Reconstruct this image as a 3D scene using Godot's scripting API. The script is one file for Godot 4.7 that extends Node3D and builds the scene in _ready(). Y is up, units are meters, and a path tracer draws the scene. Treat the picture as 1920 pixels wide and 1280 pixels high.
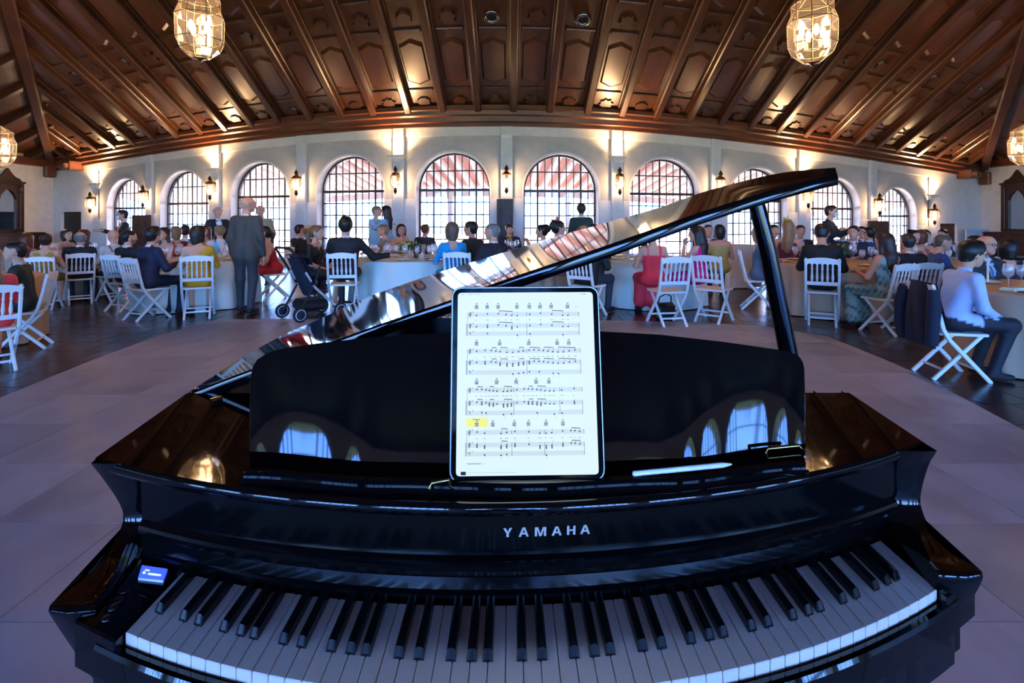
extends Node3D
# A banquet hall seen over a black grand piano. Units are metres, y is up, the pianist's eye stands at EYE.
# Places were measured in the photograph (1920 x 1280) and turned into real positions with at() and floor_at().

const FOCAL := 1000.0
const EYE := 1.45
const HORIZON := 410.0
const CX := 960.0

func at(x: float, y: float, d: float) -> Vector3:
	return Vector3((x - CX) / FOCAL * d, EYE - (y - HORIZON) / FOCAL * d, -d)

func level_at(x: float, y: float, height: float) -> Vector3:
	return at(x, y, (EYE - height) / ((y - HORIZON) / FOCAL))

func floor_at(x: float, y: float) -> Vector3:
	return level_at(x, y, 0.0)

# ---------------------------------------------------------------- mesh builder
class MB:
	var v := PackedVector3Array()
	var n := PackedVector3Array()
	var c := PackedColorArray()
	var ix := PackedInt32Array()
	var tint := Color.WHITE
	var use_tint := false

	func put(p: Vector3, nn: Vector3) -> int:
		v.append(p)
		n.append(nn)
		if use_tint:
			c.append(tint)
		return v.size() - 1

	func tri(a: Vector3, b: Vector3, d: Vector3) -> void:
		var nn := (b - a).cross(d - a)
		if nn.length_squared() < 1e-16:
			return
		nn = nn.normalized()
		var i := put(a, nn)
		put(b, nn)
		put(d, nn)
		ix.append_array(PackedInt32Array([i, i + 2, i + 1]))

	func quad(a: Vector3, b: Vector3, d: Vector3, e: Vector3) -> void:
		var nn := (d - a).cross(e - b)
		if nn.length_squared() < 1e-16:
			return
		nn = nn.normalized()
		var i := put(a, nn)
		put(b, nn)
		put(d, nn)
		put(e, nn)
		ix.append_array(PackedInt32Array([i, i + 2, i + 1, i, i + 3, i + 2]))

	# rows of equal length; the normal is (along the row) x (from row to row)
	func grid(rows: Array, closed := false) -> void:
		var nr := rows.size()
		var nc: int = rows[0].size()
		var start := v.size()
		for i in nr:
			for j in nc:
				var jm := j - 1
				var jp := j + 1
				if closed:
					jm = (j - 1 + nc) % nc
					jp = (j + 1) % nc
				jm = maxi(jm, 0)
				jp = mini(jp, nc - 1)
				var im := maxi(i - 1, 0)
				var ip := mini(i + 1, nr - 1)
				var du: Vector3 = rows[i][jp] - rows[i][jm]
				if du.length_squared() < 1e-14:
					du = (rows[im][jp] - rows[im][jm]) + (rows[ip][jp] - rows[ip][jm])
				var dv: Vector3 = rows[ip][j] - rows[im][j]
				var nn := du.cross(dv)
				nn = nn.normalized() if nn.length_squared() > 1e-18 else Vector3.UP
				put(rows[i][j], nn)
		for i in nr - 1:
			for j in (nc if closed else nc - 1):
				var a := start + i * nc + j
				var b := start + i * nc + (j + 1) % nc
				var d := start + (i + 1) * nc + (j + 1) % nc
				var e := start + (i + 1) * nc + j
				ix.append_array(PackedInt32Array([a, d, b, a, e, d]))

	# each row strip with its own normals: creased from row to row, smooth along the row
	func strips(rows: Array, closed := false) -> void:
		for i in rows.size() - 1:
			grid([rows[i], rows[i + 1]], closed)

	func ring(o: Vector3, nx: Vector3, by: Vector3, r: float, sides: int) -> PackedVector3Array:
		var a := PackedVector3Array()
		for k in sides:
			var t := TAU * k / sides
			a.append(o + nx * (cos(t) * r) + by * (sin(t) * r))
		return a

	func tube(path: Array, radii: Array, sides := 8, caps := true) -> void:
		var rows := []
		var last := Vector3.ZERO
		for i in path.size():
			var t: Vector3 = path[mini(i + 1, path.size() - 1)] - path[maxi(i - 1, 0)]
			t = t.normalized()
			var nx := last
			if i == 0:
				nx = t.cross(Vector3.UP if absf(t.y) < 0.9 else Vector3.RIGHT)
			nx = (nx - t * nx.dot(t)).normalized()
			last = nx
			var by := t.cross(nx)
			rows.append(ring(path[i], nx, by, radii[mini(i, radii.size() - 1)], sides))
		grid(rows, true)
		if caps:
			for k in sides:
				tri(path[0], rows[0][(k + 1) % sides], rows[0][k])
				tri(path[-1], rows[-1][k], rows[-1][(k + 1) % sides])

	# profile: Vector2(radius, height) from the bottom up
	func lathe(profile: Array, sides := 16, xf := Transform3D.IDENTITY, creased := false, turn := 0.0) -> void:
		var rows := []
		for p in profile:
			var a := PackedVector3Array()
			for k in sides:
				var t := TAU * k / sides + turn
				a.append(xf * Vector3(p.x * cos(t), p.y, -p.x * sin(t)))
			rows.append(a)
		if creased:
			strips(rows, true)
		else:
			grid(rows, true)

	# straight-sided lathe with flat faces (lanterns)
	func facets(profile: Array, sides: int, xf := Transform3D.IDENTITY, turn := 0.0) -> void:
		for i in profile.size() - 1:
			for k in sides:
				var t := TAU * k / sides + turn
				var s := TAU * (k + 1) / sides + turn
				var p: Vector2 = profile[i]
				var q: Vector2 = profile[i + 1]
				quad(xf * Vector3(p.x * cos(t), p.y, -p.x * sin(t)), xf * Vector3(p.x * cos(s), p.y, -p.x * sin(s)), xf * Vector3(q.x * cos(s), q.y, -q.x * sin(s)), xf * Vector3(q.x * cos(t), q.y, -q.x * sin(t)))

	# a box with chamfered edges: 44 triangles
	func cbox(xf: Transform3D, size: Vector3, b := 0.0) -> void:
		var h := size * 0.5
		b = minf(b, minf(h.x, minf(h.y, h.z)) * 0.9)
		if b <= 0.0:
			var q := []
			for k in 8:
				q.append(xf * Vector3(h.x if k & 1 else -h.x, h.y if k & 2 else -h.y, h.z if k & 4 else -h.z))
			quad(q[4], q[5], q[7], q[6])
			quad(q[1], q[0], q[2], q[3])
			quad(q[5], q[1], q[3], q[7])
			quad(q[0], q[4], q[6], q[2])
			quad(q[6], q[7], q[3], q[2])
			quad(q[0], q[1], q[5], q[4])
			return
		var px := {}
		for k in 8:
			var s := Vector3(1 if k & 1 else -1, 1 if k & 2 else -1, 1 if k & 4 else -1)
			px[[k, 0]] = xf * Vector3(s.x * h.x, s.y * (h.y - b), s.z * (h.z - b))
			px[[k, 1]] = xf * Vector3(s.x * (h.x - b), s.y * h.y, s.z * (h.z - b))
			px[[k, 2]] = xf * Vector3(s.x * (h.x - b), s.y * (h.y - b), s.z * h.z)
		var f := func(m: Array, ax: int) -> void: quad(px[[m[0], ax]], px[[m[1], ax]], px[[m[2], ax]], px[[m[3], ax]])
		f.call([4, 5, 7, 6], 2)
		f.call([1, 0, 2, 3], 2)
		f.call([5, 1, 3, 7], 0)
		f.call([0, 4, 6, 2], 0)
		f.call([6, 7, 3, 2], 1)
		f.call([0, 1, 5, 4], 1)
		var centre := xf.origin
		for e in [[0, 1], [2, 3], [4, 5], [6, 7], [0, 2], [1, 3], [4, 6], [5, 7], [0, 4], [1, 5], [2, 6], [3, 7]]:
			var along := [0, 1, 2]
			var d: int = e[0] ^ e[1]
			along.erase(0 if d == 1 else (1 if d == 2 else 2))
			_out(px[[e[0], along[0]]], px[[e[1], along[0]]], px[[e[1], along[1]]], px[[e[0], along[1]]], centre)
		for k in 8:
			var a: Vector3 = px[[k, 0]]
			var bb: Vector3 = px[[k, 1]]
			var cc: Vector3 = px[[k, 2]]
			if (bb - a).cross(cc - a).dot(a - centre) > 0:
				tri(a, bb, cc)
			else:
				tri(a, cc, bb)

	func _out(a: Vector3, b: Vector3, d: Vector3, e: Vector3, centre: Vector3) -> void:
		if (d - a).cross(e - b).dot(a + d - centre * 2.0) > 0:
			quad(a, b, d, e)
		else:
			quad(a, e, d, b)

	func box(o: Vector3, size: Vector3, b := 0.0) -> void:
		cbox(Transform3D(Basis.IDENTITY, o), size, b)

	# a bar from a to b; w is measured across up, h along up
	func bar(a: Vector3, b: Vector3, w: float, h: float, up := Vector3.UP, bev := 0.0) -> void:
		var z := (b - a).normalized()
		var x := up.cross(z)
		if x.length_squared() < 1e-8:
			x = Vector3.RIGHT.cross(z)
			if x.length_squared() < 1e-8:
				x = Vector3.FORWARD.cross(z)
		x = x.normalized()
		var y := z.cross(x)
		cbox(Transform3D(Basis(x, y, z), (a + b) * 0.5), Vector3(w, h, a.distance_to(b)), bev)

	# a flat outline pulled from z0 to z1 in the frame xf (outline counterclockwise seen from +z)
	func prism(poly: PackedVector2Array, z0: float, z1: float, xf := Transform3D.IDENTITY, bev := 0.0) -> void:
		if Geometry2D.is_polygon_clockwise(poly):
			# Godot calls "clockwise" with y down; with y up it is the other way round
			pass
		var area := 0.0
		for i in poly.size():
			area += poly[i].cross(poly[(i + 1) % poly.size()])
		if area < 0:
			poly = poly.duplicate()
			poly.reverse()
		var inner := poly
		if bev > 0.0:
			var got := Geometry2D.offset_polygon(poly, -bev, Geometry2D.JOIN_MITER)
			if got.size() == 1 and got[0].size() == poly.size():
				# line the inset outline up with the outer one
				var g: PackedVector2Array = got[0]
				var ar := 0.0
				for i in g.size():
					ar += g[i].cross(g[(i + 1) % g.size()])
				if ar < 0:
					g.reverse()
				var best := 0
				var bd := 1e9
				for i in g.size():
					var dd := g[i].distance_squared_to(poly[0])
					if dd < bd:
						bd = dd
						best = i
				inner = PackedVector2Array()
				for i in g.size():
					inner.append(g[(i + best) % g.size()])
			else:
				bev = 0.0
		var t := Geometry2D.triangulate_polygon(inner)
		for i in range(0, t.size(), 3):
			var a := inner[t[i]]
			var b := inner[t[i + 1]]
			var d := inner[t[i + 2]]
			if (b - a).cross(d - a) < 0:
				var s := b
				b = d
				d = s
			tri(xf * Vector3(a.x, a.y, z1), xf * Vector3(b.x, b.y, z1), xf * Vector3(d.x, d.y, z1))
			tri(xf * Vector3(a.x, a.y, z0), xf * Vector3(d.x, d.y, z0), xf * Vector3(b.x, b.y, z0))
		var m := poly.size()
		for i in m:
			var p := poly[i]
			var q := poly[(i + 1) % m]
			quad(xf * Vector3(p.x, p.y, z0 + bev), xf * Vector3(q.x, q.y, z0 + bev), xf * Vector3(q.x, q.y, z1 - bev), xf * Vector3(p.x, p.y, z1 - bev))
			if bev > 0.0:
				var r := inner[i]
				var s := inner[(i + 1) % m]
				quad(xf * Vector3(p.x, p.y, z1 - bev), xf * Vector3(q.x, q.y, z1 - bev), xf * Vector3(s.x, s.y, z1), xf * Vector3(r.x, r.y, z1))
				quad(xf * Vector3(q.x, q.y, z0 + bev), xf * Vector3(p.x, p.y, z0 + bev), xf * Vector3(r.x, r.y, z0), xf * Vector3(s.x, s.y, z0))

	func ball(o: Vector3, r: Vector3, sides := 14, rings := 8) -> void:
		var prof := []
		for i in rings + 1:
			var t := PI * i / rings - PI / 2
			prof.append(Vector2(cos(t), sin(t)))
		lathe(prof, sides, Transform3D(Basis.from_scale(r), o))

	func add(o: MB, xf := Transform3D.IDENTITY) -> void:
		var s := v.size()
		var bi := xf.basis.inverse().transposed()
		for i in o.v.size():
			put(xf * o.v[i], (bi * o.n[i]).normalized())
		for i in o.ix:
			ix.append(s + i)

	func mesh(mat: Material = null) -> ArrayMesh:
		var a := []
		a.resize(Mesh.ARRAY_MAX)
		a[Mesh.ARRAY_VERTEX] = v
		a[Mesh.ARRAY_NORMAL] = n
		if c.size() == v.size() and c.size() > 0:
			a[Mesh.ARRAY_COLOR] = c
		a[Mesh.ARRAY_INDEX] = ix
		var m := ArrayMesh.new()
		m.add_surface_from_arrays(Mesh.PRIMITIVE_TRIANGLES, a)
		if mat:
			m.surface_set_material(0, mat)
		return m

# ---------------------------------------------------------------- nodes
var used_names := {}

func numbered(base: String) -> String:
	if not used_names.has(base):
		used_names[base] = 0
		return base
	used_names[base] += 1
	return "%s_%03d" % [base, used_names[base]]

func tag(o: Node3D, label: String, category := "", group := "", kind := "") -> Node3D:
	if label:
		o.set_meta("label", label)
	if category:
		o.set_meta("category", category)
	if group:
		o.set_meta("group", group)
	if kind:
		o.set_meta("kind", kind)
	return o

func thing(base: String, label: String, category: String, where := Vector3.ZERO, turn := 0.0, group := "") -> Node3D:
	var o := Node3D.new()
	o.name = numbered(base)
	add_child(o)
	o.position = where
	o.rotation.y = turn
	return tag(o, label, category, group)

func part(parent: Node, base: String, m: Mesh, mat: Material = null, xf := Transform3D.IDENTITY) -> MeshInstance3D:
	var o := MeshInstance3D.new()
	o.name = base
	o.mesh = m
	if mat:
		o.material_override = mat
	o.transform = xf
	parent.add_child(o, true)
	return o

func single(base: String, m: Mesh, mat: Material, label: String, category: String, xf := Transform3D.IDENTITY, group := "") -> MeshInstance3D:
	var o := MeshInstance3D.new()
	o.name = numbered(base)
	o.mesh = m
	o.material_override = mat
	o.transform = xf
	add_child(o)
	tag(o, label, category, group)
	return o

func structure(base: String, m: Mesh, mat: Material, label := "", category := "") -> MeshInstance3D:
	var o := MeshInstance3D.new()
	o.name = numbered(base)
	o.mesh = m
	o.material_override = mat
	add_child(o)
	tag(o, label, category, "", "structure")
	return o

func copy_of(o: Node3D, base: String, where: Vector3, turn: float, label: String, group := "") -> Node3D:
	var r: Node3D = o.duplicate()
	r.name = numbered(base)
	add_child(r)
	r.position = where
	r.rotation.y = turn
	r.set_meta("label", label)
	if group:
		r.set_meta("group", group)
	return r

# ---------------------------------------------------------------- materials
var mats := {}
var noise_tex := {}

func ntex(key: String, freq: float, seed_: int, oct: int, ramp: Array, kind := FastNoiseLite.TYPE_SIMPLEX_SMOOTH, size := 256, normal := false, stretch := 1.0) -> Texture2D:
	if noise_tex.has(key):
		return noise_tex[key]
	var fn := FastNoiseLite.new()
	fn.noise_type = kind
	fn.seed = seed_
	fn.frequency = freq
	fn.fractal_octaves = oct
	var t := NoiseTexture2D.new()
	t.width = size
	t.height = size
	t.seamless = true
	t.noise = fn
	if normal:
		t.as_normal_map = true
		t.bump_strength = 4.0
	else:
		var g := Gradient.new()
		g.offsets = PackedFloat32Array()
		g.colors = PackedColorArray()
		var offs := PackedFloat32Array()
		var cols := PackedColorArray()
		for i in ramp.size():
			offs.append(float(i) / maxi(ramp.size() - 1, 1))
			cols.append(ramp[i])
		g.offsets = offs
		g.colors = cols
		t.color_ramp = g
	noise_tex[key] = t
	return t

func mat(key: String, col := Color.WHITE, rough := 0.6, spec := 0.5, metal := 0.0) -> StandardMaterial3D:
	if mats.has(key):
		return mats[key]
	var m := StandardMaterial3D.new()
	m.resource_name = key
	m.albedo_color = col
	m.roughness = rough
	m.metallic_specular = spec
	m.metallic = metal
	mats[key] = m
	return m

func grain(m: StandardMaterial3D, t: Texture2D, sc: Vector3, world := true) -> StandardMaterial3D:
	m.albedo_texture = t
	m.uv1_triplanar = true
	m.uv1_world_triplanar = world
	m.uv1_scale = sc
	return m

func rgb(r: int, g: int, b: int) -> Color:
	return Color8(r, g, b)

func lerp_list(xs: Array, ys: Array, x: float) -> float:
	if x <= xs[0]:
		return ys[0] + (x - xs[0]) * (ys[1] - ys[0]) / (xs[1] - xs[0])
	for i in xs.size() - 1:
		if x <= xs[i + 1]:
			return lerpf(ys[i], ys[i + 1], (x - xs[i]) / (xs[i + 1] - xs[i]))
	var k := xs.size() - 2
	return ys[k + 1] + (x - xs[k + 1]) * (ys[k + 1] - ys[k]) / (xs[k + 1] - xs[k])

# smooth curve through listed points
func smooth_list(xs: Array, ys: Array, x: float) -> float:
	x = clampf(x, xs[0], xs[-1])
	var i := 0
	while i < xs.size() - 2 and x > xs[i + 1]:
		i += 1
	var t: float = (x - xs[i]) / (xs[i + 1] - xs[i])
	var h: float = xs[i + 1] - xs[i]
	var m0: float = (ys[i + 1] - ys[maxi(i - 1, 0)]) / (xs[i + 1] - xs[maxi(i - 1, 0)])
	var e := mini(i + 2, xs.size() - 1)
	var m1: float = (ys[e] - ys[i]) / (xs[e] - xs[i])
	var t2 := t * t
	var t3 := t2 * t
	return (2 * t3 - 3 * t2 + 1) * ys[i] + (t3 - 2 * t2 + t) * h * m0 + (-2 * t3 + 3 * t2) * ys[i + 1] + (t3 - t2) * h * m1

# ---------------------------------------------------------------- the hall
const WALL_X0 := 100.0
const WALL_X1 := 1840.0
const WALL_THICK := 0.5
const SLOPE := 0.45
const RIDGE := 4.0
const BACK_Z := 8.0
# left edge, right edge, top of the arch, springing line
const WINDOWS := [[200, 272, 335, 390], [300, 391, 320, 381], [433, 543, 304, 368], [594, 720, 292, 358], [780, 918, 285, 355], [982, 1122, 288, 357], [1181, 1312, 297, 363], [1365, 1477, 315, 376], [1521, 1613, 333, 391], [1647, 1719, 352, 405]]
const PILASTERS := [184, 281, 406, 566, 748, 950, 1156, 1341, 1503, 1636, 1742]

func wall_plan(x: float) -> Vector2:
	var u := (x - CX) / FOCAL
	var d := 15.2 * (1.0 + 0.35 * (u / 0.8) * (u / 0.8))
	return Vector2(u * d, d)

func wall_normal(x: float) -> Vector2:
	var t := wall_plan(x + 2.0) - wall_plan(x - 2.0)
	return Vector2(-t.y, t.x).normalized()

func wall_h(x: float, y: float) -> float:
	return EYE - (y - HORIZON) / FOCAL * wall_plan(x).y

# a point on the wall's inner face (off > 0 goes outwards through the wall), at height h
func on_wall(x: float, h: float, off := 0.0) -> Vector3:
	var p := wall_plan(x)
	var nn := wall_normal(x)
	return Vector3(p.x + nn.x * off, h, -(p.y + nn.y * off))

func h_wood(x: float) -> float:
	var t := (x - CX) / FOCAL
	return wall_h(x, 237.54 + t * (11.63 + t * (140.52 + t * (-7.59 + t * -27.25))))

func h_band(x: float) -> float:
	return h_wood(x) - 0.25

func h_grey(x: float) -> float:
	var t := (x - CX) / FOCAL
	return wall_h(x, 371.46 + t * (10.01 + t * (77.29 + t * (-3.00 + t * -2.25))))

func arch_h(w: Array, x: float) -> float:
	var t := clampf((x - (w[0] + w[1]) * 0.5) / ((w[1] - w[0]) * 0.5), -1.0, 1.0)
	return wall_h(x, w[3] - (w[3] - w[2]) * sqrt(1.0 - t * t))

const SILL := 0.22
const DOORWAY := [114, 152, 397, 397]
const DOORWAY_B := [1763, 1795, 419, 419]

func openings() -> Array:
	return WINDOWS + [DOORWAY, DOORWAY_B]

func opening_at(xa: float, xb: float) -> Array:
	for w in openings():
		if xa >= w[0] - 0.01 and xb <= w[1] + 0.01:
			return w
	return []

func is_door(w: Array) -> bool:
	return w[2] == w[3]

func head_h(w: Array, x: float) -> float:
	if is_door(w):
		return wall_h((w[0] + w[1]) * 0.5, w[2])
	return arch_h(w, x)

func wall_columns() -> Array:
	var xs := []
	for w in openings():
		for k in 17:
			var t := -cos(PI * k / 16.0)
			xs.append((w[0] + w[1]) * 0.5 + (w[1] - w[0]) * 0.5 * t)
	for p in PILASTERS:
		xs.append(float(p))
	var x := WALL_X0
	while x < WALL_X1:
		if opening_at(x, x).is_empty():
			xs.append(x)
		x += 11.0
	xs.append(WALL_X1)
	xs.sort()
	return xs

func build_far_wall() -> void:
	var grey := grain(mat("grey_plaster", rgb(185, 184, 179), 0.85), ntex("plaster", 0.02, 4, 4, [Color(0.93, 0.93, 0.93), Color(1, 1, 1)]), Vector3(0.6, 0.6, 0.6))
	var white := grain(mat("white_plaster", rgb(222, 220, 214), 0.8), ntex("plaster", 0.02, 4, 4, []), Vector3(0.5, 0.5, 0.5))
	var xs := wall_columns()
	var core := MB.new()
	var dado := MB.new()
	var band := MB.new()
	var jamb := MB.new()
	for i in xs.size() - 1:
		var a: float = xs[i]
		var b: float = xs[i + 1]
		if b - a < 0.05:
			continue
		var w := opening_at(a, b)
		var spans := []
		if w.is_empty():
			spans.append([0.0, 0.0, h_wood(a) + 0.4, h_wood(b) + 0.4])
		else:
			if not is_door(w):
				spans.append([0.0, 0.0, SILL, SILL])
			spans.append([head_h(w, a), head_h(w, b), h_wood(a) + 0.4, h_wood(b) + 0.4])
		for s in spans:
			core.quad(on_wall(a, s[0], 0.035), on_wall(b, s[1], 0.035), on_wall(b, s[3], 0.035), on_wall(a, s[2], 0.035))
			core.quad(on_wall(b, s[1], WALL_THICK), on_wall(a, s[0], WALL_THICK), on_wall(a, s[2], WALL_THICK), on_wall(b, s[3], WALL_THICK))
		var plain: bool = a < PILASTERS[0] - 0.01 or b > PILASTERS[-1] + 0.01
		var ga := h_grey(a) if not plain else h_band(a)
		var gb := h_grey(b) if not plain else h_band(b)
		if w.is_empty():
			dado.quad(on_wall(a, 0), on_wall(b, 0), on_wall(b, gb), on_wall(a, ga))
			dado.quad(on_wall(a, ga), on_wall(b, gb), on_wall(b, gb, 0.035), on_wall(a, ga, 0.035))
		else:
			if not is_door(w):
				dado.quad(on_wall(a, 0), on_wall(b, 0), on_wall(b, SILL), on_wall(a, SILL))
			else:
				dado.quad(on_wall(a, head_h(w, a)), on_wall(b, head_h(w, b)), on_wall(b, gb), on_wall(a, ga))
		band.quad(on_wall(a, h_band(a)), on_wall(b, h_band(b)), on_wall(b, h_wood(b) + 0.4), on_wall(a, h_wood(a) + 0.4))
		if not plain:
			band.quad(on_wall(a, h_band(a), 0.035), on_wall(b, h_band(b), 0.035), on_wall(b, h_band(b)), on_wall(a, h_band(a)))
	for w in openings():
		var line := []
		var foot := 0.0 if is_door(w) else SILL
		line.append([float(w[0]), foot])
		for k in 17:
			var t := -cos(PI * k / 16.0)
			var x: float = (w[0] + w[1]) * 0.5 + (w[1] - w[0]) * 0.5 * t
			line.append([x, head_h(w, x)])
		line.append([float(w[1]), foot])
		var front := PackedVector3Array()
		var back := PackedVector3Array()
		for p in line:
			front.append(on_wall(p[0], p[1], 0.0))
			back.append(on_wall(p[0], p[1], WALL_THICK))
		jamb.strips([back, front])
		# a narrow white lip round the opening, standing proud of the grey field
		if not is_door(w):
			jamb.quad(front[0], front[-1], back[-1], back[0])
			var lip := PackedVector3Array()
			for p in line:
				var cx: float = (w[0] + w[1]) * 0.5
				var hs := wall_h(cx, w[3])
				var x2: float = cx + (p[0] - cx) * 1.05
				var h2: float = p[1] if p[1] < hs else hs + (p[1] - hs) * 1.06
				lip.append(on_wall(x2, h2, 0.0))
			jamb.strips([front, lip])
	var o := structure("wall_far", core.mesh(), grey, "grey plaster wall with ten arched windows under a timber cornice", "wall")
	part(o, "dado", dado.mesh(), white)
	part(o, "frieze", band.mesh(), white)
	part(o, "window_reveal", jamb.mesh(), white)
	for k in PILASTERS.size():
		var x: float = PILASTERS[k]
		var hw := 0.17
		var p0 := on_wall(x, 0)
		var nn := wall_normal(x)
		var bs := Basis(Vector3(nn.y, 0, nn.x), Vector3.UP, Vector3(-nn.x, 0, nn.y))
		var m := MB.new()
		var top := h_wood(x) + 0.3
		if k == 0 or k == PILASTERS.size() - 1:
			continue
		m.cbox(Transform3D(bs, p0 + Vector3.UP * top * 0.5 + bs.z * 0.0), Vector3(hw * 2, top, 0.12), 0.008)
		part(o, "pilaster", m.mesh(), white)
	# side walls and the wall behind the pianist
	var lc := wall_plan(WALL_X0)
	var rc := wall_plan(WALL_X1)
	var m := MB.new()
	var top_l := 3.9
	m.box(Vector3(lc.x - 0.25, top_l * 0.5, (-lc.y - 0.4 + BACK_Z + 0.4) * 0.5), Vector3(0.5, top_l, lc.y + BACK_Z + 0.8))
	structure("wall_left", m.mesh(), white, "plain cream side wall carrying a carved mirror, beside the dark doorway", "wall")
	m = MB.new()
	m.box(Vector3(rc.x + 0.25, top_l * 0.5, (-rc.y - 0.4 + BACK_Z + 0.4) * 0.5), Vector3(0.5, top_l, rc.y + BACK_Z + 0.8))
	structure("wall_right", m.mesh(), white, "plain cream side wall carrying a carved mirror, beside the lattice screen", "wall")
	build_back_wall(lc.x, rc.x, white)

func build_back_wall(x0: float, x1: float, white: Material) -> void:
	var m := MB.new()
	var top := 4.6
	var cols := []
	var spots := []
	var x := x0 + 2.2
	while x < x1 - 2.0:
		spots.append(x)
		x += 3.3
	for s in spots:
		for k in 13:
			cols.append(s - cos(PI * k / 12.0) * 1.38)
	cols.append(x0 - 0.5)
	cols.append(x1 + 0.5)
	cols.sort()
	var head := func(s: float, xx: float) -> float:
		var t := clampf((xx - s) / 1.38, -1, 1)
		return 2.4 + 1.38 * sqrt(1.0 - t * t)
	for i in cols.size() - 1:
		var a: float = cols[i]
		var b: float = cols[i + 1]
		var hit := -1.0e9
		for s in spots:
			if a >= s - 1.381 and b <= s + 1.381:
				hit = s
		var ha := 0.0
		var hb := 0.0
		if hit > -1e8:
			ha = head.call(hit, a)
			hb = head.call(hit, b)
			m.quad(Vector3(a, ha, BACK_Z + 0.5), Vector3(b, hb, BACK_Z + 0.5), Vector3(b, hb, BACK_Z), Vector3(a, ha, BACK_Z))
		m.quad(Vector3(b, hb, BACK_Z), Vector3(a, ha, BACK_Z), Vector3(a, top, BACK_Z), Vector3(b, top, BACK_Z))
		m.quad(Vector3(a, ha, BACK_Z + 0.5), Vector3(b, hb, BACK_Z + 0.5), Vector3(b, top, BACK_Z + 0.5), Vector3(a, top, BACK_Z + 0.5))
	for s in spots:
		for e in [-1.38, 1.38]:
			m.quad(Vector3(s + e, 0, BACK_Z), Vector3(s + e, 0, BACK_Z + 0.5), Vector3(s + e, 2.4, BACK_Z + 0.5), Vector3(s + e, 2.4, BACK_Z))
	structure("wall_behind", m.mesh(), white, "white arcade of tall arched garden doors behind the pianist", "wall")
	# wrought iron in each arch
	var iron := mat("wrought_iron", rgb(38, 34, 36), 0.5)
	var g := MB.new()
	for k in range(-4, 5):
		var xx := k * 0.305
		g.bar(Vector3(xx, 0.02, 0), Vector3(xx, head.call(0.0, xx), 0), 0.05 if k % 2 == 0 else 0.022, 0.04, Vector3.BACK)
	for h in [0.5, 1.2, 1.8, 2.4, 3.1]:
		var half: float = 1.38 if h <= 2.4 else sqrt(1.38 * 1.38 - (h - 2.4) * (h - 2.4))
		g.bar(Vector3(-half, h, 0), Vector3(half, h, 0), 0.04, 0.03 if h != 2.4 else 0.08)
	var gm := g.mesh()
	for i in spots.size():
		var o := structure("window_%d" % (11 + i), gm, iron, "iron grille filling an arch of the wall behind the pianist", "window")
		o.position = Vector3(spots[i], 0, BACK_Z + 0.25)

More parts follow.
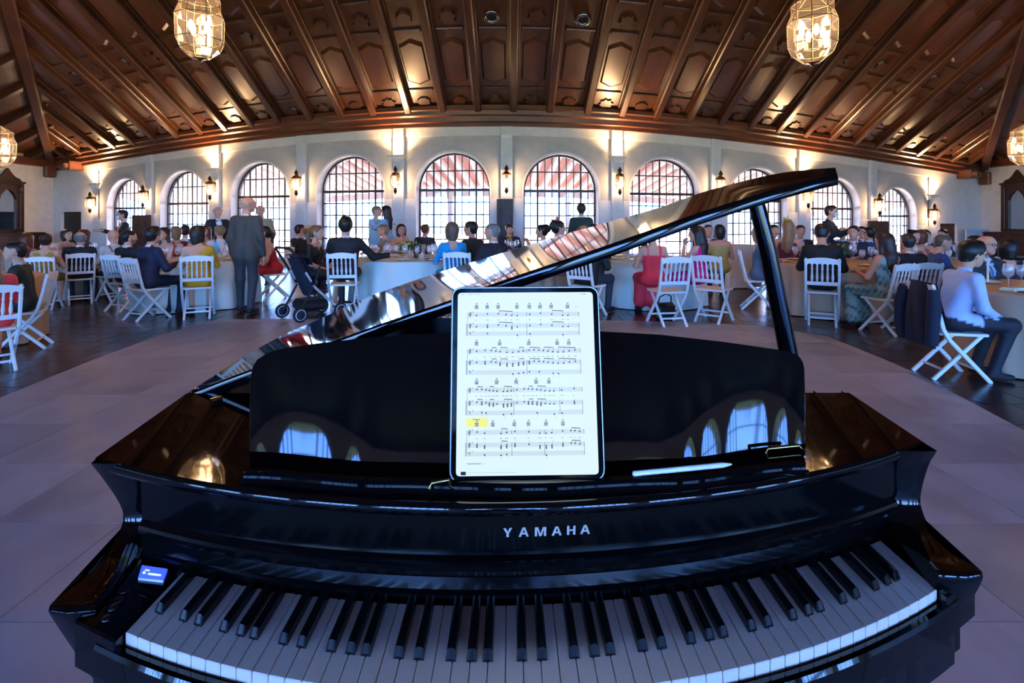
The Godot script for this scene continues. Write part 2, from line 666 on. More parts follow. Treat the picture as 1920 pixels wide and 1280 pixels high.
func build_windows() -> void:
	var iron := mat("wrought_iron", rgb(38, 34, 36), 0.5)
	var glass := mat("window_glass", Color(1, 1, 1, 0.06), 0.0)
	glass.transparency = BaseMaterial3D.TRANSPARENCY_ALPHA
	var off := 0.3
	var names := ["beside the dark doorway", "second from the dark doorway", "third from the dark doorway", "fourth from the dark doorway", "fifth from the dark doorway", "sixth from the dark doorway", "fourth from the lattice screen", "third from the lattice screen", "second from the lattice screen", "beside the lattice screen"]
	for i in WINDOWS.size():
		var w: Array = WINDOWS[i]
		var o := Node3D.new()
		o.name = "window_%d" % (i + 1)
		add_child(o)
		tag(o, "arched window with a black iron grid, " + names[i], "window", "", "structure")
		var xc: float = (w[0] + w[1]) * 0.5
		var hw: float = (w[1] - w[0]) * 0.5
		var spring := wall_h(xc, w[3])
		var nn := wall_normal(xc)
		var nv := Vector3(nn.x, 0, -nn.y)
		var xs := []
		for k in 11:
			xs.append(xc + hw * (k / 5.0 - 1.0))
		# frame that follows the arch
		var fr := MB.new()
		var ra := PackedVector3Array()
		var rb := PackedVector3Array()
		var rc := PackedVector3Array()
		var rd := PackedVector3Array()
		for k in 19:
			var t: float = -cos(PI * (k - 1) / 16.0) if k > 0 and k < 18 else (-1.0 if k == 0 else 1.0)
			var x := xc + hw * t
			var h := arch_h(w, x) if k > 0 and k < 18 else SILL
			var xi := xc + hw * t * 0.955
			var hi := spring + (h - spring) * 0.95 if h > spring else h
			ra.append(on_wall(x, h, off - 0.04))
			rb.append(on_wall(xi, hi, off - 0.04))
			rc.append(on_wall(xi, hi, off + 0.04))
			rd.append(on_wall(x, h, off + 0.04))
		fr.strips([ra, rb, rc, rd])
		part(o, "frame", fr.mesh(), iron)
		for k in range(1, 10):
			var x: float = xs[k]
			var m := MB.new()
			var thick := k in [2, 5, 8]
			m.bar(on_wall(x, SILL, off), on_wall(x, arch_h(w, x), off), 0.05 if thick else 0.024, 0.025, nv)
			part(o, "bar", m.mesh(), iron)
		var rows := [spring]
		var h := spring - 0.36
		while h > SILL + 0.1:
			rows.append(h)
			h -= 0.36
		var top := wall_h(xc, w[2])
		var upper := spring + (top - spring) * 0.52
		for r in rows + [upper]:
			var half := hw
			if r > spring:
				half = hw * sqrt(1.0 - pow((r - spring) / (top - spring), 2))
			var m := MB.new()
			m.bar(on_wall(xc - half, r, off), on_wall(xc, r, off), 0.025, 0.075 if r == spring else 0.036)
			m.bar(on_wall(xc, r, off), on_wall(xc + half, r, off), 0.025, 0.075 if r == spring else 0.036)
			part(o, "crossbar", m.mesh(), iron)
		# panes between the bars
		rows.append(SILL)
		rows.reverse()
		rows.append(upper)
		rows.append(99.0)
		for k in 10:
			var a: float = xs[k]
			var b: float = xs[k + 1]
			for j in rows.size() - 1:
				var lo: float = rows[j]
				var la := minf(lo, arch_h(w, a))
				var lb := minf(lo, arch_h(w, b))
				var ha := minf(rows[j + 1], arch_h(w, a))
				var hb := minf(rows[j + 1], arch_h(w, b))
				if maxf(ha - la, hb - lb) < 0.02:
					continue
				var m := MB.new()
				m.quad(on_wall(a, la, off), on_wall(b, lb, off), on_wall(b, hb, off), on_wall(a, ha, off))
				if m.ix.size():
					part(o, "pane", m.mesh(), glass)

# ---------------------------------------------------------------- ceiling
const BEAMS := [105, 132, 160, 192, 225, 261, 300, 341, 385, 431, 480, 530, 588, 645, 704, 768, 832, 897, 963, 1030, 1099, 1163, 1227, 1287, 1345, 1399, 1451, 1502, 1550, 1593, 1634, 1672, 1710, 1743, 1775, 1805]

func slope_max(x: float) -> float:
	var p := wall_plan(x)
	var l := wall_plan(WALL_X0)
	var r := wall_plan(WALL_X1)
	var hip := l.y - (p.x - l.x) / 0.74 if p.x < 0 else r.y - (r.x - p.x) / 0.74
	return maxf(0.02, p.y - maxf(hip, RIDGE))

# a point on the sloping ceiling, s metres from the wall (in plan), sunk by off below it
func on_slope(x: float, s: float, off := 0.0) -> Vector3:
	var p := wall_plan(x)
	return Vector3(p.x, h_wood(x) + 0.5 + SLOPE * s, -p.y + s) + Vector3(0, -1, SLOPE).normalized() * off

func in_bay(i: int, a: float, s: float, off: float) -> Vector3:
	return on_slope(BEAMS[i], s, off).lerp(on_slope(BEAMS[i + 1], s, off), a)

func plate(i: int, outline: Array, off: float) -> Mesh:
	var m := MB.new()
	var cen := Vector2.ZERO
	for p in outline:
		cen += p
	cen /= outline.size()
	var n := outline.size()
	for k in n:
		var p: Vector2 = outline[k]
		var q: Vector2 = outline[(k + 1) % n]
		var pi: Vector2 = p.lerp(cen, 0.12)
		var qi: Vector2 = q.lerp(cen, 0.12)
		m.tri(in_bay(i, cen.x, cen.y, off), in_bay(i, qi.x, qi.y, off), in_bay(i, pi.x, pi.y, off))
		m.quad(in_bay(i, p.x, p.y, 0.0), in_bay(i, pi.x, pi.y, off), in_bay(i, qi.x, qi.y, off), in_bay(i, q.x, q.y, 0.0))
	return m.mesh()

func build_ceiling() -> void:
	var streak := ntex("wood", 0.012, 9, 4, [rgb(150, 150, 150), rgb(225, 215, 210), rgb(255, 255, 255)])
	var board := grain(mat("ceiling_board", rgb(90, 55, 34), 0.35), streak, Vector3(0.9, 0.16, 0.16))
	var beam_m := grain(mat("ceiling_beam", rgb(88, 53, 35), 0.34), streak, Vector3(1.4, 0.2, 0.2))
	var panel_m := grain(mat("ceiling_panel", rgb(97, 56, 34), 0.33), streak, Vector3(0.7, 0.22, 0.22))
	var dark_m := grain(mat("ceiling_rosette", rgb(84, 48, 31), 0.36), streak, Vector3(0.8, 0.3, 0.3))
	var m := MB.new()
	var xs := []
	for i in BEAMS.size():
		xs.append(float(BEAMS[i]))
		if i < BEAMS.size() - 1:
			xs.append((BEAMS[i] + BEAMS[i + 1]) * 0.5)
	xs.push_front(WALL_X0)
	xs.push_back(WALL_X1)
	for lift in [0.0, -0.2]:
		for i in xs.size() - 1:
			var ra := []
			for k in 9:
				ra.append(PackedVector3Array([on_slope(xs[i], slope_max(xs[i]) * k / 8.0 - (0.3 if k == 0 else 0.0), lift), on_slope(xs[i + 1], slope_max(xs[i + 1]) * k / 8.0 - (0.3 if k == 0 else 0.0), lift)]))
			if lift == 0.0:
				ra.reverse()
			m.grid(ra)
	# slopes over the end walls and over the pianist
	var l := wall_plan(WALL_X0)
	var r := wall_plan(WALL_X1)
	var ridge_h := on_slope(960, wall_plan(960).y - RIDGE).y
	for lift in [0.0, 0.2]:
		for side in [-1, 1]:
			var c: Vector2 = l if side < 0 else r
			var rows := []
			for k in 13:
				var d := lerpf(c.y + 0.4, RIDGE, k / 12.0)
				var hx: float = c.x - side * 0.74 * maxf(0.0, c.y - d)
				var low := Vector3(c.x + side * 0.5, 3.7 + lift, -d)
				var hi := Vector3(hx, 3.75 + lift + (ridge_h - 3.75) * k / 12.0, -d)
				# follow the main slope along the hip
				var lo_x := WALL_X0
				var hi_x := WALL_X1
				for it in 24:
					var mid := (lo_x + hi_x) * 0.5
					if wall_plan(mid).x < hx:
						lo_x = mid
					else:
						hi_x = mid
				hi.y = on_slope(lo_x, maxf(wall_plan(lo_x).y - d, 0.0)).y + lift
				rows.append(PackedVector3Array([low, hi]))
			var back_end := PackedVector3Array([Vector3(c.x + side * 0.5, 3.7 + lift, BACK_Z + 0.5), Vector3(c.x, 3.8 + lift, BACK_Z + 0.5)])
			rows.append(back_end)
			m.grid(rows)
		var hip_l: float = l.x + 0.74 * (l.y - RIDGE)
		var hip_r: float = r.x - 0.74 * (r.y - RIDGE)
		var crest := PackedVector3Array()
		var eave := PackedVector3Array()
		for k in 13:
			crest.append(Vector3(lerpf(hip_l, hip_r, k / 12.0), ridge_h + lift, -RIDGE))
			eave.append(Vector3(lerpf(l.x - 0.5, r.x + 0.5, k / 12.0), 3.8 + lift, BACK_Z + 0.5))
		m.grid([crest, eave])
	var o := structure("ceiling", m.mesh(), board, "dark varnished timber ceiling with beams and carved panels", "ceiling")
	for i in BEAMS.size():
		var x: float = BEAMS[i]
		var smax := slope_max(x)
		var b := MB.new()
		b.bar(on_slope(x, -0.25, 0.10), on_slope(x, smax, 0.10), 0.2, 0.24, Vector3.UP, 0.03)
		b.bar(on_slope(x, -0.25, 0.03), on_slope(x, smax, 0.03), 0.29, 0.05, Vector3.UP, 0.015)
		part(o, "beam", b.mesh(), beam_m)
	for i in BEAMS.size() - 1:
		var smax := minf(slope_max(BEAMS[i]), slope_max(BEAMS[i + 1])) - 0.2
		var w := wall_plan(BEAMS[i + 1]).x - wall_plan(BEAMS[i]).x
		var e := 0.17 / w   # the beam takes this much of the bay on either side
		var base := 0.0
		while base < minf(smax, 6.5):
			if base + 2.64 < smax:
				part(o, "panel", plate(i, [Vector2(e + 0.03, base + 1.22), Vector2(0.5, base + 1.06), Vector2(0.97 - e, base + 1.22), Vector2(0.97 - e, base + 2.48), Vector2(0.5, base + 2.64), Vector2(e + 0.03, base + 2.48)], 0.045), panel_m)
			for s in [base + 0.9, base + 2.88]:
				if s < smax:
					var b := MB.new()
					b.bar(in_bay(i, e, s, 0.015), in_bay(i, 1 - e, s, 0.015), 0.09, 0.05, Vector3(0, 1, -SLOPE), 0.02)
					part(o, "batten", b.mesh(), beam_m)
			var rc := base + 0.42
			if rc + 0.3 < smax:
				var star := []
				var kk := 16 if i % 2 == 0 else 8
				for k in kk:
					var t := TAU * (k + 0.5) / kk
					var rad := 0.2 if kk == 8 else (0.23 if k % 2 == 0 else 0.17)
					star.append(Vector2(0.5 + cos(t) * rad / w, rc + (0.0 if base == 0.0 else -0.02) + sin(t) * rad))
				part(o, "rosette", plate(i, star, 0.05), dark_m)
			base += 2.83
	# two round vents in the rosettes over the middle windows
	var chrome := mat("brushed_metal", rgb(150, 150, 150), 0.25, 0.5, 1.0)
	var black := mat("soft_black", rgb(14, 13, 14), 0.7)
	for vx in [[17, "round metal ceiling vent over the fifth window from the dark doorway"], [19, "round metal ceiling vent over the sixth window from the dark doorway"]]:
		var cen := in_bay(vx[0], 0.5, 3.25, 0.06)
		var up := Vector3(0, 1, -SLOPE).normalized()
		var bs := Basis(Vector3.RIGHT, -up, Vector3.RIGHT.cross(-up))
		var t := thing("ceiling_vent", vx[1], "vent", cen, 0.0, "round vents in the ceiling")
		var a := MB.new()
		a.lathe([Vector2(0.12, 0.0), Vector2(0.18, 0.01), Vector2(0.19, 0.04), Vector2(0.15, 0.06), Vector2(0.12, 0.04), Vector2(0.11, 0.0)], 20, Transform3D(bs, Vector3.ZERO))
		part(t, "ring", a.mesh(), chrome)
		a = MB.new()
		a.lathe([Vector2(0.0, 0.005), Vector2(0.08, 0.012), Vector2(0.118, 0.0)], 16, Transform3D(bs, Vector3.ZERO))
		part(t, "core", a.mesh(), black)
	# hip rafters, tie beams and corbels at the two ends
	for side in [-1, 1]:
		var c: Vector2 = l if side < 0 else r
		var path := []
		for k in [0, 6]:
			var d := lerpf(c.y - 0.3, RIDGE + 3.0, k / 6.0)
			var hx: float = c.x - side * 0.74 * (c.y - d)
			var px := WALL_X0 if side < 0 else WALL_X1
			var lo_x := WALL_X0
			var hi_x := WALL_X1
			for it in 24:
				var mid := (lo_x + hi_x) * 0.5
				if wall_plan(mid).x < hx:
					lo_x = mid
				else:
					hi_x = mid
			path.append(on_slope(lo_x, maxf(wall_plan(lo_x).y - d, 0.0), 0.15))
		var b := MB.new()
		b.bar(path[0], path[1], 0.28, 0.4, Vector3.UP, 0.04)
		part(o, "hip_rafter", b.mesh(), beam_m)
		for k in 5:
			var d := c.y - 1.2 - k * 1.3
			b = MB.new()
			b.bar(Vector3(c.x, 3.75, -d), Vector3(c.x - side * 5.0, 3.75 + 5.0 * 0.52, -d), 0.2, 0.3, Vector3.UP, 0.02)
			part(o, "beam", b.mesh(), beam_m)

func build_cornice() -> void:
	var streak := ntex("wood", 0.012, 9, 4, [])
	var wood := grain(mat("cornice_wood", rgb(116, 68, 44), 0.34), streak, Vector3(0.25, 1.2, 0.25))
	var prof := [[0.0, 0.0], [-0.1, 0.0], [-0.1, 0.1], [-0.16, 0.13], [-0.17, 0.27], [-0.24, 0.31], [-0.25, 0.42], [-0.31, 0.45], [-0.31, 0.56], [-0.1, 0.6]]
	var m := MB.new()
	var rows := []
	for p in prof:
		var a := PackedVector3Array()
		var x := WALL_X0 - 4.0
		while x <= WALL_X1 + 4.0:
			a.append(on_wall(x, h_wood(x) + p[1], p[0]))
			x += 10.0
		rows.append(a)
	rows.reverse()
	m.strips(rows)
	# the plate carries on along the side walls
	var o := structure("trim_1", m.mesh(), wood, "stepped timber cornice running above the arched windows", "cornice")
	for side in [-1, 1]:
		var c := wall_plan(WALL_X0 if side < 0 else WALL_X1)
		var b := MB.new()
		b.bar(Vector3(c.x - side * 0.12, 3.62, -c.y), Vector3(c.x - side * 0.12, 3.62, BACK_Z), 0.24, 0.3, Vector3.UP, 0.02)
		part(o, "wall_plate", b.mesh(), wood)
	# dark timber corbels under the plate near the corners
	var cs := [[150, 305, 34, 15], [76, 330, 12, 20], [1800, 330, 38, 18], [1853, 348, 16, 20]]
	for k in 4:
		var q: Array = cs[k]
		var x: float = clampf(q[0], WALL_X0 + 6.0, WALL_X1 - 6.0)
		var b := MB.new()
		var nn := wall_normal(x)
		var bs := Basis(Vector3(nn.y, 0, nn.x), Vector3.UP, Vector3(-nn.x, 0, nn.y))
		var p := on_wall(x, h_wood(x) + 0.02, -0.25)
		if k == 0 or k == 2:
			b.cbox(Transform3D(bs, p), Vector3(0.55, 0.36, 0.5), 0.03)
			b.cbox(Transform3D(bs, p + Vector3(0, -0.02, 0) + bs.z * 0.3), Vector3(0.45, 0.22, 0.2), 0.04)
		else:
			b.cbox(Transform3D(bs, p + Vector3(0, -0.05, 0)), Vector3(0.3, 0.5, 0.35), 0.04)
		part(o, "corbel", b.mesh(), wood)

# ---------------------------------------------------------------- floor
func build_floor() -> void:
	var l := wall_plan(WALL_X0)
	var r := wall_plan(WALL_X1)
	var base := MB.new()
	base.box(Vector3((l.x + r.x) * 0.5, -0.15, (-22.5 + BACK_Z + 0.5) * 0.5), Vector3(r.x - l.x + 1.2, 0.28, 22.5 + BACK_Z + 0.5))
	var grout := mat("floor_joint", rgb(52, 40, 35), 0.7)
	var o := structure("floor", base.mesh(), grout, "hall floor of dark glazed tiles round a pale stone dance floor", "floor")
	# outline of the pale dance floor
	var pale := PackedVector2Array([Vector2(-4.25, -8.2), Vector2(-4.15, 4.3), Vector2(-4.3, 5.4), Vector2(-4.4, 6.7), Vector2(-4.25, 7.7), Vector2(-2.0, 7.75), Vector2(1.0, 7.65), Vector2(2.6, 7.5), Vector2(3.4, 7.2), Vector2(3.9, 6.6), Vector2(3.85, 5.6), Vector2(3.8, 5.0), Vector2(3.5, 3.6), Vector2(3.4, -8.2)])
	var rng := RandomNumberGenerator.new()
	rng.seed = 21
	var tones := []
	for k in 6:
		var v := 0.9 + 0.02 * k
		tones.append(grain(mat("pale_stone_%d" % k, Color(0.70 * v, 0.675 * v, 0.68 * v), 0.42 + 0.02 * (k % 3)), ntex("stone", 0.01, 31, 5, [rgb(214, 208, 210), rgb(255, 255, 255), rgb(236, 228, 230)]), Vector3(0.31 + 0.04 * k, 0.3, 0.33)))
	var dark := []
	for k in 6:
		var v := 0.86 + 0.06 * k
		dark.append(grain(mat("dark_tile_%d" % k, Color(0.30 * v, 0.215 * v, 0.185 * v), 0.2 + 0.02 * (k % 4)), ntex("glaze", 0.02, 7, 4, [rgb(170, 160, 155), rgb(255, 255, 255)]), Vector3(0.8, 0.8, 0.8)))
	var bed := MB.new()
	bed.prism(pale, -0.03, -0.008, Transform3D(Basis(Vector3.RIGHT, Vector3.FORWARD, Vector3.UP), Vector3.ZERO))
	part(o, "slab_bedding", bed.mesh(), mat("pale_mortar", rgb(160, 152, 154), 0.8))
	var size := 0.62
	var d := -8.0
	while d < 8.0:
		var x := -4.96
		while x < 4.4:
			var sq := PackedVector2Array([Vector2(x + 0.002, d + 0.002), Vector2(x + size - 0.002, d + 0.002), Vector2(x + size - 0.002, d + size - 0.002), Vector2(x + 0.002, d + size - 0.002)])
			for poly in Geometry2D.intersect_polygons(sq, pale):
				var m := MB.new()
				m.prism(poly, -0.02, 0.0, Transform3D(Basis(Vector3.RIGHT, Vector3.FORWARD, Vector3.UP), Vector3.ZERO), 0.0)
				part(o, "stone_slab", m.mesh(), tones[rng.randi() % 6])
			x += size
		d += size
	# dark tiles: the nearest ones as pieces, the rest joined
	var near := []
	var rest := MB.new()
	size = 0.42
	d = -8.0
	var row := 0
	while d < 22.0:
		var x := l.x + (0.21 if row % 2 else 0.0)
		while x < r.x:
			var sq := PackedVector2Array([Vector2(x + 0.004, d + 0.004), Vector2(x + size - 0.004, d + 0.004), Vector2(x + size - 0.004, d + size - 0.004), Vector2(x + 0.004, d + size - 0.004)])
			var cx := x + size * 0.5
			var cd := d + size * 0.5
			var seen: bool = cd > 2.5 and absf(cx) < cd * 0.99
			var cut := sq
			var inside := false
			if absf(cx) < 4.8 and cd < 8.2:
				var got := Geometry2D.clip_polygons(sq, pale)
				inside = got.is_empty()
				if not inside:
					cut = got[0]
			if not inside:
				if seen and cd < 9.0 and near.size() < 300:
					near.append([cd, cut])
				else:
					rest.prism(cut, -0.02, -0.002 + rng.randf() * 0.001, Transform3D(Basis(Vector3.RIGHT, Vector3.FORWARD, Vector3.UP), Vector3.ZERO))
			x += size
		d += size
		row += 1
	for q in near:
		var m := MB.new()
		var tilt := Basis(Vector3.RIGHT, rng.randf_range(-0.004, 0.004)) * Basis(Vector3.FORWARD, rng.randf_range(-0.004, 0.004))
		var cen := Vector2.ZERO
		for p in q[1]:
			cen += p
		cen /= q[1].size()
		var loc := PackedVector2Array()
		for p in q[1]:
			loc.append(p - cen)
		m.prism(loc, -0.02, -0.001, Transform3D(tilt * Basis(Vector3.RIGHT, Vector3.FORWARD, Vector3.UP), Vector3(cen.x, 0, -cen.y)))
		part(o, "floor_tile", m.mesh(), dark[rng.randi() % 6])
	var ro := part(o, "floor_tile", rest.mesh(), dark[3])
	ro.set_meta("kind", "stuff")

# ---------------------------------------------------------------- the veranda and garden outside
func build_outside() -> void:
	var stone := grain(mat("terrace_stone", rgb(214, 206, 194), 0.8), ntex("stone", 0.01, 31, 5, []), Vector3(0.4, 0.4, 0.4))
	var clay := mat("clay_soffit", rgb(214, 150, 126), 0.8)
	var cream := mat("cream_rafter", rgb(232, 220, 206), 0.7)
	var m := MB.new()
	m.box(Vector3(0, -0.2, -37), Vector3(110, 0.3, 29.0))
	structure("terrace", m.mesh(), stone, "sunlit pale stone terrace beyond the arched windows", "ground")
	m = MB.new()
	m.box(Vector3(0, -0.25, 33), Vector3(110, 0.3, 49.0))
	structure("lawn", m.mesh(), mat("lawn_green", rgb(84, 104, 62), 0.9), "lawn in front of the garden doors", "lawn")
	# lean-to veranda roof: rafters and clay soffit following the wall
	var depth := 4.2
	var rows := []
	var rows_b := []
	var a := PackedVector3Array()
	var b := PackedVector3Array()
	var a2 := PackedVector3Array()
	var b2 := PackedVector3Array()
	var x := WALL_X0
	var hi := func(xx: float) -> float: return h_band(xx) - 0.05
	while x <= WALL_X1 + 1:
		a.append(on_wall(x, hi.call(x), WALL_THICK))
		b.append(on_wall(x, hi.call(x) - 1.15, WALL_THICK + depth))
		a2.append(on_wall(x, hi.call(x) + 0.12, WALL_THICK))
		b2.append(on_wall(x, hi.call(x) - 1.03, WALL_THICK + depth))
		x += 20.0
	m = MB.new()
	m.strips([a, b])
	m.strips([b2, a2])
	var v := structure("roof_outside", m.mesh(), clay, "clay veranda roof seen through the arched windows", "roof")
	x = WALL_X0 + 8
	while x < WALL_X1:
		m = MB.new()
		m.bar(on_wall(x, hi.call(x) - 0.08, WALL_THICK), on_wall(x, hi.call(x) - 1.25, WALL_THICK + depth + 0.1), 0.16, 0.18)
		part(v, "rafter", m.mesh(), cream)
		x += 0.62 / (wall_plan(x + 0.5).distance_to(wall_plan(x - 0.5)))
	m = MB.new()
	var prev := WALL_X0
	for k in range(0, PILASTERS.size(), 1):
		var xx: float = PILASTERS[k]
		m.bar(on_wall(prev, hi.call(prev) - 1.35, WALL_THICK + depth), on_wall(xx, hi.call(xx) - 1.35, WALL_THICK + depth), 0.2, 0.26)
		prev = xx
	m.bar(on_wall(prev, hi.call(prev) - 1.35, WALL_THICK + depth), on_wall(WALL_X1, hi.call(WALL_X1) - 1.35, WALL_THICK + depth), 0.2, 0.26)
	part(v, "eave_beam", m.mesh(), cream)
	for k in range(0, PILASTERS.size(), 2):
		var xx: float = PILASTERS[k]
		m = MB.new()
		var p := on_wall(xx, 0, WALL_THICK + depth)
		m.lathe([Vector2(0.2, -0.05), Vector2(0.2, 0.25), Vector2(0.13, 0.3), Vector2(0.12, hi.call(xx) - 1.6), Vector2(0.18, hi.call(xx) - 1.48)], 12, Transform3D(Basis.IDENTITY, p))
		part(v, "post", m.mesh(), cream)
	# hedge and young trees out in the sun
	var leaf := mat("leaf_green", rgb(120, 158, 84), 0.8)
	var bark := mat("bark", rgb(120, 96, 76), 0.9)
	var rng := RandomNumberGenerator.new()
	rng.seed = 5
	for q in [[1120, 28.0, 2.4, "beyond the sixth window from the dark doorway"], [1455, 30.0, 2.8, "beyond the third window from the lattice screen"], [1600, 33.0, 2.6, "beyond the second window from the lattice screen"], [640, 30.0, 2.2, "beyond the fourth window from the dark doorway"], [905, 31.0, 2.2, "beyond the fifth window from the dark doorway"]]:
		var p := at(q[0], 410, q[1])
		p.y = -0.05
		var t := thing("garden_tree", "small sunlit green tree " + q[3], "tree", p, 0.0, "young trees in the garden")
		m = MB.new()
		m.tube([Vector3.ZERO, Vector3(0.05, 0.7, 0.02), Vector3(0, 1.3, 0)], [0.07, 0.06, 0.04], 7)
		part(t, "trunk", m.mesh(), bark)
		m = MB.new()
		for k in 260:
			var dir := Vector3(rng.randfn(), rng.randfn(), rng.randfn()).normalized() * pow(rng.randf(), 0.4)
			var pos := Vector3(dir.x * 0.75, q[2] * 0.62 + dir.y * q[2] * 0.38, dir.z * 0.75)
			var bx := Basis.from_euler(Vector3(rng.randf() * TAU, rng.randf() * TAU, 0))
			var sz := rng.randf_range(0.07, 0.16)
			m.quad(pos, pos + bx.x * sz * 0.5 + bx.y * sz * 0.5, pos + bx.y * sz * 1.6, pos - bx.x * sz * 0.5 + bx.y * sz * 0.5)
		part(t, "foliage", m.mesh(), leaf)

# ---------------------------------------------------------------- lamps
func glow_mat(key: String, col: Color, energy: float) -> StandardMaterial3D:
	if mats.has(key):
		return mats[key]
	var m := mat(key, Color(1, 0.95, 0.88), 0.4)
	m.emission_enabled = true
	m.emission = col
	m.emission_energy_multiplier = energy
	return m

func omni(parent: Node, where: Vector3, col: Color, energy: float, size: float) -> void:
	var l := OmniLight3D.new()
	l.name = "light"
	l.light_color = col
	l.light_energy = energy
	l.light_size = size
	l.omni_range = 60.0
	l.omni_attenuation = 2.0
	l.shadow_enabled = true
	parent.add_child(l, true)
	l.position = where

func lantern_glass() -> StandardMaterial3D:
	var g := mat("lantern_glass", Color(1.0, 0.97, 0.94, 0.012), 0.0)
	g.transparency = BaseMaterial3D.TRANSPARENCY_ALPHA
	return g

const WARM := Color(1.0, 0.79, 0.56)

func build_lamps() -> void:
	var brass := mat("aged_brass", rgb(146, 120, 88), 0.35, 0.5, 1.0)
	var bronze := mat("dark_bronze", rgb(62, 44, 38), 0.45, 0.5, 0.6)
	var glass := lantern_glass()
	var bulb := glow_mat("lamp_bulb", Color(1.0, 0.84, 0.62), 6.0)
	var white := mat("white_gypsum", rgb(228, 224, 216), 0.7)
	# ---- wall sconces, one on each pilaster
	var ys := [383, 372, 357, 348, 343, 342, 345, 350, 372, 387, 405]
	var sides := ["beside the dark doorway", "between the first two arches from the dark doorway", "between the second and third arches from the doorway", "between the third and fourth arches from the doorway", "between the fourth and fifth arches from the doorway", "above the dark board between the middle arches", "between the sixth and seventh arches from the doorway", "half hidden behind the raised piano lid", "under the tip of the raised piano lid", "above the brown board beside the last arch", "beside the brown door leaf"]
	for k in PILASTERS.size():
		var x: float = PILASTERS[k]
		var h := wall_h(x, ys[k])
		var end := k == 0 or k == PILASTERS.size() - 1
		if k == 0:
			x = 179.0
		var nn := wall_normal(x)
		var t := thing("wall_lantern", "lit brass and glass wall lantern " + sides[k], "wall lamp", on_wall(x, h, -0.06 if not end else 0.0), atan2(-nn.x, nn.y), "wall lanterns between the windows")
		var zc := 0.19
		var m := MB.new()
		m.box(Vector3(0, 0.1, 0.012), Vector3(0.09, 0.34, 0.024), 0.006)
		m.tube([Vector3(0, 0.2, 0.02), Vector3(0, 0.3, 0.08), Vector3(0, 0.33, zc)], [0.012, 0.012, 0.012], 6)
		part(t, "bracket", m.mesh(), bronze)
		m = MB.new()
		m.lathe([Vector2(0.012, 0.30), Vector2(0.05, 0.33), Vector2(0.062, 0.37), Vector2(0.04, 0.42), Vector2(0.012, 0.47), Vector2(0, 0.48)], 10, Transform3D(Basis.IDENTITY, Vector3(0, 0, zc)))
		part(t, "finial", m.mesh(), bronze)
		m = MB.new()
		m.facets([Vector2(0.14, 0.2), Vector2(0.145, 0.215), Vector2(0.09, 0.27), Vector2(0.03, 0.31)], 6, Transform3D(Basis.IDENTITY, Vector3(0, 0, zc)))
		part(t, "cap", m.mesh(), brass)
		m = MB.new()
		m.facets([Vector2(0.07, -0.17), Vector2(0.165, -0.04), Vector2(0.165, 0.1), Vector2(0.14, 0.2)], 6, Transform3D(Basis.IDENTITY, Vector3(0, 0, zc)))
		part(t, "glass", m.mesh(), glass)
		m = MB.new()
		for q in 6:
			var a := TAU * q / 6
			var e := Vector3(cos(a), 0, -sin(a))
			m.tube([Vector3(0, -0.17, zc) + e * 0.07, Vector3(0, -0.04, zc) + e * 0.165, Vector3(0, 0.1, zc) + e * 0.165, Vector3(0, 0.2, zc) + e * 0.14], [0.007], 5)
		part(t, "frame", m.mesh(), brass)
		m = MB.new()
		m.ball(Vector3(0, -0.01, zc), Vector3(0.055, 0.085, 0.055), 12, 8)
		part(t, "bulb", m.mesh(), bulb)
		m = MB.new()
		m.lathe([Vector2(0, -0.34), Vector2(0.02, -0.32), Vector2(0.055, -0.26), Vector2(0.05, -0.22), Vector2(0.03, -0.19), Vector2(0.075, -0.165)], 10, Transform3D(Basis.IDENTITY, Vector3(0, 0, zc)))
		part(t, "pendant", m.mesh(), bronze)
		omni(t, Vector3(0, -0.01, zc), WARM, 0.16, 0.05)
	# ---- white gypsum uplights high on every other pilaster
	var up := [[181, 346], [406, 319], [748, 295], [1156, 297], [1503, 331], [1745, 367]]
	var ups := ["beside the dark doorway", "between the second and third arched windows", "between the fourth and fifth arched windows", "between the sixth and seventh arched windows", "behind the tip of the piano lid", "beside the brown door leaf"]
	for k in up.size():
		var x: float = up[k][0]
		var end := k == 0 or k == up.size() - 1
		var h := wall_h(x, up[k][1])
		var nn := wall_normal(x)
		var t := thing("wall_uplight", "white plaster uplight glowing warm, " + ups[k], "wall lamp", on_wall(x, h, -0.06 if not end else 0.0), atan2(-nn.x, nn.y), "plaster uplights")
		var m := MB.new()
		var prof := [[0.10, -0.14], [0.15, -0.05], [0.2, 0.0], [0.26, 0.02], [0.26, 0.05]]
		for q in prof.size() - 1:
			var a: float = prof[q][0]
			var b: float = prof[q + 1][0]
			var y0: float = prof[q][1]
			var y1: float = prof[q + 1][1]
			m.quad(Vector3(-a * 1.1, y0, a * 0.75), Vector3(a * 1.1, y0, a * 0.75), Vector3(b * 1.1, y1, b * 0.75), Vector3(-b * 1.1, y1, b * 0.75))
			m.quad(Vector3(a * 1.1, y0, a * 0.75), Vector3(a * 1.1, y0, 0), Vector3(b * 1.1, y1, 0), Vector3(b * 1.1, y1, b * 0.75))
			m.quad(Vector3(-a * 1.1, y0, 0), Vector3(-a * 1.1, y0, a * 0.75), Vector3(-b * 1.1, y1, b * 0.75), Vector3(-b * 1.1, y1, 0))
		m.quad(Vector3(-0.11, -0.14, 0), Vector3(0.11, -0.14, 0), Vector3(0.11, -0.14, 0.075), Vector3(-0.11, -0.14, 0.075))
		part(t, "shelf", m.mesh(), white)
		m = MB.new()
		m.tube([Vector3(-0.12, 0.02, 0.1), Vector3(0.12, 0.02, 0.1)], [0.018], 8)
		part(t, "lamp_tube", m.mesh(), glow_mat("uplight_tube", Color(1.0, 0.85, 0.62), 14.0))
		var s := SpotLight3D.new()
		s.name = "light"
		s.light_color = Color(1.0, 0.80, 0.58)
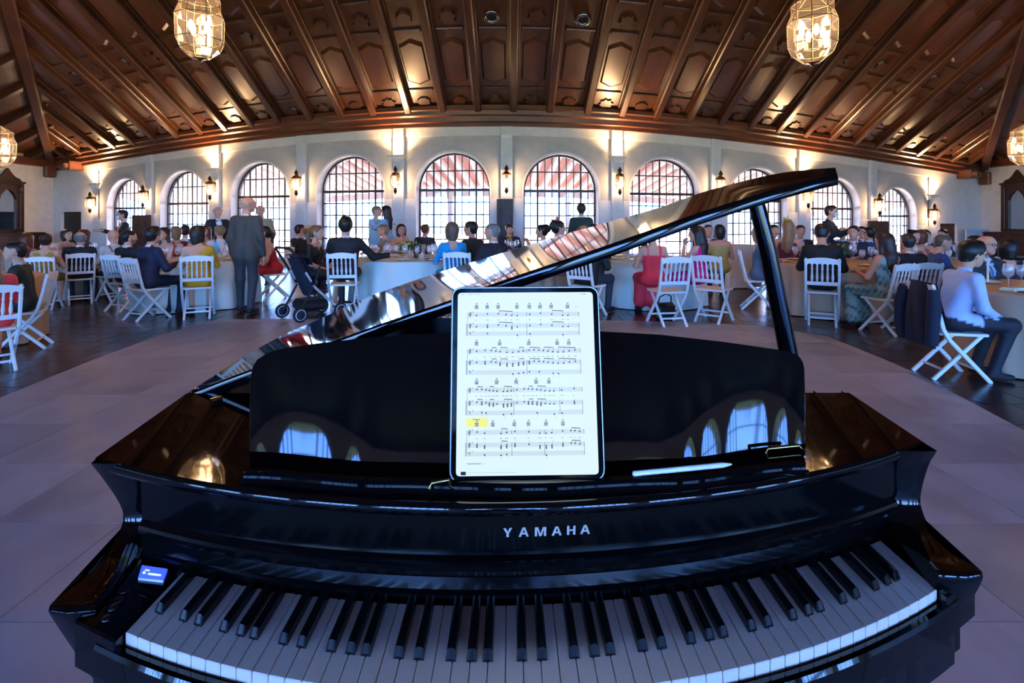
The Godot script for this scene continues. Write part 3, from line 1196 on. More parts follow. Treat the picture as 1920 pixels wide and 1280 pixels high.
		s.light_energy = 1.4
		s.light_size = 0.06
		s.spot_angle = 72.0
		s.spot_angle_attenuation = 0.6
		s.spot_range = 60.0
		s.spot_attenuation = 2.0
		s.shadow_enabled = true
		t.add_child(s, true)
		s.position = Vector3(0, 0.07, 0.12)
		s.rotation_degrees = Vector3(90, 0, 0)
	# ---- big faceted lanterns hanging from the ridge
	var hung := [[375, 52, 7.0, 0.0, "hanging over the dark doorway half of the hall"], [1523, 60, 7.0, 0.25, "hanging above the tip of the piano lid"], [-2, 278, 12.0, 0.1, "beside the carved mirror near the doorway"], [1922, 276, 12.0, 0.15, "beside the carved mirror near the lattice screen"]]
	for q in hung:
		var cen := at(q[0], q[1], q[2])
		var t := thing("hanging_lantern", "large faceted glass lantern with glowing bulbs, " + q[4], "pendant lamp", cen, q[3], "hanging glass lanterns")
		var prof := [Vector2(0.10, -0.41), Vector2(0.24, -0.29), Vector2(0.29, -0.17), Vector2(0.30, 0.13), Vector2(0.25, 0.26), Vector2(0.25, 0.37), Vector2(0.06, 0.5)]
		var names := ["glass_foot", "glass_foot", "glass_body", "glass_shoulder", "glass_shoulder", "glass_crown"]
		for i in prof.size() - 1:
			var m := MB.new()
			m.facets([prof[i], prof[i + 1]], 8)
			part(t, names[i], m.mesh(), glass)
		var m := MB.new()
		for i in prof.size():
			var ring := []
			for k in 9:
				var a := TAU * k / 8
				ring.append(Vector3(prof[i].x * cos(a), prof[i].y, -prof[i].x * sin(a)))
			m.tube(ring, [0.0055], 5, false)
		for k in 8:
			var a := TAU * k / 8
			var line := []
			for p in prof:
				line.append(Vector3(p.x * cos(a), p.y, -p.x * sin(a)))
			m.tube(line, [0.0045], 5)
		part(t, "frame", m.mesh(), mat("lantern_frame", rgb(92, 78, 64), 0.45, 0.5, 0.8))
		m = MB.new()
		m.lathe([Vector2(0, -0.46), Vector2(0.025, -0.44), Vector2(0.03, -0.42), Vector2(0.1, -0.4)], 8)
		part(t, "foot_knob", m.mesh(), brass)
		m = MB.new()
		m.tube([Vector3(0, 0.5, 0), Vector3(0, -0.1, 0)], [0.012], 6)
		for k in 4:
			var a := TAU * k / 4 + 0.4
			m.tube([Vector3(0, -0.08, 0), Vector3(cos(a) * 0.07, -0.12, sin(a) * 0.07), Vector3(cos(a) * 0.13, -0.08, sin(a) * 0.13)], [0.008], 5)
		part(t, "candle_arms", m.mesh(), brass)
		for k in 4:
			var a := TAU * k / 4 + 0.4
			m = MB.new()
			m.ball(Vector3(cos(a) * 0.13, -0.01, sin(a) * 0.13), Vector3(0.032, 0.075, 0.032), 10, 8)
			part(t, "bulb", m.mesh(), glow_mat("lantern_bulb", Color(1.0, 0.84, 0.62), 5.0))
		m = MB.new()
		var roof_h := 8.0 if q[2] < 9 else 5.2
		m.tube([Vector3(0, 0.5, 0), Vector3(0, roof_h - cen.y, 0)], [0.014], 6)
		part(t, "chain", m.mesh(), bronze)
		omni(t, Vector3(0, 0.05, 0), WARM, 1.05, 0.12)

# ---------------------------------------------------------------- grand piano
const PIANO_X := 0.076
const KEY_TOP := 0.73
const CASE_TOP := 0.929

# piano axes: x along the (gently bowed) keyboard, y up, z away from the player
func pp(x: float, y: float, z: float) -> Vector3:
	var k := smooth_list([-0.2, 0.0, 0.178, 0.24, 2.0], [0.33, 0.308, 0.26, 0.22, 0.20], z)
	return Vector3(PIANO_X + x, y, -(0.809 + z + 0.0714 * x + k * x * x))

func ppv(p: Vector3) -> Vector3:
	return pp(p.x, p.y, p.z)

# bend a mesh of flat faces onto the piano's axes (x right, y up, z away from the player)
func bowed(m: MB) -> MB:
	var o := MB.new()
	for i in range(0, m.ix.size(), 3):
		o.tri(ppv(m.v[m.ix[i]]), ppv(m.v[m.ix[i + 1]]), ppv(m.v[m.ix[i + 2]]))
	return o

func sweep_x(prof: Array, x0: float, x1: float, n: int, smooth := false) -> MB:
	var rows := []
	for p in prof:
		var a := PackedVector3Array()
		for k in n + 1:
			a.append(pp(lerpf(x0, x1, float(k) / n), p.y, p.x))
		rows.append(a)
	var m := MB.new()
	if smooth:
		m.grid(rows)
	else:
		m.strips(rows)
	return m

func rounded(poly: PackedVector2Array, r: float, seg := 4) -> PackedVector2Array:
	var out := PackedVector2Array()
	var n := poly.size()
	for i in n:
		var p := poly[i]
		var a := (poly[(i - 1 + n) % n] - p)
		var b := (poly[(i + 1) % n] - p)
		var rr := minf(r, minf(a.length(), b.length()) * 0.45)
		var pa := p + a.normalized() * rr
		var pb := p + b.normalized() * rr
		for k in seg + 1:
			var t := float(k) / seg
			out.append(pa.lerp(p, t).lerp(p.lerp(pb, t), t))
	return out

func curve_pts(pts: Array, n: int) -> Array:
	var ts := []
	var xs := []
	var ys := []
	var zs := []
	for i in pts.size():
		ts.append(float(i))
		xs.append(pts[i].x)
		ys.append(pts[i].y)
		zs.append(pts[i].z)
	var out := []
	for k in n + 1:
		var t := float(k) / n * (pts.size() - 1)
		out.append(Vector3(smooth_list(ts, xs, t), smooth_list(ts, ys, t), smooth_list(ts, zs, t)))
	return out

func build_piano() -> void:
	var lacquer := mat("black_lacquer", rgb(7, 7, 8), 0.035)
	var satin := mat("black_satin", rgb(12, 12, 13), 0.35)
	var ivory := mat("key_white", rgb(224, 206, 192), 0.34)
	var ebony := mat("key_black", rgb(14, 14, 15), 0.22)
	var brass := mat("piano_brass", rgb(190, 160, 100), 0.25, 0.5, 1.0)
	var base := Vector3(PIANO_X, 0, -1.6)
	var o := thing("grand_piano", "black lacquered grand piano with propped lid and full keyboard", "piano", base)
	var shift := Transform3D(Basis.IDENTITY, -base)
	# ---- keys
	var half := 0.75
	var kw := half * 2 / 52.0
	for k in 52:
		var m := MB.new()
		var x0 := -half + k * kw
		m.cbox(Transform3D(Basis.IDENTITY, Vector3(x0 + kw * 0.5, KEY_TOP - 0.0125, 0.095)), Vector3(kw - 0.0011, 0.025, 0.19), 0.0016)
		part(o, "white_key", bowed(m).mesh(), ivory, shift)
	for k in 51:
		var note := k % 7   # A B C D E F G
		if note in [1, 4]:
			continue
		var x: float = -half + (k + 1) * kw + ([0.0, 0, -0.0022, 0.0022, 0, -0.0026, 0.0026][note])
		var m := MB.new()
		var z0 := 0.062
		var w0 := 0.0086
		var w1 := 0.0062
		var top := KEY_TOP + 0.017
		var ring := func(z: float, yt: float, wt: float) -> Array:
			return [Vector3(x - w0, KEY_TOP - 0.004, z), Vector3(x + w0, KEY_TOP - 0.004, z), Vector3(x + w0, KEY_TOP + 0.002, z), Vector3(x + wt + 0.001, yt - 0.003, z), Vector3(x + wt * 0.6, yt, z), Vector3(x - wt * 0.6, yt, z), Vector3(x - wt - 0.001, yt - 0.003, z), Vector3(x - w0, KEY_TOP + 0.002, z)]
		var a: Array = ring.call(z0, KEY_TOP + 0.004, w0 - 0.001)
		var b: Array = ring.call(z0 + 0.0075, top - 0.001, w1)
		var c: Array = ring.call(0.19, top, w1)
		for q in 8:
			var e := (q + 1) % 8
			m.quad(a[q], b[q], b[e], a[e])
			m.quad(b[q], c[q], c[e], b[e])
		m.quad(a[0], a[1], a[2], a[7])
		m.quad(a[7], a[2], a[3], a[6])
		m.quad(a[6], a[3], a[4], a[5])
		part(o, "black_key", bowed(m).mesh(), ebony, shift)
	# ---- parts round the keyboard
	part(o, "key_slip", sweep_x([Vector2(0.02, 0.62), Vector2(-0.03, 0.62), Vector2(-0.03, 0.705), Vector2(-0.026, 0.712), Vector2(-0.008, 0.712), Vector2(-0.006, 0.70), Vector2(-0.004, 0.66)], -0.80, 0.79, 30).mesh(), lacquer, shift)
	part(o, "key_bed", sweep_x([Vector2(0.30, 0.60), Vector2(-0.03, 0.60), Vector2(-0.03, 0.66), Vector2(0.30, 0.66)], -0.80, 0.77, 30).mesh(), satin, shift)
	part(o, "fallboard", sweep_x([Vector2(0.215, 0.60), Vector2(0.205, 0.70), Vector2(0.196, 0.738), Vector2(0.190, 0.742), Vector2(0.190, 0.748), Vector2(0.2, 0.752), Vector2(0.206, 0.776), Vector2(0.192, 0.781), Vector2(0.182, 0.787), Vector2(0.178, 0.793), Vector2(0.178, 0.800), Vector2(0.182, 0.806), Vector2(0.192, 0.811), Vector2(0.203, 0.815), Vector2(0.192, 0.895), Vector2(0.184, 0.908)], -0.86, 0.80, 44).mesh(), mat("fallboard_lacquer", rgb(7, 7, 8), 0.13, 0.4), shift)
	for s in [-1, 1]:
		var x0: float = -0.86 if s < 0 else half + 0.002
		var x1: float = -half - 0.002 if s < 0 else 0.86
		var m := MB.new()
		m.cbox(Transform3D(Basis.IDENTITY, Vector3((x0 + x1) * 0.5, 0.69, 0.09)), Vector3(x1 - x0, 0.085, 0.23), 0.004)
		part(o, "key_block", bowed(m).mesh(), lacquer, shift)
	# ---- case sides with their scooped arms
	var left := [[170, 868, -0.899], [195, 900, -0.897], [222, 940, -0.894], [231, 968, -0.890], [222, 1000, -0.885], [190, 1045, -0.873], [140, 1092, -0.858], [104, 1124, -0.848], [92, 1140, -0.845], [100, 1162, -0.842], [165, 1258, -0.842], [210, 1330, -0.85]]
	var right := [[1757, 845, 0.954], [1740, 875, 0.952], [1726, 930, 0.945], [1731, 962, 0.94], [1747, 992, 0.935], [1790, 1033, 0.92], [1825, 1058, 0.912], [1842, 1074, 0.908], [1838, 1096, 0.906], [1812, 1140, 0.906], [1770, 1200, 0.91], [1735, 1250, 0.915]]
	for side in [left, right]:
		var s := -1.0 if side == left else 1.0
		var outer := PackedVector3Array()
		var inner := PackedVector3Array()
		for q in side:
			var u: float = (q[0] - CX) / FOCAL
			var p := at(q[0], q[1], absf(q[2] / u))
			outer.append(p)
			inner.append(p - Vector3(s * 0.085, 0, 0.0))
		var oc := curve_pts(Array(outer), 44)
		var ic := curve_pts(Array(inner), 44)
		var back_x: float = -0.972 if s < 0 else 1.0
		var m := MB.new()
		var bo := PackedVector3Array()
		var bi := PackedVector3Array()
		var fo := PackedVector3Array(oc)
		var fi := PackedVector3Array(ic)
		for p in oc:
			bo.append(Vector3(back_x, minf(p.y, CASE_TOP), -1.62))
			bi.append(Vector3(back_x - s * 0.085, minf(p.y, CASE_TOP), -1.62))
		# rounded nose between the two faces
		var nose := PackedVector3Array()
		for i in fo.size():
			nose.append((fo[i] + fi[i]) * 0.5 + Vector3(0, 0, 0.012) + Vector3(0, 0.004, 0))
		var rows := [bo, fo.duplicate(), nose, fi, bi]
		if s > 0:
			rows.reverse()
		m.grid([rows[1], rows[2], rows[3]])
		m.strips([rows[0], rows[1]])
		m.strips([rows[3], rows[4]])
		part(o, "case_side", m.mesh(), lacquer, shift)
	# ---- flat top in front of the lid
	var lb := level_at(350, 737, CASE_TOP)
	var rb := level_at(1592, 736, CASE_TOP)
	var rows := []
	for e in [[0.190, CASE_TOP - 0.028], [0.172, CASE_TOP - 0.024], [0.166, CASE_TOP - 0.016], [0.165, CASE_TOP - 0.008], [0.170, CASE_TOP - 0.001], [0.176, CASE_TOP]]:
		var a := PackedVector3Array()
		for k in 41:
			a.append(pp(lerpf(-0.985, 0.885, k / 40.0), e[1], e[0]))
		rows.append(a)
	var m := MB.new()
	m.grid(rows)
	var front: PackedVector3Array = rows[-1]
	var back := PackedVector3Array()
	for k in 41:
		back.append(lb.lerp(rb, k / 40.0))
	m.grid([front, back])
	var below := PackedVector3Array()
	for p in back:
		below.append(p - Vector3(0, 0.03, 0))
	m.grid([back, below])
	m.grid([below, rows[0]])
	part(o, "top_panel", m.mesh(), lacquer, shift)
	# ---- body behind: rim, bottom and legs
	var spine := [Vector3(-0.94, 0, 1.6), Vector3(-0.96, 0, 2.2), Vector3(-0.93, 0, 2.65), Vector3(-0.7, 0, 2.95), Vector3(-0.3, 0, 3.0), Vector3(0.05, 0, 2.85), Vector3(0.3, 0, 2.5), Vector3(0.55, 0, 2.15), Vector3(0.8, 0, 1.9), Vector3(0.9, 0, 1.72), Vector3(0.93, 0, 1.6)]
	var rim_c := curve_pts(spine, 60)
	var r0 := PackedVector3Array()
	var r1 := PackedVector3Array()
	var r2 := PackedVector3Array()
	var r3 := PackedVector3Array()
	var cen := Vector3(0, 0, 2.0)
	for p in rim_c:
		var q: Vector3 = p.lerp(cen, 0.04)
		r0.append(Vector3(p.x, 0.60, -p.z))
		r1.append(Vector3(p.x, CASE_TOP - 0.03, -p.z))
		r2.append(Vector3(q.x, CASE_TOP - 0.03, -q.z))
		r3.append(Vector3(q.x, 0.60, -q.z))
	m = MB.new()
	m.strips([r0, r1, r2, r3])
	part(o, "rim", m.mesh(), lacquer, shift)
	m = MB.new()
	var outline := PackedVector2Array()
	for p in rim_c:
		outline.append(Vector2(p.x, p.z))
	m.prism(outline, 0.60, 0.63, Transform3D(Basis(Vector3.RIGHT, Vector3.FORWARD, Vector3.UP), Vector3.ZERO))
	part(o, "bottom_board", m.mesh(), satin, shift)
	m = MB.new()
	m.prism(outline, 0.80, 0.81, Transform3D(Basis(Vector3.RIGHT * 0.95, Vector3.FORWARD, Vector3.UP), Vector3.ZERO))
	part(o, "inner_plate", m.mesh(), mat("bronze_plate", rgb(96, 74, 44), 0.4, 0.5, 0.4), shift)
	for p in [Vector3(-0.72, 0, -1.22), Vector3(0.8, 0, -1.28), Vector3(-0.35, 0, -2.7)]:
		m = MB.new()
		m.lathe([Vector2(0.0, 0.0), Vector2(0.035, 0.0), Vector2(0.04, 0.06), Vector2(0.055, 0.1), Vector2(0.06, 0.5), Vector2(0.085, 0.56), Vector2(0.09, 0.61)], 16, Transform3D(Basis.IDENTITY, p))
		part(o, "leg", m.mesh(), lacquer, shift)
	m = MB.new()
	for x in [-0.09, 0.09]:
		m.bar(Vector3(PIANO_X + x, 0.61, -1.3), Vector3(PIANO_X + x * 0.8, 0.1, -1.3), 0.03, 0.03)
	m.box(Vector3(PIANO_X, 0.09, -1.28), Vector3(0.3, 0.06, 0.14), 0.01)
	for x in [-0.07, 0.0, 0.07]:
		m.box(Vector3(PIANO_X + x, 0.06, -1.17), Vector3(0.03, 0.014, 0.12), 0.005)
	part(o, "pedal_lyre", m.mesh(), lacquer, shift)
	# ---- music desk: a bowed board leaning back
	var dx := [468, 470, 474, 482, 496, 518, 550, 606, 700, 850, 983, 1127, 1237, 1359, 1430, 1470, 1490, 1500, 1505, 1508, 1510]
	var dy := [760, 706, 688, 674, 665, 656, 650, 642, 632, 622, 619, 621, 627, 641, 651, 657, 663, 670, 678, 690, 750]
	var f0 := []
	var f1 := []
	var n_col := 0
	var col := []
	for i in dx.size() - 1:
		for k in 3:
			col.append(lerpf(dx[i], dx[i + 1], k / 3.0))
	col.append(float(dx[-1]))
	var rows_f := []
	var rows_b := []
	for j in 9:
		rows_f.append(PackedVector3Array())
		rows_b.append(PackedVector3Array())
	for x in col:
		var yb := smooth_list([468, 720, 983, 1250, 1510], [852, 872, 878, 866, 838], x)
		var pb := level_at(x, yb, CASE_TOP + 0.006)
		var yt := lerp_list(dx, dy, x)
		var dt := -pb.z + 0.10 * (yb - yt) / 250.0
		var pt := at(x, yt, dt)
		for j in 9:
			var p := pb.lerp(pt, j / 8.0)
			rows_f[j].append(p)
			rows_b[j].append(p + Vector3(0, -0.004, -0.018))
	m = MB.new()
	m.grid(rows_f)
	rows_b.reverse()
	m.grid(rows_b)
	m.strips([rows_f[8], rows_b[0]])
	var desk := part(o, "music_desk", m.mesh(), lacquer, shift)
	# tray under it, standing a little proud of the flat top
	var tf := PackedVector3Array()
	var tb := PackedVector3Array()
	for k in 31:
		var x := lerpf(452, 1516, k / 30.0)
		tf.append(level_at(x, smooth_list([452, 720, 983, 1250, 1516], [896, 914, 920, 909, 880], x), CASE_TOP + 0.012))
		var yb := smooth_list([468, 720, 983, 1250, 1510], [852, 872, 878, 866, 838], clampf(x, 468, 1510))
		tb.append(level_at(x, yb - 8, CASE_TOP + 0.012))
	var tl := PackedVector3Array()
	var tm := PackedVector3Array()
	for p in tf:
		tl.append(p - Vector3(0, 0.012, 0))
		tm.append(p + Vector3(0, -0.004, 0.004))
	m = MB.new()
	m.strips([tl, tm, tf, tb])
	var tray := part(o, "desk_tray", m.mesh(), lacquer, shift)
	# a low lip on the tray that keeps music from sliding
	var lip := []
	for e in [[0.010, 0.012], [0.008, 0.022], [0.016, 0.024], [0.022, 0.012]]:
		var a := PackedVector3Array()
		for p in tf:
			a.append(p + Vector3(0, e[1] - 0.012, -e[0]))
		lip.append(a)
	m = MB.new()
	m.strips(lip)
	part(tray, "lip", m.mesh(), lacquer)
	for q in [[806, 846, 911], [1436, 1500, 846]]:
		m = MB.new()
		var p0 := level_at(q[0], q[2], CASE_TOP + 0.016)
		var p1 := level_at(q[1], q[2] - 6, CASE_TOP + 0.016)
		m.tube([p0 - Vector3(0, 0.004, 0), p0 + Vector3(0.003, 0.006, 0), p1 + Vector3(-0.003, 0.006, 0), p1 + Vector3(0, 0.002, 0.02)], [0.004, 0.004, 0.004, 0.003], 6)
		part(tray, "page_holder", m.mesh(), brass)
	# ---- lid
	var near := [[354, 737, 1.6], [450, 700, 1.59], [541, 668, 1.575], [620, 641, 1.56], [728, 602, 1.55], [840, 564, 1.545], [927, 531, 1.545], [1033, 495, 1.55], [1128, 463, 1.565], [1219, 431, 1.585], [1312, 398, 1.62], [1425, 363, 1.67], [1509, 340, 1.71], [1566, 327, 1.74]]
	var far := [[354, 735, 1.6], [400, 705, 1.77], [448, 674, 1.97], [500, 644, 2.22], [541, 623, 2.44], [588, 603, 2.68], [640, 579, 2.88], [710, 549, 3.0], [818, 512, 3.06], [900, 487, 3.06], [1033, 446, 2.95], [1120, 422, 2.82], [1187, 403, 2.66], [1245, 386, 2.5], [1312, 362, 2.32], [1380, 343, 2.13], [1453, 326, 1.95], [1515, 318, 1.84], [1566, 314, 1.75]]
	var ne := []
	for q in near:
		ne.append(at(q[0], q[1], q[2]))
	var fa := []
	for q in far:
		fa.append(at(q[0], q[1], q[2]))
	ne = curve_pts(ne, 60)
	fa = curve_pts(fa, 60)
	var top_rows := []
	var bot_rows := []
	for j in 9:
		var a := PackedVector3Array()
		var b := PackedVector3Array()
		for k in 61:
			var p: Vector3 = ne[k].lerp(fa[k], j / 8.0)
			a.append(p)
			b.append(p - Vector3(-0.01, 0.034, 0))
		top_rows.append(a)
		bot_rows.append(b)
	m = MB.new()
	m.grid(top_rows)
	bot_rows.reverse()
	m.grid(bot_rows)
	# edges: the near one is rounded under
	var e1 := PackedVector3Array()
	var e2 := PackedVector3Array()
	for k in 61:
		var p: Vector3 = ne[k]
		e1.append(p + Vector3(0.001, -0.006, 0.006))
		e2.append(p + Vector3(0.006, -0.026, 0.006))
	m.grid([bot_rows[8], e2, e1, top_rows[0]])
	m.strips([top_rows[8], bot_rows[0]])
	part(o, "lid", m.mesh(), lacquer, shift)
	m = MB.new()
	var prop := [at(1418, 380, 1.70), at(1440, 470, 1.70), at(1462, 580, 1.71), at(1484, 690, 1.72), at(1494, 760, 1.72)]
	m.tube(prop, [0.025, 0.027, 0.028, 0.029, 0.029], 14)
	part(o, "lid_prop", m.mesh(), lacquer, shift)
	for q in [[398, 756, 1.55]]:
		m = MB.new()
		m.tube([level_at(395, 752, CASE_TOP + 0.01), level_at(416, 746, CASE_TOP + 0.012)], [0.008], 6)
		part(o, "hinge", m.mesh(), brass, shift)
	# ---- maker's name on the fallboard
	var font := SystemFont.new()
	font.font_names = PackedStringArray(["Droid Sans"])
	font.font_weight = 700
	var word := "YAMAHA"
	for k in 6:
		var tm2 := TextMesh.new()
		tm2.text = word[k]
		tm2.font = font
		tm2.font_size = 32
		tm2.pixel_size = 0.00078
		tm2.depth = 0.0012
		var px: float = [952, 982, 1013, 1044, 1071, 1098][k]
		var x := (px - CX) / FOCAL * 1.004 - PIANO_X
		var y: float = 0.862 - 0.0006 * (k - 2.5) * 0.0
		part(o, "nameplate_letter", tm2, mat("silver_inlay", rgb(206, 196, 190), 0.35, 0.5, 0.3), Transform3D(Basis.IDENTITY.scaled(Vector3(1.15, 1, 1)).rotated(Vector3.RIGHT, 0.13).rotated(Vector3.UP, 0.07), pp(x, y, 0.195) - base))
	# ---- small blue display beside the keys
	var dm := glow_mat("display_screen", Color(0.10, 0.22, 0.95), 0.22)
	m = MB.new()
	var c0 := level_at(259, 1083, 0.737)
	var c1 := level_at(306, 1088, 0.737)
	var c2 := level_at(314, 1066, 0.7375)
	var c3 := level_at(266, 1059, 0.7375)
	m.quad(c0, c1, c2, c3)
	for e in [[c0, c1], [c1, c2], [c2, c3], [c3, c0]]:
		m.quad(e[1], e[0], e[0] - Vector3(0, 0.01, 0), e[1] - Vector3(0, 0.01, 0))
	var disp := part(o, "display_screen", m.mesh(), dm, shift)
	m = MB.new()
	for q in [[0.18, 0.62, 0.36, 0.70], [0.12, 0.36, 0.22, 0.52], [0.34, 0.34, 0.84, 0.46]]:
		var f := func(u: float, v: float) -> Vector3: return c0.lerp(c1, u).lerp(c3.lerp(c2, u), v) + Vector3(0, 0.0006, 0)
		m.quad(f.call(q[0], q[1]), f.call(q[2], q[1]), f.call(q[2], q[3]), f.call(q[0], q[3]))
	part(disp, "display_text", m.mesh(), glow_mat("display_letters", Color(0.6, 0.75, 1.0), 0.35))
	for q in [[232, 1108], [222, 1126], [212, 1140], [200, 1160]]:
		m = MB.new()
		m.lathe([Vector2(0.008, 0), Vector2(0.007, 0.004), Vector2(0, 0.0045)], 10, Transform3D(Basis.IDENTITY, level_at(q[0], q[1], 0.7325)))
		part(o, "button", m.mesh(), satin, shift)

# ---------------------------------------------------------------- tablet with sheet music
func sheet_image() -> Image:
	var w := 850
	var h := 1120
	var im := Image.create(w, h, false, Image.FORMAT_RGB8)
	im.fill(Color8(226, 241, 250))
	var ink := Color8(58, 60, 70)
	var mid := Color8(120, 126, 138)
	var faint := Color8(178, 190, 202)
	var rng := RandomNumberGenerator.new()
	rng.seed = 77
	var line := func(x: float, y: float, ww: float, hh: float, c: Color) -> void:
		im.fill_rect(Rect2i(int(x), int(y), maxi(1, int(ww)), maxi(1, int(hh))), c)
	# status line
	for q in [[20, 12], [30, 10], [62, 34], [104, 8], [118, 22]]:
		line.call(q[0], 9, q[1], 4, faint)
	line.call(790, 11, 10, 5, mid)
	line.call(770, 12, 12, 3, faint)
	# highlighter mark
	im.fill_rect(Rect2i(58, 780, 130, 52), Color8(246, 240, 132))
	line.call(96, 786, 46, 4, mid)
	var systems := [[140, 212, 262, 762], [372, 442, 504, 762], [612, 690, 750, 766], [866, 940, 992, 768]]
	var bars := [[430, 756], [428, 760], [346, 626, 764], [332, 528, 768]]
	var chords := [[117, 184, 252, 370, 448, 516, 585, 688], [118, 262, 442, 618, 690], [120, 242, 362, 484, 562], [122, 218, 348, 434, 540, 642]]
	# notes: x, beam group (0 = none)
	var notes := [
		[[118, 0], [186, 0], [254, 1], [302, 1], [338, 1], [372, 0], [450, 0], [518, 0], [588, 2], [656, 2], [690, 0]],
		[[120, 0], [172, 0], [210, 1], [238, 1], [264, 2], [306, 2], [342, 0], [378, 3], [408, 3], [444, 4], [474, 4], [504, 4], [532, 5], [560, 5], [590, 5], [622, 6], [656, 6], [692, 6], [728, 6]],
		[[122, 1], [152, 1], [178, 0], [198, 2], [222, 2], [244, 0], [284, 3], [308, 3], [332, 3], [366, 0], [410, 0], [436, 4], [460, 4], [488, 5], [512, 5], [538, 5], [566, 0], [592, 0], [640, 0], [716, 0]],
		[[124, 0], [170, 0], [268, 1], [302, 1], [352, 0], [436, 0], [502, 0], [540, 0], [574, 2], [640, 0], [690, 3], [714, 3], [742, 3]]]
	for s in 4:
		var y0: int = systems[s][0]
		var y1: int = systems[s][1]
		var y2: int = systems[s][2]
		var xe: int = systems[s][3]
		for st in [y0, y1, y2]:
			im.fill_rect(Rect2i(64, st - 13, xe - 64, 26), Color8(214, 227, 238))
			for k in 5:
				line.call(64, st - 12 + k * 6, xe - 64, 1, faint)
			# clef and key signature
			if st != y2:
				line.call(76, st - 18, 3, 38, ink)
				line.call(70, st - 4, 14, 4, ink)
				line.call(70, st + 6, 16, 3, ink)
				line.call(82, st - 14, 3, 12, ink)
			else:
				line.call(70, st - 9, 12, 3, ink)
				line.call(80, st - 6, 3, 14, ink)
			line.call(93, st - 18, 2, 10, mid)
			line.call(97, st - 20, 2, 10, mid)
		line.call(62, y0 - 13, 2, y2 - y0 + 26, mid)
		line.call(55, y1 - 14, 3, y2 - y1 + 26, ink)
		for b in bars[s]:
			line.call(b, y0 - 12, 2, 24, ink)
			line.call(b, y1 - 12, 2, y2 - y1 + 24, ink)
		for cx in chords[s]:
			var cy := y0 - 60
			line.call(cx - 4, cy - 12, 10, 7, mid)
			line.call(cx - 11, cy, 22, 24, Color8(176, 186, 198))
			for k in 4:
				line.call(cx - 11 + k * 7, cy, 1, 24, mid)
				line.call(cx - 11, cy + k * 8, 22, 1, mid)
			for k in 3:
				line.call(cx - 9 + rng.randi() % 5 * 4, cy + 3 + rng.randi() % 3 * 7, 4, 4, ink)
		for st in 3:
			var sy: int = [y0, y1, y2][st]
			var beams := {}
			for q in notes[s]:
				var x: int = q[0]
				if st == 2 and rng.randf() < 0.55:
					continue
				var dy := int(sin(x * 0.021 + s) * 8.0) + (2 if st != 2 else 4)
				line.call(x - 5, sy + dy - 3, 9, 6, ink)
				line.call(x - 4, sy + dy - 4, 7, 8, ink)
				if st == 1 and rng.randf() < 0.5:
					line.call(x - 5, sy + dy + 6, 9, 7, ink)
					line.call(x - 4, sy + dy + 14, 8, 5, ink)
				var up := -24
				if q[1] > 0 and st != 2:
					var by := sy - 24
					if not beams.has(q[1]):
						beams[q[1]] = [x, x, by]
					beams[q[1]][1] = x
					line.call(x + 3, by, 1, sy + dy - by, ink)
				else:
					line.call(x + 3, sy + dy + up if st != 2 else sy + dy, 1, 24, mid)
			for b in beams.values():
				for k in range(b[0] + 3, b[1] + 4):
					line.call(k, b[2] + int((k - b[0]) * 0.05), 1, 4, ink)
		# words under the voice
		for q in notes[s]:
			line.call(q[0] - 8, y0 + 34, 6 + rng.randi() % 14, 4, faint)
			line.call(q[0] - 7, y0 + 35, 4 + rng.randi() % 8, 2, mid)
	line.call(740, 92, 3, 9, mid)
	for k in 9:
		line.call(66 + k * 9, 1046 + (k % 2), 7, 5, mid)
	line.call(150, 1047, 4, 4, mid)
	line.call(172, 1047, 4, 4, mid)
	im.fill_rect(Rect2i(28, 1094, 30, 20), Color8(34, 40, 84))
	line.call(60, 1100, 300, 2, faint)
	return im

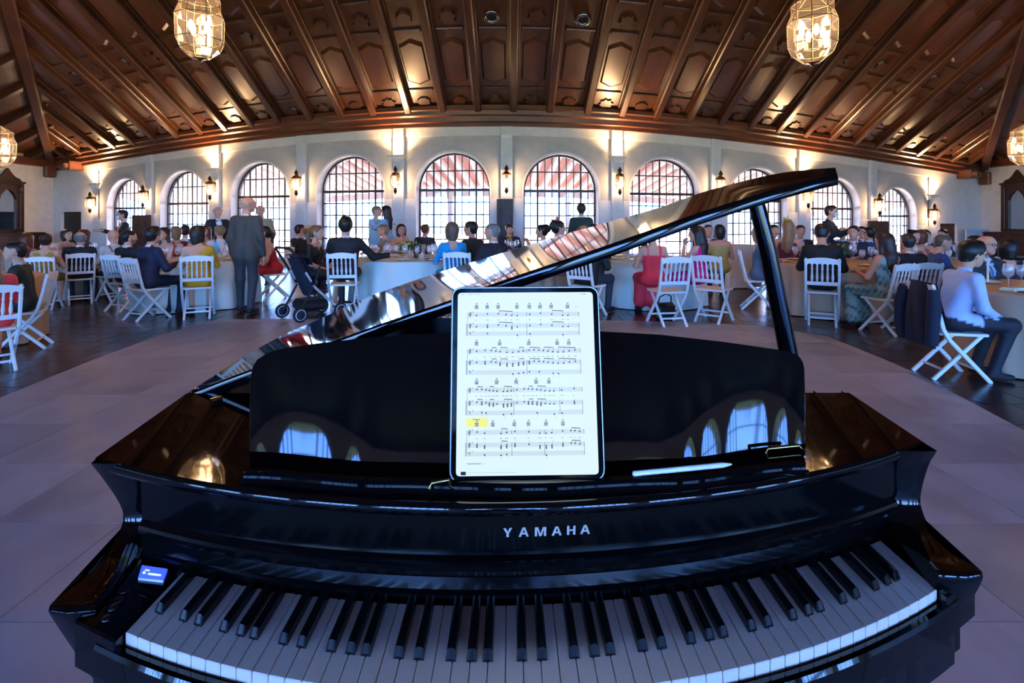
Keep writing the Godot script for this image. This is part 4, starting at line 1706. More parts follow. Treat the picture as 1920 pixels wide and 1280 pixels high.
func build_tablet() -> void:
	var bl := level_at(843, 906, CASE_TOP + 0.018)
	var br := level_at(1136, 900, CASE_TOP + 0.018)
	var tl := at(846, 538, -bl.z + 0.072)
	var tr := at(1122, 536, -br.z + 0.06)
	var cen := (bl + br + tl + tr) * 0.25
	var ux := ((br - bl) + (tr - tl)).normalized()
	var uy := ((tl - bl) + (tr - br))
	uy = (uy - ux * uy.dot(ux)).normalized()
	var uz := ux.cross(uy)
	var w := ((br - bl).length() + (tr - tl).length()) * 0.5
	var h := ((tl - bl).length() + (tr - br).length()) * 0.5
	var bs := Basis(ux, uy, uz)
	var t := thing("tablet", "large tablet standing on the music desk showing white sheet music", "tablet", cen)
	t.basis = bs
	var rect := func(hw: float, hh: float, r: float) -> PackedVector2Array:
		return rounded(PackedVector2Array([Vector2(-hw, -hh), Vector2(hw, -hh), Vector2(hw, hh), Vector2(-hw, hh)]), r, 5)
	var m := MB.new()
	m.prism(rect.call(w * 0.5, h * 0.5, 0.022), -0.009, 0.0, Transform3D.IDENTITY, 0.0015)
	part(t, "body", m.mesh(), mat("silver_case", rgb(150, 156, 165), 0.3, 0.5, 0.8))
	m = MB.new()
	m.prism(rect.call(w * 0.5 - 0.003, h * 0.5 - 0.003, 0.020), -0.001, 0.0012)
	part(t, "bezel", m.mesh(), mat("black_glass", rgb(8, 9, 12), 0.06, 0.15))
	m = MB.new()
	m.prism(rect.call(w * 0.5 - 0.006, h * 0.5 - 0.004, 0.015), -0.016, -0.010, Transform3D(Basis.IDENTITY, Vector3(-0.007, -0.001, 0)))
	part(t, "cover", m.mesh(), mat("blue_grey_cover", rgb(120, 136, 160), 0.6))
	# the screen itself, with texture coordinates
	var sm := glow_mat("tablet_screen", Color(0.95, 0.985, 1.0), 0.19)
	var tex := ImageTexture.create_from_image(sheet_image())
	sm.albedo_color = Color(0.03, 0.03, 0.035)
	sm.roughness = 0.12
	sm.metallic_specular = 0.15
	sm.emission_texture = tex
	sm.emission_operator = BaseMaterial3D.EMISSION_OP_MULTIPLY
	var hw := w * 0.5 - 0.013
	var hh := h * 0.5 - 0.012
	var outline: PackedVector2Array = rect.call(hw, hh, 0.008)
	var st := SurfaceTool.new()
	st.begin(Mesh.PRIMITIVE_TRIANGLES)
	var tri := Geometry2D.triangulate_polygon(outline)
	for i in range(0, tri.size(), 3):
		var q := [outline[tri[i]], outline[tri[i + 1]], outline[tri[i + 2]]]
		if (q[1] - q[0]).cross(q[2] - q[0]) > 0:
			q.reverse()
		for p in q:
			st.set_uv(Vector2(p.x / (2 * hw) + 0.5, 0.5 - p.y / (2 * hh)))
			st.set_normal(Vector3.BACK)
			st.add_vertex(Vector3(p.x, p.y, 0.0018))
	part(t, "screen", st.commit(), sm)
	var l := AreaLight3D.new()
	l.name = "light"
	l.area_size = Vector2(hw * 2, hh * 2)
	l.light_color = Color(0.85, 0.93, 1.0)
	l.light_energy = 0.012
	l.shadow_enabled = true
	t.add_child(l)
	l.position = Vector3(0, 0, 0.006)
	l.rotation = Vector3(0, PI, 0)
	# white stylus lying on the desk tray
	var s0 := level_at(1186, 888, CASE_TOP + 0.026)
	var s1 := level_at(1372, 870, CASE_TOP + 0.026)
	m = MB.new()
	m.tube([s0, s0.lerp(s1, 0.01), s0.lerp(s1, 0.9), s0.lerp(s1, 0.99), s1], [0.002, 0.0055, 0.0055, 0.002, 0.0008], 10)
	single("stylus", m.mesh(), mat("white_plastic", rgb(232, 232, 236), 0.3), "white tablet stylus lying on the piano's music desk tray", "stylus")

# ---------------------------------------------------------------- people: one smooth surface from a jointed skeleton
class Field:
	var o: Vector3
	var cs: float
	var nx: int
	var ny: int
	var nz: int
	var sum := PackedFloat32Array()
	var best := PackedFloat32Array()
	var reg := PackedByteArray()
	var k: float
	var reach: float

	func _init(lo: Vector3, hi: Vector3, cell: float, blend: float) -> void:
		o = lo
		cs = cell
		nx = int((hi.x - lo.x) / cell) + 2
		ny = int((hi.y - lo.y) / cell) + 2
		nz = int((hi.z - lo.z) / cell) + 2
		k = 1.0 / blend
		reach = maxf(blend * 3.0, cell * 2.2)
		sum.resize(nx * ny * nz)
		best.resize(nx * ny * nz)
		best.fill(1e9)
		reg.resize(nx * ny * nz)

	func capsule(a: Vector3, b: Vector3, ra: float, rb: float, region: int) -> void:
		var r := maxf(ra, rb) + reach
		var lo := (Vector3(minf(a.x, b.x), minf(a.y, b.y), minf(a.z, b.z)) - Vector3(r, r, r) - o) / cs
		var hi := (Vector3(maxf(a.x, b.x), maxf(a.y, b.y), maxf(a.z, b.z)) + Vector3(r, r, r) - o) / cs
		var x0 := maxi(0, int(lo.x))
		var y0 := maxi(0, int(lo.y))
		var z0 := maxi(0, int(lo.z))
		var x1 := mini(nx - 1, int(hi.x) + 1)
		var y1 := mini(ny - 1, int(hi.y) + 1)
		var z1 := mini(nz - 1, int(hi.z) + 1)
		var ab := b - a
		var inv := 1.0 / maxf(ab.length_squared(), 1e-9)
		var dr := rb - ra
		var far := reach
		for z in range(z0, z1 + 1):
			for y in range(y0, y1 + 1):
				var row := (z * ny + y) * nx
				var p := o + Vector3(x0 * cs, y * cs, z * cs) - a
				for x in range(x0, x1 + 1):
					var t := clampf(p.dot(ab) * inv, 0.0, 1.0)
					var d := (p - ab * t).length() - ra - dr * t
					if d < far:
						var i := row + x
						sum[i] += exp(-d * k)
						if d < best[i]:
							best[i] = d
							reg[i] = region
					p.x += cs

	func finish() -> void:
		for i in sum.size():
			sum[i] = -log(sum[i]) / k if sum[i] > 1e-12 else reach

	# keep only where z < a + b * y (used for hairlines), y above low
	func trim(a: float, b: float, low: float) -> void:
		var inv := 1.0 / sqrt(1.0 + b * b)
		for z in nz:
			for y in ny:
				var yy := maxf(o.y + y * cs, low)
				for x in nx:
					var d := (o.z + z * cs - a - b * yy) * inv
					var i := (z * ny + y) * nx + x
					if d > sum[i]:
						sum[i] = d

	func trim_above(h: float) -> void:
		for z in nz:
			for y in ny:
				var d := o.y + y * cs - h
				for x in nx:
					var i := (z * ny + y) * nx + x
					if d > sum[i]:
						sum[i] = d

	# surface nets: returns [points, normals, regions, indices]
	func nets() -> Array:
		var pts := PackedVector3Array()
		var rg := PackedByteArray()
		var ids := PackedInt32Array()
		ids.resize(nx * ny * nz)
		ids.fill(-1)
		var sy := nx
		var sz := nx * ny
		var off := [0, 1, sy, sy + 1, sz, sz + 1, sz + sy, sz + sy + 1]
		var edges := [[0, 1], [2, 3], [4, 5], [6, 7], [0, 2], [1, 3], [4, 6], [5, 7], [0, 4], [1, 5], [2, 6], [3, 7]]
		var cut := cs * 1.8
		for z in nz - 1:
			for y in ny - 1:
				var i := z * sz + y * sy
				for x in nx - 1:
					var v0 := sum[i]
					if v0 < cut and v0 > -cut:
						var m := 0
						for q in 8:
							if sum[i + off[q]] < 0.0:
								m |= 1 << q
						if m != 0 and m != 255:
							var acc := Vector3.ZERO
							var cnt := 0
							for e in edges:
								var a: int = e[0]
								var b: int = e[1]
								if ((m >> a) & 1) != ((m >> b) & 1):
									var va := sum[i + off[a]]
									var vb := sum[i + off[b]]
									var t := va / (va - vb)
									var pa := Vector3(a & 1, (a >> 1) & 1, a >> 2)
									var pb := Vector3(b & 1, (b >> 1) & 1, b >> 2)
									acc += pa.lerp(pb, t)
									cnt += 1
							acc /= cnt
							ids[i] = pts.size()
							pts.append(o + (Vector3(x, y, z) + acc) * cs)
							var near := 0
							if acc.x > 0.5:
								near |= 1
							if acc.y > 0.5:
								near |= 2
							if acc.z > 0.5:
								near |= 4
							rg.append(reg[i + off[near]])
					i += 1
		var ix := PackedInt32Array()
		for z in range(1, nz - 1):
			for y in range(1, ny - 1):
				var i := z * sz + y * sy + 1
				for x in range(1, nx - 1):
					if ids[i] >= 0 or ids[i - 1] >= 0 or ids[i - sy] >= 0 or ids[i - sz] >= 0:
						var s0 := sum[i] < 0.0
						for ax in 3:
							var st: int = [1, sy, sz][ax]
							var s1 := sum[i + st] < 0.0
							if s0 != s1:
								var u: int = [sy, sz, 1][ax]
								var w: int = [sz, 1, sy][ax]
								var a := ids[i]
								var b := ids[i - u]
								var c := ids[i - u - w]
								var d := ids[i - w]
								if a >= 0 and b >= 0 and c >= 0 and d >= 0:
									if s0:
										ix.append_array(PackedInt32Array([a, c, b, a, d, c]))
									else:
										ix.append_array(PackedInt32Array([a, b, c, a, c, d]))
					i += 1
		var nn := PackedVector3Array()
		nn.resize(pts.size())
		for q in range(0, ix.size(), 3):
			var a := pts[ix[q]]
			var f := (pts[ix[q + 2]] - a).cross(pts[ix[q + 1]] - a)
			nn[ix[q]] += f
			nn[ix[q + 1]] += f
			nn[ix[q + 2]] += f
		for q in nn.size():
			nn[q] = nn[q].normalized()
		return [pts, nn, rg, ix]

var head_shape := {}
var hand_shape := []
var hair_shape := {}

func make_head(female: bool) -> Array:
	if head_shape.has(female):
		return head_shape[female]
	var f := Field.new(Vector3(-0.12, -0.2, -0.14), Vector3(0.12, 0.15, 0.16), 0.0085, 0.010)
	var j := 0.92 if female else 1.0
	f.capsule(Vector3(0, 0.025, -0.02), Vector3(0, 0.03, 0.02), 0.082, 0.078, 0)
	f.capsule(Vector3(0, 0.0, -0.02), Vector3(0, -0.01, 0.03), 0.074, 0.066, 0)
	f.capsule(Vector3(0.022, -0.055, 0.035), Vector3(0.012, -0.092 * (2.0 - j) * 0.97, 0.062), 0.045 * j, 0.026 * j, 0)
	f.capsule(Vector3(-0.022, -0.055, 0.035), Vector3(-0.012, -0.092 * (2.0 - j) * 0.97, 0.062), 0.045 * j, 0.026 * j, 0)
	f.capsule(Vector3(0, 0.012, 0.096), Vector3(0, -0.03, 0.112), 0.008, 0.013, 0)
	f.capsule(Vector3(-0.035, 0.028, 0.084), Vector3(0.035, 0.028, 0.084), 0.010, 0.010, 0)
	f.capsule(Vector3(-0.014, -0.064, 0.092), Vector3(0.014, -0.064, 0.092), 0.009, 0.009, 0)
	for s in [-1, 1]:
		f.capsule(Vector3(s * 0.078, 0.012, -0.008), Vector3(s * 0.080, -0.03, 0.0), 0.016, 0.010, 0)
	f.capsule(Vector3(0, -0.06, -0.015), Vector3(0, -0.19, -0.035), 0.052 * j, 0.056 * j, 7)
	f.finish()
	head_shape[female] = f.nets()
	return head_shape[female]

func make_hand() -> Array:
	if hand_shape.size():
		return hand_shape
	var f := Field.new(Vector3(-0.07, -0.07, -0.03), Vector3(0.08, 0.04, 0.22), 0.0065, 0.0035)
	# palm, back of the hand up (+y), fingers along +z, thumb on +x
	f.capsule(Vector3(0, 0, -0.01), Vector3(0, 0, 0.03), 0.024, 0.022, 0)
	for q in [[-0.028, 0.082], [-0.010, 0.088], [0.010, 0.088], [0.028, 0.084]]:
		f.capsule(Vector3(q[0] * 0.5, 0, 0.02), Vector3(q[0], 0.0, q[1]), 0.017, 0.012, 0)
	for q in [[-0.031, 0.083, 0.056], [-0.0105, 0.089, 0.074], [0.0105, 0.089, 0.079], [0.031, 0.085, 0.070]]:
		var a := Vector3(q[0], 0.0, q[1])
		var sp: float = q[0] * 0.22
		var b := a + Vector3(sp * 0.5, -0.006, q[2] * 0.45)
		var c := b + Vector3(sp * 0.3, -0.016, q[2] * 0.28)
		var e := c + Vector3(sp * 0.2, -0.018, q[2] * 0.16)
		f.capsule(a, b, 0.0095, 0.009, 0)
		f.capsule(b, c, 0.009, 0.0085, 0)
		f.capsule(c, e, 0.0085, 0.0075, 0)
	f.capsule(Vector3(0.016, -0.004, 0.014), Vector3(0.045, -0.014, 0.048), 0.016, 0.012, 0)
	f.capsule(Vector3(0.045, -0.014, 0.048), Vector3(0.054, -0.022, 0.076), 0.0105, 0.0095, 0)
	f.capsule(Vector3(0.054, -0.022, 0.076), Vector3(0.054, -0.03, 0.098), 0.0095, 0.008, 0)
	f.finish()
	hand_shape = f.nets()
	return hand_shape

func make_hair(style: String) -> ArrayMesh:
	if hair_shape.has(style):
		return hair_shape[style]
	var f := Field.new(Vector3(-0.17, -0.46, -0.24), Vector3(0.17, 0.2, 0.14), 0.0105, 0.012)
	var cap := func(g: float) -> void:
		f.capsule(Vector3(0, 0.032, -0.03), Vector3(0, 0.038, 0.018), 0.090 + g, 0.084 + g, 0)
		f.capsule(Vector3(0, 0.0, -0.035), Vector3(0, -0.03, -0.04), 0.083 + g * 0.6, 0.066 + g * 0.5, 0)
	match style:
		"short", "cropped":
			cap.call(0.002 if style == "short" else -0.005)
			f.finish()
			f.trim(0.03, 0.85, -0.12)
		"fringe":
			cap.call(0.002)
			f.finish()
			f.trim(0.012, 0.25, -0.12)
			f.trim_above(0.05)
		"full":
			cap.call(0.008)
			f.capsule(Vector3(-0.03, 0.105, 0.035), Vector3(0.04, 0.11, 0.03), 0.03, 0.03, 0)
			f.finish()
			f.trim(0.035, 0.75, -0.12)
		"bob":
			cap.call(0.008)
			f.capsule(Vector3(0, -0.02, -0.05), Vector3(0, -0.10, -0.045), 0.085, 0.075, 0)
			for s in [-1, 1]:
				f.capsule(Vector3(s * 0.075, 0.0, -0.01), Vector3(s * 0.07, -0.10, 0.0), 0.033, 0.03, 0)
			f.finish()
			f.trim(0.035, 0.7, -0.02)
		"long":
			cap.call(0.006)
			f.capsule(Vector3(0, -0.02, -0.055), Vector3(0, -0.20, -0.10), 0.085, 0.075, 0)
			f.capsule(Vector3(0, -0.20, -0.10), Vector3(0, -0.38, -0.125), 0.075, 0.045, 0)
			for s in [-1, 1]:
				f.capsule(Vector3(s * 0.072, 0.0, -0.015), Vector3(s * 0.085, -0.2, -0.03), 0.034, 0.03, 0)
				f.capsule(Vector3(s * 0.05, -0.2, -0.09), Vector3(s * 0.06, -0.34, -0.11), 0.045, 0.03, 0)
			f.finish()
			f.trim(0.035, 0.7, -0.02)
		"updo":
			cap.call(0.003)
			f.capsule(Vector3(0, 0.07, -0.11), Vector3(0, 0.03, -0.125), 0.045, 0.045, 0)
			f.capsule(Vector3(-0.02, 0.09, -0.08), Vector3(0.03, 0.08, -0.1), 0.04, 0.03, 0)
			f.finish()
			f.trim(0.03, 0.8, -0.1)
		"ponytail":
			cap.call(0.003)
			f.capsule(Vector3(0, 0.02, -0.11), Vector3(0, -0.05, -0.15), 0.035, 0.035, 0)
			f.capsule(Vector3(0, -0.05, -0.15), Vector3(0, -0.26, -0.13), 0.034, 0.015, 0)
			f.finish()
			f.trim(0.03, 0.8, -0.1)
	var g := f.nets()
	var m := MB.new()
	m.v = g[0]
	m.n = g[1]
	m.ix = g[3]
	hair_shape[style] = m.mesh()
	return hair_shape[style]

func lin(c: Color) -> Color:
	return c.srgb_to_linear()

# a place on the floor; towards the ends of the hall the tables stand a little closer
func spot(x: float, d: float) -> Vector3:
	var e := clampf((absf(x - CX) / FOCAL - 0.5) / 0.4, 0.0, 1.2)
	var p := at(x, HORIZON, d * (1.0 - 0.14 * e))
	p.y = 0.0
	return p

func spot_size(x: float) -> float:
	return 1.0 - 0.10 * clampf((absf(x - CX) / FOCAL - 0.5) / 0.4, 0.0, 1.2)

# yaw 180 turns the back to the pianist, 90 faces along the wall towards the lattice screen
func seen_yaw(x: float, yaw: float) -> float:
	return deg_to_rad(yaw) - atan((x - CX) / FOCAL)

# s: x, d (place), yaw, kind "sit" or "stand", wear, cols, skin, hair, style, ...
func person(s: Dictionary) -> Node3D:
	var female: bool = s.get("female", false)
	var sit: bool = s.get("kind", "sit") == "sit"
	var size: float = s.get("size", 1.0)
	var lean: float = s.get("lean", 0.06)
	var wear: String = s.wear
	var skin: Color = lin(s.get("skin", rgb(206, 152, 124)))
	var main: Color = lin(s.main)
	var second: Color = lin(s.get("second", rgb(40, 40, 46)))
	var shirt: Color = lin(s.get("shirt", rgb(225, 228, 235)))
	var tie: Color = lin(s.get("tie", s.get("shirt", rgb(225, 228, 235))))
	var shoe: Color = lin(s.get("shoe", rgb(22, 20, 20)))
	var pose: String = s.get("pose", "table" if sit else "side")
	var cell := 0.022 if s.d < 9.4 else 0.027
	# ---- skeleton; the person faces +z
	var pel := Vector3(0, 0.555, -0.03) if sit else Vector3(0, 0.96, 0)
	var tilt := Basis(Vector3.RIGHT, lean)
	var slim := 0.90 if female else 1.0
	var chest := pel + tilt * Vector3(0, 0.30, 0.0)
	var neck := pel + tilt * Vector3(0, 0.50, -0.015)
	var headc := neck + Basis(Vector3.RIGHT, lean * 0.5) * Vector3(0, 0.165, 0.03)
	var sh_w := 0.185 * slim
	var bulk := 0.010 if wear == "suit" else 0.0
	var lo := Vector3(-0.62, -0.02, -0.42)
	var hi := Vector3(0.62, neck.y + 0.12, 0.86)
	var f := Field.new(lo, hi, cell, 0.014)
	# torso
	f.capsule(pel + Vector3(-0.075, 0, -0.01), pel + Vector3(0.075, 0, -0.01), 0.110 * (1.04 if female else 1.0), 0.110 * (1.04 if female else 1.0), 1)
	for sd in [-1, 1]:
		f.capsule(pel + tilt * Vector3(sd * 0.06, 0.06, 0), chest + tilt * Vector3(sd * 0.075 * slim, 0.02, 0.005), (0.084 if female else 0.098) + bulk, (0.09 if female else 0.1) + bulk, 0)
		f.capsule(chest + tilt * Vector3(sd * 0.075 * slim, 0.0, 0.01), neck + tilt * Vector3(sd * 0.10 * slim, -0.09, 0.0), (0.09 if female else 0.1) + bulk, 0.062 + bulk, 0)
		if female:
			f.capsule(chest + tilt * Vector3(sd * 0.065, 0.035, 0.085), chest + tilt * Vector3(sd * 0.06, 0.02, 0.09), 0.05, 0.05, 0)
	f.capsule(neck + tilt * Vector3(-sh_w * 0.8, -0.065, 0), neck + tilt * Vector3(sh_w * 0.8, -0.065, 0), 0.05 + bulk, 0.05 + bulk, 0)
	f.capsule(neck + tilt * Vector3(0, -0.07, -0.005), neck + Vector3(0, 0.05, 0.012), 0.068, 0.05, 7)
	# arms
	var arms := {}
	for sd in [-1, 1]:
		var sh: Vector3 = neck + tilt * Vector3(sd * sh_w, -0.07, 0)
		var el := Vector3(sd * 0.07, -0.25, 0.09)
		var wr := Vector3(-sd * 0.03, -0.195, 0.32)
		match pose:
			"lap":
				el = Vector3(sd * 0.055, -0.27, 0.02)
				wr = Vector3(-sd * 0.07, -0.36, 0.22)
			"chin":
				if sd == 1:
					el = Vector3(0.07, -0.21, 0.17)
					wr = Vector3(-0.10, 0.05, 0.20)
			"clasp":
				el = Vector3(sd * 0.08, -0.18, 0.2)
				wr = Vector3(-sd * 0.12, 0.02, 0.3)
			"side":
				el = Vector3(sd * 0.055, -0.28, -0.02)
				wr = Vector3(sd * 0.06, -0.53, 0.05)
			"reach":
				if sd == -1:
					el = Vector3(-0.14, -0.2, 0.15)
					wr = Vector3(-0.22, -0.19, 0.40)
			"reach_right":
				if sd == -1:
					el = Vector3(-0.20, -0.22, 0.06)
					wr = Vector3(-0.42, -0.2, 0.16)
			"serve":
				el = Vector3(sd * 0.03, -0.22, 0.14)
				wr = Vector3(sd * 0.02, -0.12, 0.40)
			"hug":
				el = Vector3(sd * 0.1, -0.15, 0.18)
				wr = Vector3(-sd * 0.08, -0.08, 0.36)
			"front":
				el = Vector3(sd * 0.08, -0.27, 0.02)
				wr = Vector3(-sd * 0.12, -0.38, 0.17)
		el = sh + el
		wr = sh + wr
		var sleeve := bulk + (0.006 if wear == "shirt" else 0.0)
		f.capsule(sh, el, 0.052 * slim + sleeve, 0.043 * slim + sleeve, 2)
		f.capsule(el, wr, 0.043 * slim + sleeve, 0.030 * slim + sleeve * 0.8, 3)
		arms[sd] = [el, wr]
	# legs
	var hips := 0.095
	var gap: float = s.get("knees", 0.03)
	for sd in [-1, 1]:
		if sit:
			var kn := Vector3(sd * (hips + gap), 0.53, 0.43)
			var an := Vector3(sd * (hips + gap * 0.6), 0.09, 0.40 + s.get("feet", 0.0))
			f.capsule(pel + Vector3(sd * hips, -0.005, 0.02), kn, 0.092, 0.066, 4)
			f.capsule(kn, an, 0.062 if wear in ["suit", "shirt"] else 0.054, 0.048 if wear in ["suit", "shirt"] else 0.036, 5)
			f.capsule(an + Vector3(0, -0.045, -0.03), an + Vector3(sd * 0.01, -0.055, 0.15), 0.042, 0.032, 6)
		else:
			var kn := Vector3(sd * 0.10, 0.50, 0.02)
			var an := Vector3(sd * (0.105 + gap), 0.09, -0.01 + sd * s.get("stride", 0.03))
			f.capsule(pel + Vector3(sd * hips, -0.03, 0), kn, 0.095, 0.068, 4)
			f.capsule(kn, an, 0.066, 0.05, 5)
			f.capsule(an + Vector3(0, -0.045, -0.03), an + Vector3(sd * 0.02, -0.055, 0.16), 0.042, 0.034, 6)
	if wear == "dress":
		if sit:
			f.capsule(pel + Vector3(0, -0.02, 0.06), Vector3(0, 0.53, 0.40), 0.11, 0.085, 4)
			f.capsule(Vector3(-0.08, 0.53, 0.41), Vector3(0.08, 0.53, 0.41), 0.078, 0.078, 4)
			if s.get("maxi", false):
				f.capsule(Vector3(-0.06, 0.5, 0.42), Vector3(-0.08, 0.16, 0.40), 0.09, 0.11, 5)
				f.capsule(Vector3(0.06, 0.5, 0.42), Vector3(0.08, 0.16, 0.40), 0.09, 0.11, 5)
		else:
			for sd in [-1, 1]:
				f.capsule(pel + Vector3(sd * 0.06, 0, 0), Vector3(sd * 0.09, 0.5, 0), 0.13, 0.15, 4)
	elif wear == "suit":
		# jacket skirt
		if not sit:
			for sd in [-1, 1]:
				f.capsule(pel + Vector3(sd * 0.07, 0.02, 0), pel + Vector3(sd * 0.085, -0.1, 0), 0.122, 0.128, 1)
	f.finish()
	var g := f.nets()
	# ---- colour every point by the cloth it belongs to
	var m := MB.new()
	m.use_tint = true
	var inv := tilt.inverse()
	var neckline: float = s.get("neckline", 0.80)
	var low_back: float = s.get("back", neckline)
	var sleeves: String = s.get("sleeves", "none")
	var pts: PackedVector3Array = g[0]
	var nrm: PackedVector3Array = g[1]
	var regs: PackedByteArray = g[2]
	for i in pts.size():
		var p := pts[i]
		var l := inv * (p - pel)
		var ty := l.y / 0.50
		var c := skin
		match wear:
			"suit":
				match regs[i]:
					0, 1, 2, 3:
						c = main
						if regs[i] == 0 and l.z > 0.055 and ty > 0.36:
							var w := 0.010 + 0.052 * clampf((ty - 0.36) / 0.6, 0, 1)
							if absf(l.x) < w:
								c = shirt
							if absf(l.x) < 0.019:
								c = tie
					4, 5:
						c = second
					6:
						c = shoe
					7:
						c = skin if ty > 1.03 else (shirt if l.z > 0.02 or ty > 0.985 else main)
			"shirt":
				match regs[i]:
					0, 2, 3:
						c = main if regs[i] != 0 or ty > 0.03 else second
						if s.get("braces", false) and regs[i] == 0:
							var cross := absf(l.x) - 0.075 if l.z > 0 else absf(absf(l.x) - 0.17 * (ty - 0.35))
							if (l.z > 0 and absf(cross) < 0.014) or (l.z <= 0 and cross < 0.016):
								c = second
					1:
						c = main if ty > 0.03 else second
					4:
						c = main if sit and ty > 0.03 and p.z < 0.16 else second
					5:
						c = second
					6:
						c = shoe
					7:
						c = skin if ty > 1.04 else main
			"dress":
				match regs[i]:
					0:
						var lim := neckline if l.z > 0 else low_back
						if s.has("one_shoulder"):
							lim = neckline + l.x * s.one_shoulder
						if ty < lim:
							c = main
						elif s.get("straps", false) and absf(absf(l.x) - 0.09) < 0.014:
							c = main
					1:
						c = main
					2:
						if sleeves != "none":
							c = main
						elif s.has("one_shoulder") and l.x * signf(s.one_shoulder) > 0:
							c = main
					3:
						if sleeves == "long":
							c = main
					4:
						c = main
						if sit and s.get("short", false) and p.z > 0.33:
							c = skin
						if not sit and p.y < 0.45:
							c = skin
					5:
						c = skin if not s.get("maxi", false) else main
					6:
						c = shoe
				if s.has("print") and c == main:
					var q := sin(p.x * 61.0 + p.z * 37.0) * sin(p.y * 53.0 + p.z * 41.0) + sin(p.x * 29.0 - p.y * 31.0) * 0.6
					if q > 0.45:
						c = lin(s.print)
		m.v.append(p)
		m.n.append(nrm[i])
		m.c.append(c)
	m.ix = g[3]
	# ---- head
	var turn: float = deg_to_rad(s.get("turn", 0.0))
	var nod: float = deg_to_rad(s.get("nod", 0.0))
	var hb := Basis(Vector3.UP, turn) * Basis(Vector3.RIGHT, nod)
	var hx := Transform3D(hb, headc)
	var h := make_head(female)
	var b0 := m.v.size()
	var hair_c: Color = lin(s.get("hair", rgb(50, 36, 28)))
	var brow := hair_c.lerp(skin, 0.25)
	var lips := lin(rgb(168, 84, 80)) if female else skin * Color(0.75, 0.55, 0.52)
	var beard: bool = s.get("beard", false)
	for i in h[0].size():
		var p: Vector3 = h[0][i]
		var c := skin
		if p.z > 0.055:
			var ex := absf(absf(p.x) - 0.031)
			if ex < 0.014 and absf(p.y - 0.006) < 0.0065:
				c = Color(0.55, 0.53, 0.5) if ex > 0.006 else Color(0.03, 0.02, 0.015)
			elif ex < 0.019 and absf(p.y - 0.032) < 0.006:
				c = brow
			elif absf(p.x) < 0.024 and absf(p.y + 0.065) < 0.009:
				c = lips
			elif beard and p.y < -0.045:
				c = hair_c.lerp(skin, 0.3)
		elif beard and p.y < -0.04 and p.z > 0.0 and h[2][i] != 7:
			c = hair_c.lerp(skin, 0.35)
		m.v.append(hx * p)
		m.n.append(hb * h[1][i])
		m.c.append(c)
	for q in h[3]:
		m.ix.append(b0 + q)
	# ---- hands
	var hd := make_hand()
	for sd in [-1, 1]:
		var el: Vector3 = arms[sd][0]
		var wr: Vector3 = arms[sd][1]
		var fz := (wr - el).normalized()
		var ref := Vector3.UP
		if pose in ["side"] or absf(fz.y) > 0.8:
			ref = Vector3(sd, 0, 0)
		var flat := fz
		if pose in ["table", "reach", "reach_right", "serve"] and absf(fz.y) < 0.8:
			flat = Vector3(fz.x, fz.y * 0.25, fz.z).normalized()
		var fx := ref.cross(flat).normalized()
		var fy := flat.cross(fx)
		# thumb on the inner side
		var bs := Basis(fx * (1.0 if sd == -1 else -1.0), fy, flat)
		if pose == "side":
			bs = Basis(Vector3(0, 0, 1) - flat * flat.z, fy, flat)
			bs.x = bs.x.normalized()
		var mirror := bs.determinant() < 0
		var tr := Transform3D(bs.scaled_local(Vector3.ONE * (0.92 if female else 1.0)), wr + flat * 0.012)
		b0 = m.v.size()
		for i in hd[0].size():
			m.v.append(tr * hd[0][i])
			m.n.append((bs * hd[1][i]).normalized())
			m.c.append(skin)
		for q in range(0, hd[3].size(), 3):
			if mirror:
				m.ix.append_array(PackedInt32Array([b0 + hd[3][q], b0 + hd[3][q + 2], b0 + hd[3][q + 1]]))
			else:
				m.ix.append_array(PackedInt32Array([b0 + hd[3][q], b0 + hd[3][q + 1], b0 + hd[3][q + 2]]))
	var cloth := mat("cloth_and_skin", Color.WHITE, 0.72)
	cloth.vertex_color_use_as_albedo = true
	# ---- place
	var where := spot(s.x, s.d)
	size *= spot_size(s.x)
	var o := thing("person", s.label, "person", where, seen_yaw(s.x, s.yaw), s.get("group", "wedding guests at the tables" if sit else "people standing in the hall"))
	o.scale = Vector3.ONE * size
	part(o, "body", m.mesh(), cloth)
	var style: String = s.get("style", "short")
	if style != "bald":
		var key := "hair_%s" % hair_c.to_html(false)
		var hm := grain(mat(key, s.get("hair", rgb(50, 36, 28)), 0.5), ntex("strands", 0.05, 12, 3, [rgb(140, 140, 140), rgb(255, 255, 255)]), Vector3(7.0, 0.7, 7.0), false)
		part(o, "hair", make_hair(style), hm, hx)
	if s.get("glasses", false):
		var gm := MB.new()
		for sd in [-1, 1]:
			var ring := []
			for q in 13:
				ring.append(Vector3(sd * 0.032 + cos(TAU * q / 12) * 0.024, 0.004 + sin(TAU * q / 12) * 0.018, 0.118))
			gm.tube(ring, [0.003], 5, false)
			gm.tube([Vector3(sd * 0.056, 0.008, 0.116), Vector3(sd * 0.084, 0.01, 0.0)], [0.003], 5)
		gm.tube([Vector3(-0.009, 0.008, 0.119), Vector3(0.009, 0.008, 0.119)], [0.003], 5)
		part(o, "glasses", gm.mesh(), mat("spectacle_frame", rgb(30, 26, 26), 0.3), hx)
	if s.get("mask", false):
		var rows := []
		for q in 6:
			var a := PackedVector3Array()
			for e in 9:
				var ang := (e - 4) / 4.0 * 1.25
				var rr := 0.074 - 0.008 * absf(q - 2.5)
				a.append(Vector3(sin(ang) * rr, -0.105 + q * 0.017, 0.045 + cos(ang) * (0.072 + (0.012 if q in [2, 3] else 0.0))))
			rows.append(a)
		var mm := MB.new()
		mm.grid(rows)
		part(o, "face_mask", mm.mesh(), mat("mask_cloth", s.get("mask_col", rgb(196, 216, 232)), 0.8), hx)
